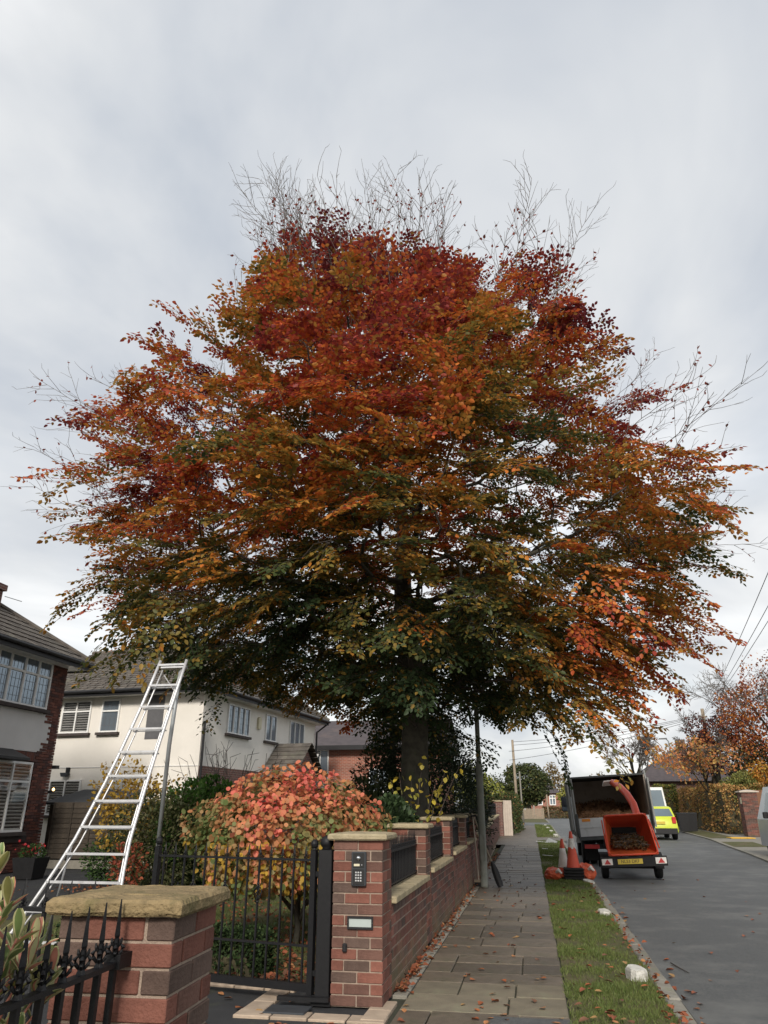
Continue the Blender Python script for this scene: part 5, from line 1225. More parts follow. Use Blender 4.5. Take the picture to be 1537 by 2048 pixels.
# ================================================================== TRIPOD LADDER
ld = thing('tripod_ladder', 'tall white aluminium tripod ladder standing on the drive', 'ladder', (-4.95, 8.2, 0))
def railp(z, s):                             # the two stiles flare towards the feet
    zs = [0, .4, 1.1, 1.9, 2.6, 3.28]; xl = [-5.60, -5.38, -5.06, -4.84, -4.70, -4.595]; xr = [-4.24, -4.29, -4.37, -4.34, -4.29, -4.235]
    return Vector((float(np.interp(z, zs, xl if s < 0 else xr)), 7.72 + z / 3.28 * 1.03, z))
for s in (-1, 1):
    MB().tube([railp(z, s) for z in np.linspace(0, 3.28, 12)], .0195, 10).build('stile', 'alu', ld, True)
    MB().tube([railp(z, s) + Vector((.055 * -s, .05, 0)) for z in np.linspace(.1, 3.2, 10)], .011, 6).build('inner_rail', 'alu', ld, True)
    MB().box(railp(0, s).x - .05, railp(0, s).x + .05, 7.67, 7.77, -.01, .015).build('foot_plate', 'alu', ld)
    a = railp(1.12, s); MB().tube([a, a + Vector((-.30, .25, -.95))], .012, 6).build('brace', 'alu', ld, True)
for k in range(12):
    z = 3.22 - .272 * k; a, b = railp(z, -1), railp(z, 1)
    m = MB(); m.bar(a + Vector((0, -.01, 0)), b + Vector((0, -.01, 0)), .030, .024)
    if k < 8: m.bar(a + Vector((0, .06, -.02)), b + Vector((0, .06, -.02)), .016, .016)
    m.build('tread', 'alu', ld)
MB().hexa([(-4.57, 8.72, 3.18), (-4.26, 8.72, 3.18), (-4.26, 8.86, 3.18), (-4.57, 8.86, 3.18)], [(-4.57, 8.72, 3.20), (-4.26, 8.72, 3.20), (-4.26, 8.86, 3.20), (-4.57, 8.86, 3.20)]).build('top_step', 'alu', ld)
MB().tube([(-4.33, 8.80, 3.16), (-4.50, 9.05, 2.25), (-4.86, 9.75, .0)], [.024, .026, .028], 10).build('third_leg', 'galv', ld, True)
MB().tube([(-4.55, 8.8, 3.1), (-4.42, 8.84, 2.92), (-4.30, 8.84, 3.1)], .009, 6).build('pole_bracket', 'alu', ld)

# ================================================================== LAMP POST AND TOOLS
lp = thing('lamp_post', 'slim weathered grey street lamp post at the edge of the pavement', 'lamp post', (-1.06, 16.89, 0))
MB().lathe([(.085, 0), (.078, .05), (.075, 2.35), (.06, 2.45), (.052, 2.5), (.048, 6.3)], (-1.06, 16.89, 0), 14).build('column', 'lamp_steel', lp, True)
MB().box(-1.11, -1.01, 16.812, 16.83, .5, 1.0).build('access_door', 'lamp_steel', lp)
MB().tube([(-1.06, 16.89, 6.25), (-.9, 16.89, 6.42), (-.5, 16.89, 6.47)], .03, 8).build('arm', 'lamp_steel', lp, True)
MB().hexa([(-.6, 16.8, 6.42), (-.05, 16.83, 6.42), (-.05, 16.95, 6.42), (-.6, 16.98, 6.42)], [(-.6, 16.84, 6.53), (-.1, 16.85, 6.5), (-.1, 16.93, 6.5), (-.6, 16.94, 6.53)]).build('lantern', 'panel_grey', lp)
sv = thing('shovel', 'black bladed shovel leaning behind the lamp post', 'shovel', (-.80, 16.98, 0))
MB().tube([(-1.235, 17.07, 1.34), (-.90, 17.0, .48)], .018, 8).build('handle', 'wood_post', sv)
MB().tube([(-1.30, 17.07, 1.36), (-1.17, 17.07, 1.37)], .016, 8).build('grip', 'black_plastic', sv)
m = MB(); bl_ = []
for u in np.linspace(0, 1, 7):
    c = Vector((-.90, 17.0, .48)).lerp(Vector((-.735, 16.96, .01)), u); w_ = .05 + .10 * math.sin(min(u * 2.0, 1) * math.pi / 2) - .05 * max(0, u - .8) * 5 * .6
    bl_.append([c + Vector((-w_ * .55, -.03 + .03 * abs(s) ** 2, w_ * .3)) * s if False else c + Vector((s * w_ * .42, .03 * s * s, s * w_ * .16)) for s in (-1, -.5, 0, .5, 1)])
m.add([p for r_ in bl_ for p in r_] + [p + Vector((.006, .01, 0)) for r_ in bl_ for p in r_], [(i * 5 + k, i * 5 + k + 1, i * 5 + k + 6, i * 5 + k + 5) for i in range(6) for k in range(4)] + [(35 + i * 5 + k, 35 + i * 5 + k + 5, 35 + i * 5 + k + 6, 35 + i * 5 + k + 1) for i in range(6) for k in range(4)]); m.build('blade', 'black_plastic', sv, True)
rk = thing('broom', 'long handled broom propped between wall and lamp post', 'broom', (-1.20, 17.2, 0))
MB().tube([(-1.27, 17.25, 1.40), (-1.19, 17.12, .12)], .015, 8).build('handle', 'wood_pale', rk); MB().box(-1.28, -1.08, 17.05, 17.13, .08, .13).build('head', 'wood_post', rk); MB().box(-1.27, -1.09, 17.055, 17.125, 0, .08).build('bristles', 'chassis', rk)

# ================================================================== TIPPER TRUCK
RZ = lambda y: zg(y) + ROAD_Z
TX, TY = 2.40, 24.0; tz = RZ(25)
tk = thing('tipper_truck', 'grey high sided tipper truck with open back full of woodchip', 'truck', (TX, TY, tz))
ROLL = Matrix.Translation((TX, TY, .6)) @ Matrix.Rotation(R(-3.2), 4, 'Y') @ Matrix.Translation((0, 0, -.6))
def tp(name, mt, parent=tk, roll=True, smooth=False):
    class _C:
        def __enter__(s): s.m = MB(); s.m.T = ROLL if roll else Matrix.Translation((TX, TY, 0)); return s.m
        def __exit__(s, *a): s.o = s.m.build(name, mt, parent, smooth)
    return _C()
BW, BLn, Z0, Z1 = 1.06, 3.5, .80, 2.40
for s in (-1, 1):
    with tp('side_panel', 'body_grey' if s < 0 else 'body_in') as m: m.box(s * BW - .02, s * BW + .02, .02, BLn, Z0, Z1)
    for k, yv in enumerate((.10, .95, 1.8, 2.65, 3.42)):
        with tp('rib', 'body_grey') as m: m.box(s * (BW + .045) - .025, s * (BW + .045) + .025, yv - .04, yv + .04, Z0, Z1 + (.12 if k == 0 else 0))
    for zz in (Z0 + .02, 1.30, 1.85, Z1 - .06):
        with tp('side_rail', 'body_grey') as m: m.box(s * (BW + .03) - .012, s * (BW + .03) + .012, .05, BLn, zz, zz + .06)
with tp('roof', 'body_dark') as m: m.box(-BW, BW, .02, BLn, Z1, Z1 + .05)
with tp('front_bulkhead', 'body_in') as m: m.box(-BW + .02, BW - .02, BLn - .03, BLn, Z0, Z1)
with tp('floor', 'body_in') as m: m.box(-BW + .02, BW - .02, .03, BLn - .03, Z0 - .03, Z0 + .005)
with tp('tailboard', 'tailboard') as m:
    m.box(-BW + .04, BW - .04, -.03, .015, Z0, 1.29); m.box(-BW + .04, BW - .04, -.045, -.03, 1.03, 1.05)
with tp('rear_sill', 'body_dark') as m: m.box(-BW, BW, -.05, .05, Z0 - .10, Z0 - .005)
for x in (-.92, .66):
    with tp('amber_marker', 'amber') as m: m.box(x, x + .24, -.038, -.03, 1.20, 1.275)
with tp('maker_decal', 'ink') as m:
    for k, w_ in enumerate((.03, .05, .03, .06, .04, .03)): m.box(-.20 + k * .062, -.20 + k * .062 + w_, -.037, -.031, 1.245, 1.275)
with tp('corner_post', 'body_dark') as m: m.box(-BW - .02, -BW + .05, -.04, .03, Z0 - .02, 1.42)
with tp('corner_post', 'body_dark') as m: m.box(BW - .05, BW + .02, -.04, .03, Z0 - .02, 1.42)
# rear doors folded back along the sides
with tp('rear_door', 'body_grey') as m:
    m.box(-BW - .105, -BW - .075, -.02, 1.0, .98, Z1 - .03); m.box(-BW - .115, -BW - .07, -.02, .04, .96, Z1 + .1); m.box(-BW - .113, -BW - .072, -.02, 1.0, 1.62, 1.68)
with tp('rear_door', 'body_grey') as m:
    m.box(BW + .03, BW + .055, -.34, .02, 1.0, Z1 - .12); m.box(BW + .02, BW + .065, -.36, -.31, .98, Z1 - .1); m.box(BW + .02, BW + .065, -.04, .02, .98, Z1 - .05); m.box(BW + .02, BW + .066, -.33, 0, 1.60, 1.65)
for s in (-1, 1):
    with tp('door_latch', 'galv') as m: m.tube([(s * (BW + .09), -.05, .95), (s * (BW + .09), -.05, 1.9)], .015, 6)
# woodchip load
m = MB(); m.T = ROLL; nx, ny = 26, 22; vs = []
for j in range(ny):
    for i in range(nx):
        x = -BW + .04 + (2 * BW - .08) * i / (nx - 1); y = .2 + (BLn - .28) * j / (ny - 1); u = j / (ny - 1)
        z = 1.02 + .66 * min(1, u * 1.5) + .13 * mnoise.noise(Vector((x * 2.2, y * 2, 1))) + .05 * mnoise.noise(Vector((x * 7, y * 7, 3))) - .16 * (x > .4)
        vs.append((x, y, z))
m.add(vs, [(j * nx + i, j * nx + i + 1, (j + 1) * nx + i + 1, (j + 1) * nx + i) for j in range(ny - 1) for i in range(nx - 1)]); o = m.build('woodchip_load', 'woodchip', tk)
n = 2600; ii = rng.integers(0, len(vs), n); P = np.array([tuple(ROLL @ Vector(vs[i])) for i in ii]) + rng.normal(0, .035, (n, 3)) + [0, 0, .02]
leaf_obj('loose_chippings', tk, 'leaf_dull', P, rnd_dirs(n), rnd_dirs(n) + [0, 0, .6], .05, .028, palette(n, [(.30, .16, .08), (.20, .10, .05), (.11, .07, .03), (.30, .2, .12)], [3, 3, 2, 1]), 0)
# chassis, wheels, lamps, cab
with tp('chassis', 'chassis', roll=False) as m:
    for x in (-.4, .3): m.box(x, x + .1, .1, 5.2, tz + .48, tz + .66)
    m.box(-.95, .95, .15, .25, tz + .42, tz + .56); m.box(-.9, .9, .3, 3.4, tz + .60, tz + .74)
def wheel(parent, x, y, r_, w_, z0, hub='body_dark', nm='wheel'):
    tyre = MB().lathe([(r_ * .62, -w_ / 2), (r_ * .93, -w_ / 2), (r_, -w_ * .36), (r_, w_ * .36), (r_ * .93, w_ / 2), (r_ * .62, w_ / 2)], (x, y, z0 + r_), 24, 'x').build(nm, 'rubber', parent, True)
    MB().lathe([(.02, -w_ * .46), (r_ * .30, -w_ * .46), (r_ * .55, -w_ * .30), (r_ * .63, -w_ * .42), (r_ * .63, w_ * .42), (r_ * .55, w_ * .30), (r_ * .3, w_ * .46), (.02, w_ * .46)], (x, y, z0 + r_), 20, 'x').build('rim', hub, tyre, True)
for x in (-.88, -.66, .66, .88): wheel(tk, TX + x, TY + .9, .34, .19, tz)
for x in (-.80, .80): wheel(tk, TX + x, TY + 4.5, .34, .2, tz)
for x in (-.93, .52):
    with tp('rear_lamp', 'red_lens', roll=False) as m: m.box(x, x + .42, .10, .15, tz + .43, tz + .54)
    with tp('mud_flap', 'rubber', roll=False) as m: m.box(x + .02, x + .40, .50, .515, tz + .10, tz + .55)
with tp('number_plate', 'plate', roll=False) as m: m.box(-.26, .26, .11, .145, tz + .43, tz + .54)
with tp('cab', 'white_paint', roll=False) as m: m.hexa([(-.98, 3.62, tz + .45), (.98, 3.62, tz + .45), (.98, 5.6, tz + .45), (-.98, 5.6, tz + .45)], [(-.86, 3.66, tz + 2.15), (.86, 3.66, tz + 2.15), (.86, 4.7, tz + 2.15), (-.86, 4.7, tz + 2.15)])
for s in (-1, 1):
    with tp('side_window', 'car_glass', roll=False) as m: m.hexa([(s * .955 - .01, 3.8, tz + 1.25), (s * .955 + .01, 3.8, tz + 1.25), (s * .955 + .01, 5.0, tz + 1.25), (s * .955 - .01, 5.0, tz + 1.25)], [(s * .90 - .01, 3.85, tz + 1.95), (s * .90 + .01, 3.85, tz + 1.95), (s * .90 + .01, 4.65, tz + 1.95), (s * .90 - .01, 4.65, tz + 1.95)])
    with tp('wing_mirror', 'black_plastic', roll=False) as m:
        m.box(s * 1.21 - .12, s * 1.21 + .12, 4.55, 4.68, tz + 1.42, tz + 1.92, .04); m.bar((s * .95, 4.7, tz + 1.5), (s * 1.15, 4.62, tz + 1.5), .04, .05); m.bar((s * .93, 4.7, tz + 1.8), (s * 1.15, 4.62, tz + 1.8), .04, .05)
    mir = tk.children[-1]
    with tp('mirror_glass', 'mirror_glass', parent=mir, roll=False) as m: m.box(s * 1.21 - .10, s * 1.21 + .10, 4.543, 4.549, tz + 1.60, tz + 1.89)
    with tp('wide_mirror', 'pane_glass', parent=mir, roll=False) as m: m.box(s * 1.21 - .10, s * 1.21 + .10, 4.543, 4.549, tz + 1.45, tz + 1.58)

# ================================================================== WOOD CHIPPER
cz = RZ(20); wc = thing('wood_chipper', 'orange towed wood chipper with open hopper and curved chute behind the truck', 'wood chipper', (2.28, 20.2, cz))
RimY = 19.55
rim = [Vector((1.70, RimY + .12, 1.345)), Vector((2.68, RimY + .12, 1.395)), Vector((2.83, RimY - .10, .54)), Vector((1.72, RimY - .10, .485))]
thr = [Vector((1.93, 20.45, 1.07)), Vector((2.52, 20.45, 1.09)), Vector((2.52, 20.45, .72)), Vector((1.93, 20.45, .70))]
def panel(name, q, mt, th_=.012):
    c = sum(rim + thr, Vector()) / 8; nr = (q[1] - q[0]).cross(q[2] - q[0]).normalized(); nr = nr if nr.dot((q[0] + q[2]) / 2 - c) > 0 else -nr
    return MB().prism(q, nr * th_)
hp = panel('x', [rim[0], rim[1], thr[1], thr[0]], None).build('hopper', 'chip_orange', wc)
hz = 'hop_inside'
for a, b, nm, mt in ((1, 2, 'hopper_side', 'chip_orange'), (2, 3, 'hopper_floor', 'chip_worn'), (3, 0, 'hopper_side', 'chip_worn')): panel(nm, [rim[a], rim[b], thr[b], thr[a]], mt).build(nm, mt, wc)
MB().tube([rim[0].lerp(rim[3], .06), rim[0].lerp(rim[1], .06), rim[1].lerp(rim[0], .06), rim[1].lerp(rim[2], .06), rim[2].lerp(rim[1], .06), rim[2].lerp(rim[3], .06), rim[3].lerp(rim[2], .06), rim[3].lerp(rim[0], .06), rim[0].lerp(rim[3], .06)], .022, 8).build('hopper_rim', 'chip_orange', wc, True)
MB().tube([rim[0] + Vector((-.05, .05, -.1)), rim[3] + Vector((-.03, -.02, .12))], .016, 8).build('control_bar', 'chip_orange', wc, True)
MB().tube([rim[1] + Vector((.06, .05, -.12)), rim[1] + Vector((.11, .02, -.3)), rim[2] + Vector((.035, -.02, .12))], .018, 8).build('control_bar', 'chip_orange', wc, True)
MB().box(1.93, 2.52, 20.44, 20.50, .90, 1.085).build('feed_flap', 'rubber', wc)
MB().box(1.90, 2.55, 20.5, 21.9, .55, 1.18).build('engine_cover', 'chip_orange', wc)
ch_pts = [(2.56, 20.95, 1.1), (2.66, 21.0, 1.33), (2.62, 21.2, 1.62), (2.53, 21.5, 1.86), (2.40, 21.85, 2.06), (2.25, 22.2, 2.18)]
MB().tube(ch_pts, [.10, .10, .095, .09, .088, .086], 14).build('chute', 'chip_orange', wc, True)
MB().lathe([(.12, 0), (.12, .03)], (2.60, 20.97, 1.19), 14).build('chute_collar', 'galv', wc)
MB().hexa([(2.02, 22.15, 2.19), (2.34, 22.15, 2.22), (2.34, 22.65, 2.12), (2.02, 22.65, 2.09)], [(2.02, 22.15, 2.225), (2.34, 22.15, 2.255), (2.34, 22.65, 2.155), (2.02, 22.65, 2.125)]).build('chute_deflector', 'white_refl', wc)
m = MB(); m.box(1.70, 2.86, 19.62, 19.72, cz + .36, cz + .48); m.box(1.95, 2.05, 19.7, 22.4, cz + .36, cz + .48); m.box(2.48, 2.58, 19.7, 22.4, cz + .36, cz + .48); m.box(1.60, 2.95, 20.25, 20.32, cz + .22, cz + .32); m.build('frame', 'chassis', wc)
m = MB(); m.bar((2.27, 22.3, cz + .42), (2.35, 24.1, cz + .46), .08, .08); m.tube([(2.35, 22.9, cz + .42), (2.35, 22.9, cz + .05)], .025, 8); m.build('drawbar', 'chassis', wc)
m = MB(); m.T = Matrix.Translation((2.28, 19.5, 0)) @ Matrix.Rotation(R(-2.4), 4, 'Y') @ Matrix.Translation((-2.28, -19.5, 0)); m.box(1.53, 3.03, 19.46, 19.52, cz + .31, cz + .52); m.build('light_board', 'chassis', wc)
LBT = Matrix.Translation((2.28, 19.46, cz)) @ Matrix.Rotation(R(-2.4), 4, 'Y')
for x0 in (-.72, .49):
    m = MB(); m.T = LBT; m.box(x0, x0 + .24, -.012, -.001, .36, .49); o = m.build('lamp_unit', 'white_refl', wc)
    m = MB(); m.T = LBT; m.prism([(x0 + .05, -.018, .375), (x0 + .20, -.018, .375), (x0 + .125, -.018, .485)], (0, .005, 0)); m.build('red_triangle', 'red_lens', o)
m = MB(); m.T = LBT; m.box(-.36, .20, -.012, -.001, .37, .475); npl = m.build('number_plate', 'plate', wc)
def text_part(txt, name, size, T, mt, parent):
    cu = bpy.data.curves.new(name, 'FONT'); cu.body = txt; cu.size = size; cu.align_x = 'CENTER'; cu.align_y = 'CENTER'; cu.extrude = .0015
    to = bpy.data.objects.new('tmp_text', cu); COL.objects.link(to); dg = bpy.context.evaluated_depsgraph_get(); me = bpy.data.meshes.new_from_object(to.evaluated_get(dg)); bpy.data.objects.remove(to); bpy.data.curves.remove(cu)
    me.materials.clear(); me.materials.append(M[mt]); me.transform(Matrix.Translation(-WO[parent.name]) @ T); me.name = name
    o = link_obj(name, me, parent, WO[parent.name]); return o
text_part('NL53 DKF', 'plate_lettering', .095, LBT @ Matrix.Translation((-.08, -.014, .422)) @ Matrix.Rotation(math.pi / 2, 4, 'X'), 'ink', npl)
for x, dz in ((1.66, 0), (2.90, .012)):
    wheel(wc, x, 20.28, .25, .155, cz + dz)
    m = MB(); s0 = x - .10; pts = []
    for a in np.linspace(R(-8), R(188), 10): pts.append((math.cos(a) * .31, math.sin(a) * .31))
    vs = [(x + sx * .105, 20.28 + p[0], cz + dz + .27 + p[1]) for sx in (-1, 1) for p in pts]; n_ = len(pts)
    m.add(vs, [(i, i + 1, n_ + i + 1, n_ + i) for i in range(n_ - 1)]); m.build('mudguard', 'rubber', wc)
# brushwood in the hopper
sticks = MB()
for k in range(70):
    c = Vector((random.uniform(1.9, 2.62), random.uniform(19.75, 20.4), 0)); c.z = .60 + (c.y - 19.5) * .24 + random.uniform(0, .12); d = Vector((random.uniform(-1, 1), random.uniform(-.8, .8), random.uniform(-.05, .25))).normalized() * random.uniform(.08, .2)
    sticks.tube([c - d, c + d * .2 + Vector((0, 0, .02)), c + d], [.009, .008, .005], 5)
o = sticks.build('brushwood', 'twig_grey', None, loc=(2.25, 19.9, .6)); tag(o, 'brushwood and twigs lying in the orange chipper hopper', 'brushwood', kind='stuff')
n = 1500; P = np.stack([rng.uniform(1.86, 2.66, n), rng.uniform(19.72, 20.42, n), np.zeros(n)], 1); P[:, 2] = .575 + (P[:, 1] - 19.5) * .25 + rng.uniform(0, .12, n) + .05 * vnoise(P, 5.0)
o = leaf_obj('chipper_leaves', None, 'leaf_dull', P, rnd_dirs(n), rnd_dirs(n) + [0, 0, .8], .06, .032, palette(n, [(.16, .09, .04), (.10, .065, .03), (.24, .14, .07)], [3, 3, 1]), 0, loc=(0, 0, 0)); tag(o, 'brown leaf scraps heaped in the chipper hopper', 'leaf litter')

# ================================================================== CONES AND BAGS
def cone_thing(label, x, y, z0, h, bases, sleeve=(.38, .72), lean=0.0, ragged=False):
    t = thing('traffic_cone', label, 'traffic cone', (x, y, z0), 'cones by the truck')
    for k in range(bases): MB().box(x - .225, x + .225, y - .225, y + .225, z0 + k * .062, z0 + k * .062 + .055, .018).build('base', 'rubber', t)
    zb = z0 + bases * .062; prof = [(.165, zb), (.155, zb + .02)]
    T = Matrix.Translation((x, y, zb)) @ Matrix.Rotation(lean, 4, 'Y') @ Matrix.Translation((-x, -y, -zb))
    r_at = lambda u: .15 * (1 - u) + .028 * u
    def seg(a, b, mt, nm, off=0.0):
        m = MB(); m.T = T; n = 20; vs, fs = [], []
        for u in np.linspace(a, b, 6):
            for k in range(n):
                an = 2 * math.pi * k / n; uu = u
                if ragged and nm == 'sleeve' and u == a: uu = u + .07 * abs(mnoise.noise(Vector((math.cos(an) * 2, math.sin(an) * 2, 4)))) * 3
                vs.append((x + (r_at(uu) + off) * math.cos(an), y + (r_at(uu) + off) * math.sin(an), zb + uu * h))
        fs = [(i * n + k, i * n + (k + 1) % n, (i + 1) * n + (k + 1) % n, (i + 1) * n + k) for i in range(5) for k in range(n)] + [tuple(range(5 * n, 6 * n))]
        m.add(vs, fs); m.build(nm, mt, t, True)
    seg(0, 1, 'cone_red', 'cone_body'); seg(sleeve[0], sleeve[1], 'cone_white', 'sleeve', .004)
    return t
cone_thing('tall traffic cone with torn white sleeve stacked on four black bases', .86, 19.02, .012, .76, 4, (.50, .80), 0, True)
cone_thing('shorter traffic cone with long white sleeve, left of the stacked cone', .66, 19.45, .0, .78, 1, (.22, .74))
def bag(label, c, r, seed, tie=None):
    t = thing('plastic_bag', label, 'bag', (c[0], c[1], 0)); m = MB(); n, k = 26, 14; vs = []
    for i in range(k + 1):
        th_ = math.pi * i / k
        for j in range(n):
            ph = 2 * math.pi * j / n; d = Vector((math.sin(th_) * math.cos(ph), math.sin(th_) * math.sin(ph), math.cos(th_)))
            f = 1 + .30 * mnoise.noise(d * 2.2 + Vector((seed, 0, 0))) + .16 * abs(mnoise.noise(d * 6 + Vector((0, seed, 0)))); p = Vector((d.x * r[0], d.y * r[1], d.z * r[2])) * f + Vector(c); p.z = max(p.z, .004); vs.append(p)
    m.add(vs, [(i * n + j, i * n + (j + 1) % n, (i + 1) * n + (j + 1) % n, (i + 1) * n + j) for i in range(k) for j in range(n)]); m.build('sack', 'bag_orange', t, False)
    m = MB(); q = Vector(c) + Vector((r[0] * .3, -r[1] * .8, r[2] * .4)); m.tube([q, q + Vector((.05, -.06, .05)), q + Vector((.12, -.08, -.02))], [.03, .045, .02], 7); m.build('knot', 'cone_white', t); return t
bag('crumpled orange sack slumped left of the stacked cone', (.40, 19.0, .11), (.20, .16, .13), 2.0); bag('crumpled orange sack between the stacked cone and kerb', (1.13, 19.12, .14), (.20, .18, .20), 7.0); bag('low orange sack tucked behind the stacked cone', (.72, 19.75, .10), (.22, .16, .16), 11.0)

# ================================================================== WHITE STONES AND SCRAPS ON THE VERGE
def stone(label, c, s, seed, rot=0.0):
    m = MB(); n = 12; vs, fs = [], []
    for lvl, (zz, k) in enumerate(((0, 1.0), (.75, .97), (.97, .86), (1.0, .5))):
        for j in range(n):
            a = 2 * math.pi * j / n; x, y = math.cos(a), math.sin(a); q = max(abs(x), abs(y)) ** .92; f = k * (1 + .12 * mnoise.noise(Vector((x * 1.5 + seed, y * 1.5, lvl * .6))))
            vs.append((x / q * s[0] * f, y / q * s[1] * f, zz * s[2] * (1 + .1 * mnoise.noise(Vector((x, y, seed))))))
    fs = [(i * n + j, i * n + (j + 1) % n, (i + 1) * n + (j + 1) % n, (i + 1) * n + j) for i in range(3) for j in range(n)] + [tuple(range(3 * n, 4 * n))]
    m.T = Matrix.Translation(c) @ Matrix.Rotation(rot, 4, 'Z') @ Matrix.Rotation(R(5), 4, 'X'); m.add(vs, fs); o = m.build('white_stone', 'white_stone', loc=c); tag(o, label, 'stone', 'white painted stones along the verge')
stone('nearest white painted stone on the grass verge', (.88, 8.42, -.01), (.085, .12, .105), 1.0, .25); stone('white painted stone halfway between the nearest one and the cones', (.99, 13.05, -.01), (.085, .13, .075), 4.0, .2)
stone('flat white stone at the kerb beside the orange sacks', (1.13, 18.35, -.01), (.09, .22, .06), 6.0, .3)
for k, (x, y, w_) in enumerate(((1.12, 41.5, 'first'), (1.05, 47, 'second'), (.98, 52.5, 'third'), (.92, 58, 'fourth'))): stone(f'white painted stone on the far verge, {w_} beyond the crossover', (x, y, zg(y) - .01), (.11, .17, .13), 8.0 + k, .1)
for k, (x, y, l_, w_, lb) in enumerate(((.42, 26.5, .34, .07, 'white card strip on the grass nearest the cones'), (.40, 30.2, .22, .08, 'small white card scrap on the grass midway to the crossover'), (.35, 35.2, .5, .12, 'white card strip at the crossover edge'))):
    m = MB(); m.T = Matrix.Translation((x, y, zg(y) + .045)) @ Matrix.Rotation(.1 + k, 4, 'Z') if False else Matrix.Translation((x, y, zg(y) + .045)) @ Matrix.Rotation(R(4), 4, 'Y'); m.box(-l_ / 2, l_ / 2, -w_, w_, 0, .008); tag(m.build('card_scrap', 'card'), lb, 'scrap', 'white scraps on the verge')
m = MB(); m.prism([(.45, 34.7, zg(35)), (.62, 34.9, zg(35) + .20), (.98, 35.0, zg(35) + .05), (.95, 34.9, zg(35) + .01)], (.05, .35, 0)); tag(m.build('cardboard_sheet', 'body_grey'), 'folded grey card sheet tented on the grass by the crossover', 'card')

# ================================================================== CARS
def car(name, label, cx, y0, w, L, h, mt, z0, cat='car', roof_c=None):
    t = thing(name, label, cat, (cx, y0 + L / 2, z0)); prof = [(0, .28), (.02, .62), (.10, .88), (.16, 1.0), (.52, h - .03), (.75, h), (L * .56, h - .04), (L * .76, .96), (L - .12, .78), (L, .5), (L - .05, .25)]
    m = MB(); sec = []
    for sx, ins in ((-1, 0), (1, 0)):
        sec.append([(cx + sx * (w / 2 - (.0 if z < .95 else .16 * (z - .95) / (h - .95))), y0 + yy, z0 + z) for yy, z in prof])
    n = len(prof); m.add(sec[0] + sec[1], [tuple(range(n)), tuple(range(2 * n - 1, n - 1, -1))] + [(i, (i + 1) % n, n + (i + 1) % n, n + i) for i in range(n)]); ob_ = m.build('body', mt, t, True); bv = ob_.modifiers.new('soft_edges', 'BEVEL'); bv.width = .09; bv.segments = 3; bv.limit_method = 'ANGLE'; bv.angle_limit = R(25)
    hw = lambda z: w / 2 - (.0 if z < .95 else .16 * (z - .95) / (h - .95))
    q = lambda u: (y0 + .16 + (.52 - .16) * u, z0 + 1.0 + (h - .03 - 1.0) * u)
    a, b = q(.10), q(.82)
    m = MB(); m.hexa([(cx - hw(1.05) + .12, a[0] - .012, a[1]), (cx + hw(1.05) - .12, a[0] - .012, a[1]), (cx + hw(1.05) - .12, a[0] + .01, a[1]), (cx - hw(1.05) + .12, a[0] + .01, a[1])], [(cx - hw(1.4) + .12, b[0] - .012, b[1]), (cx + hw(1.4) - .12, b[0] - .012, b[1]), (cx + hw(1.4) - .12, b[0] + .01, b[1]), (cx - hw(1.4) + .12, b[0] + .01, b[1])]); m.build('rear_window', 'car_glass', t)
    for s in (-1, 1):
        x = cx + s * (w / 2 - .06); m = MB(); m.hexa([(x - .01 + s * .06, y0 + .65, z0 + 1.0), (x + .01 + s * .06, y0 + .65, z0 + 1.0), (x + .01 + s * .06, y0 + L * .70, z0 + 1.0), (x - .01 + s * .06, y0 + L * .70, z0 + 1.0)], [(x - .01 - s * .075, y0 + .85, z0 + h - .1), (x + .01 - s * .075, y0 + .85, z0 + h - .1), (x + .01 - s * .075, y0 + L * .56, z0 + h - .12), (x - .01 - s * .075, y0 + L * .56, z0 + h - .12)]); m.build('side_window', 'car_glass', t)
        for yy in (.72, L - .82): wheel(t, cx + s * (w / 2 - .10), y0 + yy, .31, .2, z0, 'silver')
        MB().box(cx + s * (w / 2 - .16) - .09, cx + s * (w / 2 - .16) + .09, y0 + .02, y0 + .14, z0 + .72, z0 + 1.02, .02).build('rear_lamp', 'red_lens', t)
        MB().box(cx + s * (w / 2 + .09) - .08, cx + s * (w / 2 + .09) + .08, y0 + L * .66, y0 + L * .70, z0 + .95, z0 + 1.08, .02).build('wing_mirror', mt, t)
    MB().box(cx - .28, cx + .28, y0 - .012, y0 + .06, z0 + .70, z0 + .82).build('number_plate', 'plate', t); MB().box(cx - w / 2 + .05, cx + w / 2 - .05, y0 - .02, y0 + .12, z0 + .26, z0 + .52, .02).build('rear_bumper', 'black_plastic', t)
    return t
car('parked_car', 'lime green hatchback parked at the kerb beyond the truck', 5.98, 39.6, 1.72, 3.9, 1.50, 'lime', RZ(40))
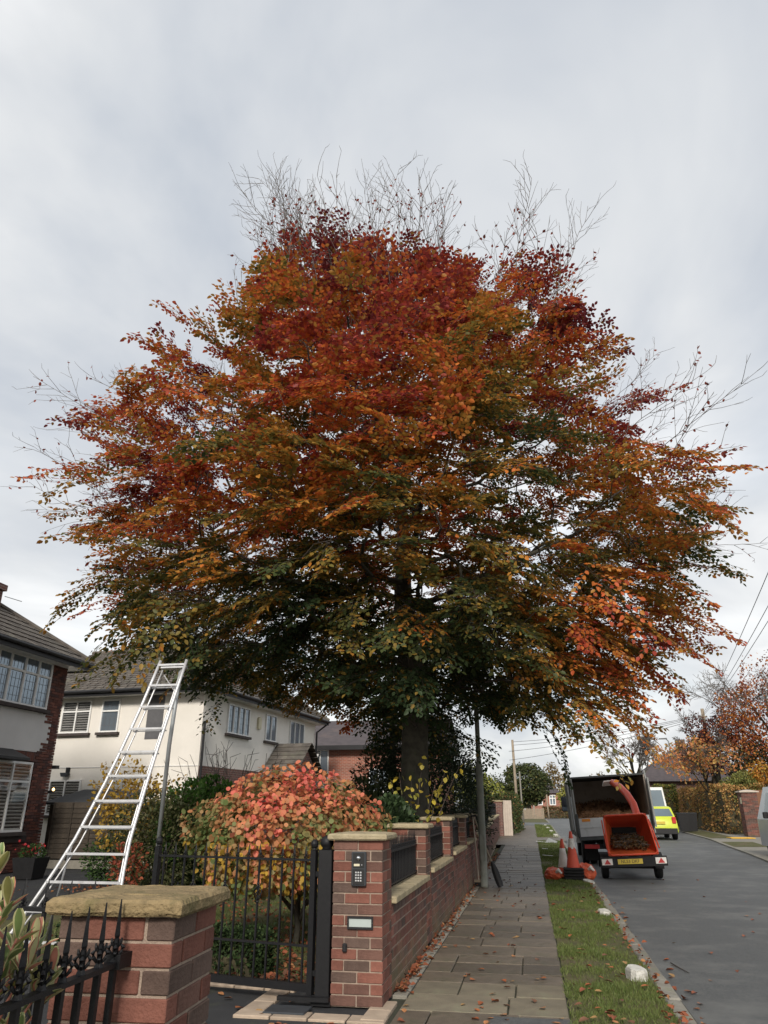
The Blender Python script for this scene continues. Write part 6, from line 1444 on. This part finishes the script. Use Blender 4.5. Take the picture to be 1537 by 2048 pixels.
def van(name, label, x0, x1, y0, y1, h, mt, z0):
    t = thing(name, label, 'van', ((x0 + x1) / 2, (y0 + y1) / 2, z0)); w = (x1 - x0)
    m = MB(); m.hexa([(x0, y0, z0 + .3), (x1, y0, z0 + .3), (x1, y1, z0 + .3), (x0, y1, z0 + .3)], [(x0, y0, z0 + 1.12), (x1, y0, z0 + 1.12), (x1, y1, z0 + 1.12), (x0, y1, z0 + 1.12)]); m.hexa([(x0, y0, z0 + 1.12), (x1, y0, z0 + 1.12), (x1, y1, z0 + 1.12), (x0, y1, z0 + 1.12)], [(x0 + .12, y0 + .14, z0 + h), (x1 - .12, y0 + .14, z0 + h), (x1 - .12, y1 - .9, z0 + h), (x0 + .12, y1 - .9, z0 + h)]); m.build('body', mt, t)
    MB().hexa([(x0 + .10, y0 + .005, z0 + 1.2), (x1 - .10, y0 + .005, z0 + 1.2), (x1 - .10, y0 + .05, z0 + 1.2), (x0 + .10, y0 + .05, z0 + 1.2)], [(x0 + .19, y0 + .10, z0 + h - .15), (x1 - .19, y0 + .10, z0 + h - .15), (x1 - .19, y0 + .14, z0 + h - .15), (x0 + .19, y0 + .14, z0 + h - .15)]).build('rear_window', 'car_glass', t)
    MB().hexa([(x0 + .002, y0 + .5, z0 + 1.2), (x0 + .03, y0 + .5, z0 + 1.2), (x0 + .03, y1 - .8, z0 + 1.2), (x0 + .002, y1 - .8, z0 + 1.2)], [(x0 + .085, y0 + .5, z0 + h - .18), (x0 + .12, y0 + .5, z0 + h - .18), (x0 + .12, y1 - 1.2, z0 + h - .18), (x0 + .085, y1 - 1.2, z0 + h - .18)]).build('side_window', 'car_glass', t)
    for x in (x0 + .13, x1 - .13):
        for y in (y0 + .8, y1 - .8): wheel(t, x, y, .33, .22, z0, 'silver')
    MB().box(x0 + .02, x1 - .02, y0 - .05, y0 + .03, z0 + .30, z0 + .52, .02).build('bumper', 'black_plastic', t); MB().box(x0 - .16, x0 - .0, y0 + 3.0, y0 + 3.1, z0 + 1.15, z0 + 1.35, .02).build('wing_mirror', 'black_plastic', t)
    return t
van('parked_van', 'silver van cut by the edge of the picture on the far drive', 7.62, 9.45, 24.6, 29.0, 2.12, 'silver', zg(28) - .012); van('parked_van', 'white van mostly hidden behind the truck and green car', 5.55, 7.5, 46, 50.5, 2.45, 'white_paint', RZ(47))
for k, (x, y) in enumerate(((8.72, 48.6), (9.2, 48.8))):
    t = thing('wheelie_bin', f'dark wheeled bin on the far pavement, {["left", "right"][k]} one of the pair', 'bin', (x, y, zg(y)), 'bins on the far pavement'); z = zg(y)
    MB().hexa([(x - .22, y - .25, z + .05), (x + .22, y - .25, z + .05), (x + .22, y + .25, z + .05), (x - .22, y + .25, z + .05)], [(x - .28, y - .33, z + .98), (x + .28, y - .33, z + .98), (x + .28, y + .33, z + .98), (x - .28, y + .33, z + .98)]).build('body', 'black_plastic', t); MB().box(x - .3, x + .3, y - .36, y + .36, z + .985, z + 1.04, .02).build('lid', 'panel_grey', t)

# ================================================================== FAR SIDE OF THE STREET
def tree(name, label, base, c, r, n, size, pal, w, trunk_r=.12, inner=.3, lump=.3, ls=.6, seed=0.0, mat_='leaf_dull', limbs=9, bare=0, group=None):
    t = thing(name, label, 'tree', base, group); b = np.array(base); c = np.array(c); r = np.array(r); m = MB()
    top = c + np.array([0, 0, r[2] * .5]); m.tube([b, b + (c - b) * .4, c, top], [trunk_r * 1.2, trunk_r, trunk_r * .6, trunk_r * .2], 8)
    ends = []
    for k in range(limbs):
        p0 = b + (c - b) * random.uniform(.35, 1.0); d = unit(rng.normal(size=3)); d[2] = abs(d[2]) * .8; p1 = c + d * r * .8; mid = (p0 + p1) / 2 + np.array([0, 0, .15 * r[2]]); m.tube([p0, mid, p1], [trunk_r * .45, trunk_r * .25, trunk_r * .08], 6); ends.append((mid, p1))
    m.build('trunk', 'bark', t, True)
    if n:
        P, d = shell_points(n, c, r, inner, lump=lump, ls=ls, seed=seed); ln = vnoise(P, 1.6 / max(r[0], 1) * 1.5, seed + 3); keep = rng.random(n) < np.clip(.75 + ln * 1.6, .08, 1); P, d, ln = P[keep], d[keep], ln[keep]; n = len(P)
        ax = unit(rng.normal(0, 1, (n, 3)) + [0, 0, -.3]); nr = unit(d * .4 + rng.normal(0, .6, (n, 3)) + [0, 0, .5]); L = rng.uniform(size * .7, size * 1.3, n); leaf_obj('crown', t, mat_, P, ax, nr, L, L * .62, palette(n, pal, w))
    if bare:
        p0, p1, rr = [], [], []
        def grow(q, d, L, r0, lev):
            for s in range(3):
                d = unit(d + rng.normal(0, .16, 3) + np.array([0, 0, .04])); e2 = q + d * L / 3; p0.append(q); p1.append(e2); rr.append(r0 * (1 - s * .2)); q = e2
                if lev < 3:
                    for _ in range(2 if lev > 0 else 1): grow(q, unit(d + rng.normal(0, .55, 3)), L * .58, r0 * .55, lev + 1)
        for k in range(bare):
            a = ends[k % len(ends)]; grow(a[0] if k % 2 else a[1], unit(a[1] - a[0] + rng.normal(0, .3, 3) + [0, 0, .4]), r[2] * .55, trunk_r * .22, 0)
        seg_obj('bare_twigs', t, 'twig_grey', np.array(p0), np.array(p1), np.maximum(np.array(rr), .011), np.maximum(np.array(rr) * .8, .009), 3, 'stuff')
    return t
hedge('beech_hedge', 'tall clipped beech hedge with coppery brown leaves across the road', [(10.55, 46.2), (10.25, 58), (12.6, 58), (12.9, 46.2)], zg(48) - .02, 2.75, 15000, .11, [(.40, .22, .085), (.30, .155, .06), (.44, .29, .10), (.24, .20, .07)], [3, 3, 2, 2], rough=.16)
bush('hedge_mound', 'rounded green topped hedge end swelling above the beech hedge', 'shrub', (12.0, 47.6, 2.45), (1.1, 1.2, 1.0), 4200, .11, [(.22, .24, .08), (.30, .28, .09), (.15, .17, .05)], [3, 2, 2], mat_='leaf_dull', base=(12.1, 47.6, zg(47)))
hedge('mixed_hedge', 'green and yellow clipped hedge behind the lime car', [(8.95, 59.0), (10.35, 58.6), (10.35, 60.5), (8.95, 60.5)], zg(60), 3.05, 6500, .12, [(.13, .16, .045), (.22, .20, .05), (.32, .2, .05), (.08, .10, .035)], [3, 3, 1, 2], rough=.10)
pr = thing('gate_pillar', 'red brick pillar with pale cap across the road beside the silver van', 'pillar', (11.1, 43.3, zg(43)))
zz0 = zg(43); MB().box(10.72, 11.46, 42.93, 43.67, zz0, 2.30).build('mortar', 'mortar', pr); m = MB()
for c in range(27):
    for k in range(4):
        o_ = 0 if c % 2 else .1125; x0 = 10.71 + k * .225 - o_; a, b = max(x0, 10.71), min(x0 + .215, 11.47)
        if b - a > .04: m.box(a, b, 42.915, 42.99, zz0 + c * .077, zz0 + c * .077 + .067)
        y0 = 42.925 + k * .225 - o_; a, b = max(y0, 42.99), min(y0 + .215, 43.67)
        if b - a > .04: m.box(10.705, 10.76, a, b, zz0 + c * .077, zz0 + c * .077 + .067)
o = m.build('bricks', 'brick_isl', pr); o['kind'] = 'stuff'
m = MB(); m.hexa([(10.62, 42.83, 2.30), (11.56, 42.83, 2.30), (11.56, 43.77, 2.30), (10.62, 43.77, 2.30)], [(10.62, 42.83, 2.35), (11.56, 42.83, 2.35), (11.56, 43.77, 2.35), (10.62, 43.77, 2.35)]); m.hexa([(10.62, 42.83, 2.35), (11.56, 42.83, 2.35), (11.56, 43.77, 2.35), (10.62, 43.77, 2.35)], [(11.0, 43.2, 2.43), (11.18, 43.2, 2.43), (11.18, 43.4, 2.43), (11.0, 43.4, 2.43)]); m.build('cap_stone', 'wood_pale', pr)
MB().box(10.695, 10.704, 43.0, 43.3, 1.75, 2.05).build('house_plate', 'label_cream', pr)
tag(MB().box(9.35, 10.45, 40.6, 41.6, zg(41) + .0, zg(41) + .03).build('yellow_board', 'yellow_mat'), 'flat yellow board lying on the pavement before the brick pillar', 'board')
fe = thing('timber_fence', 'orange brown timber fence behind the brick pillar across the road', 'fence', (13, 44.8, zg(44)))
for k in range(12): MB().box(11.6 + k * .3, 11.88 + k * .3, 44.8, 44.83, zg(44), 2.45 + random.uniform(-.01, .01)).build('board', 'fence_rust', fe)
RED = [(.28, .075, .03), (.20, .05, .03), (.36, .13, .04), (.13, .045, .03)]
tree('maple_tree', 'large russet and orange tree at the right edge of the street', (14.6, 50, .2), (14.9, 50, 6.3), (3.3, 3.0, 3.6), 15000, .15, RED + [(.42, .17, .04)], [3, 2, 3, 2, 2], .2, seed=3, bare=16)
tree('copper_tree', 'dark purple brown tree beside the telegraph pole', (12.2, 53, .25), (11.9, 53, 5.4), (2.3, 2.2, 1.8), 6500, .15, [(.10, .035, .03), (.15, .055, .04), (.06, .03, .025)], [3, 2, 2], .14, seed=6, bare=8)
tree('cherry_tree', 'spreading cherry with loose orange and yellow leaves above the hedge', (11.4, 50.5, .22), (10.0, 48.6, 4.3), (2.6, 1.7, 1.2), 2700, .17, [(.56, .25, .10), (.50, .20, .08), (.52, .34, .10), (.28, .22, .09)], [4, 3, 2, 2], .10, inner=.15, lump=.35, seed=9, mat_='leaf', bare=10)
tree('yellow_bush', 'orange yellow bush at the right edge behind the timber fence', (13.5, 47.5, .2), (13.3, 47.5, 3.2), (.9, .8, .9), 1500, .13, [(.5, .22, .04), (.42, .28, .05)], [2, 1], .05, seed=4, mat_='leaf')
tree('dark_tree', 'dark evergreen filling the gap above the hedge mound', (13.6, 49.4, .2), (13.2, 49.0, 3.6), (1.5, 1.2, 1.7), 5000, .14, [(.03, .038, .02), (.05, .055, .03), (.09, .055, .03)], [3, 2, 1], .1, seed=14)
tree('bare_tree', 'leafless rounded tree behind the truck', (7.9, 57, .32), (7.2, 57, 4.6), (2.0, 1.6, 1.7), 0, .1, RED, [1, 1, 1, 1], .13, limbs=14, bare=26)
h4 = thing('brick_house', 'brick house with hipped roof half hidden by the orange cherry', 'house', (12, 66, .4))
MB().box(8.4, 17, 62, 70, .3, 3.5).build('wall', 'brick_dark_far', h4); m = MB(); c_ = [(7.9, 61.5, 3.45), (17.5, 61.5, 3.45), (17.5, 70.5, 3.45), (7.9, 70.5, 3.45)]; m.add(c_ + [(11.6, 66, 6.0), (14, 66, 6.0)], [(0, 1, 5, 4), (1, 2, 5), (2, 3, 4, 5), (3, 0, 4), (0, 3, 2, 1)]); m.build('roof', 'roof_slate', h4)
F4 = Matrix(((1, 0, 0, 0), (0, -1, 0, 62), (0, 0, 1, 0), (0, 0, 0, 1))); window(h4, F4, 9.4, 10.8, 2.1, 3.15, 2, None, sill=None, fr=.09)
MB().box(11.9, 12.55, 64.5, 65.2, 5, 6.7).build('chimney', 'brick_dark_far', h4)
tlp = thing('telegraph_pole', 'wooden telegraph pole rising from the dark purple tree', 'pole', (12.2, 55, .3)); MB().tube([(12.2, 55, .3), (12.15, 55, 7.95)], [.15, .11], 10).build('pole', 'wood_post', tlp, True); MB().box(11.9, 12.4, 54.92, 54.98, 7.35, 7.45).build('cross_arm', 'wood_post', tlp)
def wire(label, a, b, sag, r_=.012, n=22):
    a, b = Vector(a), Vector(b); pts = [a.lerp(b, i / n) - Vector((0, 0, sag * 4 * (i / n) * (1 - i / n))) for i in range(n + 1)]; tag(MB().tube(pts, r_, 4).build('overhead_wire', 'wire'), label, 'wire', 'overhead wires')
for k, (dx, dz, lb) in enumerate(((0, .0, 'upper of the three wires climbing to the top right'), (.25, -.55, 'middle of the three wires climbing to the top right'), (.42, -.80, 'lowest of the three wires climbing to the top right'))): wire('overhead wire, ' + lb, (12.15, 55, 7.6 - k * .07), (4.7 + dx, 7.0, 7.75 + dz), .30, .012)
for k, (x, z, lb) in enumerate(((-1.1, 6.35, 'topmost'), (-1.1, 6.1, 'second'), (-1.4, 5.65, 'third'), (-1.4, 5.0, 'lowest'))): wire(f'overhead wire crossing above the bare tree, {lb} of four', (12.15, 55, 7.55 - k * .06), (x, 60, z), .28, .015)
sl_ = thing('street_lamp', 'distant street lamp with flat head beside the bare tree', 'street lamp', (12.3, 70, .45)); MB().tube([(12.3, 70, .45), (12.25, 70, 7.0), (12.1, 70, 7.2)], .06, 8).build('column', 'galv', sl_); MB().hexa([(11.4, 69.9, 7.17), (12.15, 69.9, 7.17), (12.15, 70.1, 7.17), (11.4, 70.1, 7.17)], [(11.5, 69.92, 7.27), (12.15, 69.92, 7.29), (12.15, 70.08, 7.29), (11.5, 70.08, 7.27)]).build('lantern', 'panel_grey', sl_)

# ================================================================== DOWN THE STREET, LEFT
fp = thing('gate_pillar', 'distant brick pillar at the end of the garden wall', 'pillar', (-1.72, 42.1, zg(42)))
MB().box(-1.95, -1.5, 41.85, 42.3, zg(42) - .1, 1.86).build('shaft', 'brick_dark_far', fp); MB().box(-2.0, -1.45, 41.8, 42.35, 1.86, 1.93).build('cap_stone', 'stone_cap', fp)
bg_ = thing('boarded_gate', 'pale boarded gate standing open beside the distant pillar', 'gate', (-1.27, 42.6, zg(42)))
for k in range(4): MB().box(-1.49 + k * .115, -1.38 + k * .115, 42.42 + k * .003, 42.45 + k * .003, zg(42), 1.93).build('board', 'wood_pale', bg_)
hedge('ivy_hedge', 'dark ivy covered hedge beyond the boarded gate', [(-2.8, 43.5), (-.95, 43.5), (-.85, 56), (-2.8, 56)], zg(48), 2.25, 9000, .12, [(.04, .06, .022), (.07, .09, .03), (.13, .13, .05), (.22, .13, .06)], [4, 3, 1, 1], rough=.25)
tree('garden_tree', 'yellow green garden tree behind the far garden wall', (-3.4, 46, .3), (-3.2, 46, 2.4), (1.6, 2.0, 1.5), 3600, .15, [(.22, .24, .05), (.30, .28, .07), (.12, .15, .04)], [3, 2, 2], .08, seed=21)
tree('round_oak', 'big rounded dark green tree at the end of the street', (-.3, 108, .45), (-.4, 108, 4.6), (3.7, 3.2, 2.75), 11000, .30, [(.05, .065, .025), (.075, .09, .03), (.035, .045, .02), (.12, .10, .04)], [4, 3, 3, 1], .35, inner=.55, lump=.14, ls=.5, seed=31, limbs=8)
for k, (x, y, c, r_, pal, lb) in enumerate(((4.6, 150, 5.2, (2.2, 2, 4.6), [(.14, .10, .05), (.2, .14, .05)], 'brown poplar above the distant brick house'), (6.5, 125, 3.0, (2.2, 2, 2.6), [(.30, .28, .06), (.2, .2, .05)], 'yellow green tree right of the distant brick house'), (-6.5, 120, 3.2, (4.0, 3, 3.2), [(.05, .065, .03), (.09, .1, .04)], 'green tree mass left of the round oak'), (12, 130, 3.5, (4.5, 3, 3.4), [(.16, .11, .05), (.1, .09, .04)], 'brown tree line beyond the bare tree'))):
    tree('distant_tree', lb, (x, y, .45), (x, y, c), r_, 3200, .34, pal, [1, 1], .2, inner=.5, seed=40 + k, group='trees at the end of the street')
h5 = thing('brick_house', 'distant red brick house with white windows at the end of the street', 'house', (4, 140, .45)); MB().box(-.6, 5.0, 136, 144, 0, 4.1).build('wall', 'brick_far', h5); m = MB(); m.add([(-1, 135.5, 4.0), (5.4, 135.5, 4.0), (5.4, 144.5, 4.0), (-1, 144.5, 4.0), (1.2, 140, 5.6), (3.2, 140, 5.6)], [(0, 1, 5, 4), (1, 2, 5), (2, 3, 4, 5), (3, 0, 4), (0, 3, 2, 1)]); m.build('roof', 'roof_slate', h5)
F5 = Matrix(((1, 0, 0, 0), (0, -1, 0, 136), (0, 0, 1, 0), (0, 0, 0, 1))); window(h5, F5, 3.15, 4.2, 2.1, 3.75, 2, 3.2, sill=None, fr=.13); window(h5, F5, .6, 2.0, 2.1, 3.75, 2, 3.2, sill=None, fr=.13)
ff = thing('picket_fence', 'weathered timber fence before the distant brick house', 'fence', (0, 92, .45))
for k in range(26): MB().box(-2.2 + k * .14, -2.08 + k * .14, 92, 92.04, .45, 1.55 + random.uniform(-.06, .06)).build('board', 'wood_post', ff)
hedge('low_hedge', 'low brown hedge in front of the distant brick house', [(1.4, 100), (4.6, 100), (4.6, 102), (1.4, 102)], .45, 1.6, 1500, .22, [(.16, .09, .05), (.12, .1, .04)], [1, 1])
for x, y, zt, rr, lb, nm in ((-1.0, 60, 6.5, .11, 'tall timber telegraph pole on the left of the far road', 'telegraph_pole'), (-.65, 63, 4.3, .07, 'slim grey pole just right of the left telegraph pole', 'lamp_column'), (2.0, 95, 3.1, .09, 'short timber post before the distant brick house', 'timber_post'), (.4, 96, 1.9, .12, 'stubby concrete post beside the weathered fence', 'concrete_post')):
    p_ = MB().tube([(x, y, zg(y) - .05), (x - .05, y, zt * .5), (x - .08, y, zt)], [rr, rr * .92, rr * .8], 8); tag(p_.build(nm, 'wood_post' if 'timber' in lb else 'concrete', None, True), lb, 'post' if 'post' in nm else 'pole')

# ================================================================== FALLEN LEAVES
flm = []
for k in range(6):
    leaf_mat(f'fallen_{k}', [(.42, .15, .06), (.34, .11, .05), (.46, .21, .09), (.26, .09, .05), (.40, .24, .10), (.20, .10, .06)][k], .1, .6)
    V, Q = leaf_arrays(np.array([[-.04, 0, .008]]), np.array([[1., 0, -.05]]), np.array([[0, 0, 1.]]), .082, .055, [.15, .28, .08, .32, .12, .2][k]); flm.append(fast_mesh('fallen_leaf', V, Q, f'fallen_{k}'))
fr_ = random.Random(3)
def drop(nn, area, z, label, group, s=(0.65, 1.1)):
    for _ in range(nn):
        y = area[2] + (area[3] - area[2]) * fr_.random() ** 1.7; x = fr_.uniform(area[0], area[1](y) if callable(area[1]) else area[1]); o = link_obj('fallen_leaf', fr_.choice(flm), None, (x, y, z + zg(y) + .004), (fr_.uniform(-.25, .25), fr_.uniform(-.25, .25), fr_.uniform(0, 6.28))); k = fr_.uniform(*s); o.scale = (k, k, k); tag(o, label, 'leaf', group)
drop(95, (-1.15, .15, 6.4, 19), .0, 'orange brown beech leaf fallen on the grey paving flags', 'leaves on the paving')
drop(70, (.25, 1.0, 6.6, 17), .028, 'orange brown beech leaf fallen on the verge grass', 'leaves on the verge')
drop(60, (1.2, 4.6, 6.6, 24), ROAD_Z, 'orange brown beech leaf fallen on the road', 'leaves on the road', (.6, 1.1))
drop(26, (-3.6, -1.45, 6.2, 7.4), -.008, 'orange brown beech leaf fallen on the dark drive', 'leaves on the drive', (.75, 1.2))
drop(22, (1.16, 1.34, 7, 20), ROAD_Z, 'orange brown beech leaf lying in the gutter', 'leaves in the gutter', (.8, 1.3))
# drifts nobody could count: along the wall foot and on the lawn
def drift(label, P, size=.06):
    n = len(P); ax = unit(rng.normal(0, 1, (n, 3)) * [1, 1, .3]); nr = unit(rng.normal(0, .45, (n, 3)) + [0, 0, 1]); L = rng.uniform(size * .7, size * 1.25, n)
    o = leaf_obj('leaf_litter', None, 'leaf_dull', P, ax, nr, L, L * .65, palette(n, [(.30, .10, .05), (.22, .075, .04), (.38, .18, .08), (.13, .065, .04)], [3, 3, 2, 2]), .3, loc=(0, 0, 0)); tag(o, label, 'leaf litter')
n = 520; yv = 7.4 + 20 * rng.random(n) ** 1.6; drift('brown leaf litter drifted along the foot of the garden wall', np.stack([W_X + .01 + np.abs(rng.normal(0, .055, n)), yv, .008 + rng.random(n) * .03 + np.array([zg(v) for v in yv])], 1))
n = 900; drift('red brown leaves scattered over the lawn beneath the smoke bush', np.stack([rng.uniform(-3.3, -1.6, n), 7.65 + 3.5 * rng.random(n) ** 1.7, .01 + rng.random(n) * .05], 1))
n = 700; drift('sparse leaves on the lawn further back', np.stack([rng.uniform(-6, -1.7, n), rng.uniform(9, 14, n), .03 + rng.random(n) * .04], 1))
n = 260; drift('brown leaves gathered on the drive by the yellow shrub', np.stack([-8.2 + rng.normal(0, .8, n), 15.0 + rng.normal(0, .35, n), .0 + rng.random(n) * .04], 1))
n = 130; yv = 6.8 + 17 * rng.random(n) ** 1.5; drift('brown leaf litter along the verge side of the kerb', np.stack([np.interp(yv, [p[1] for p in KL], [p[0] for p in KL]) - .12 + rng.normal(0, .05, n), yv, .012 + rng.random(n) * .015], 1))
tw = thing('fallen_twig', 'thin fallen twig lying on the road near the kerb', 'twig', (1.4, 9.3, ROAD_Z)); MB().tube([(1.37, 9.55, ROAD_Z + .008), (1.40, 9.3, ROAD_Z + .012), (1.46, 9.02, ROAD_Z + .008)], [.005, .006, .003], 6).build('stick', 'twig', tw); MB().tube([(1.40, 9.3, ROAD_Z + .012), (1.34, 9.38, ROAD_Z + .01)], [.004, .002], 5).build('side_shoot', 'twig', tw)
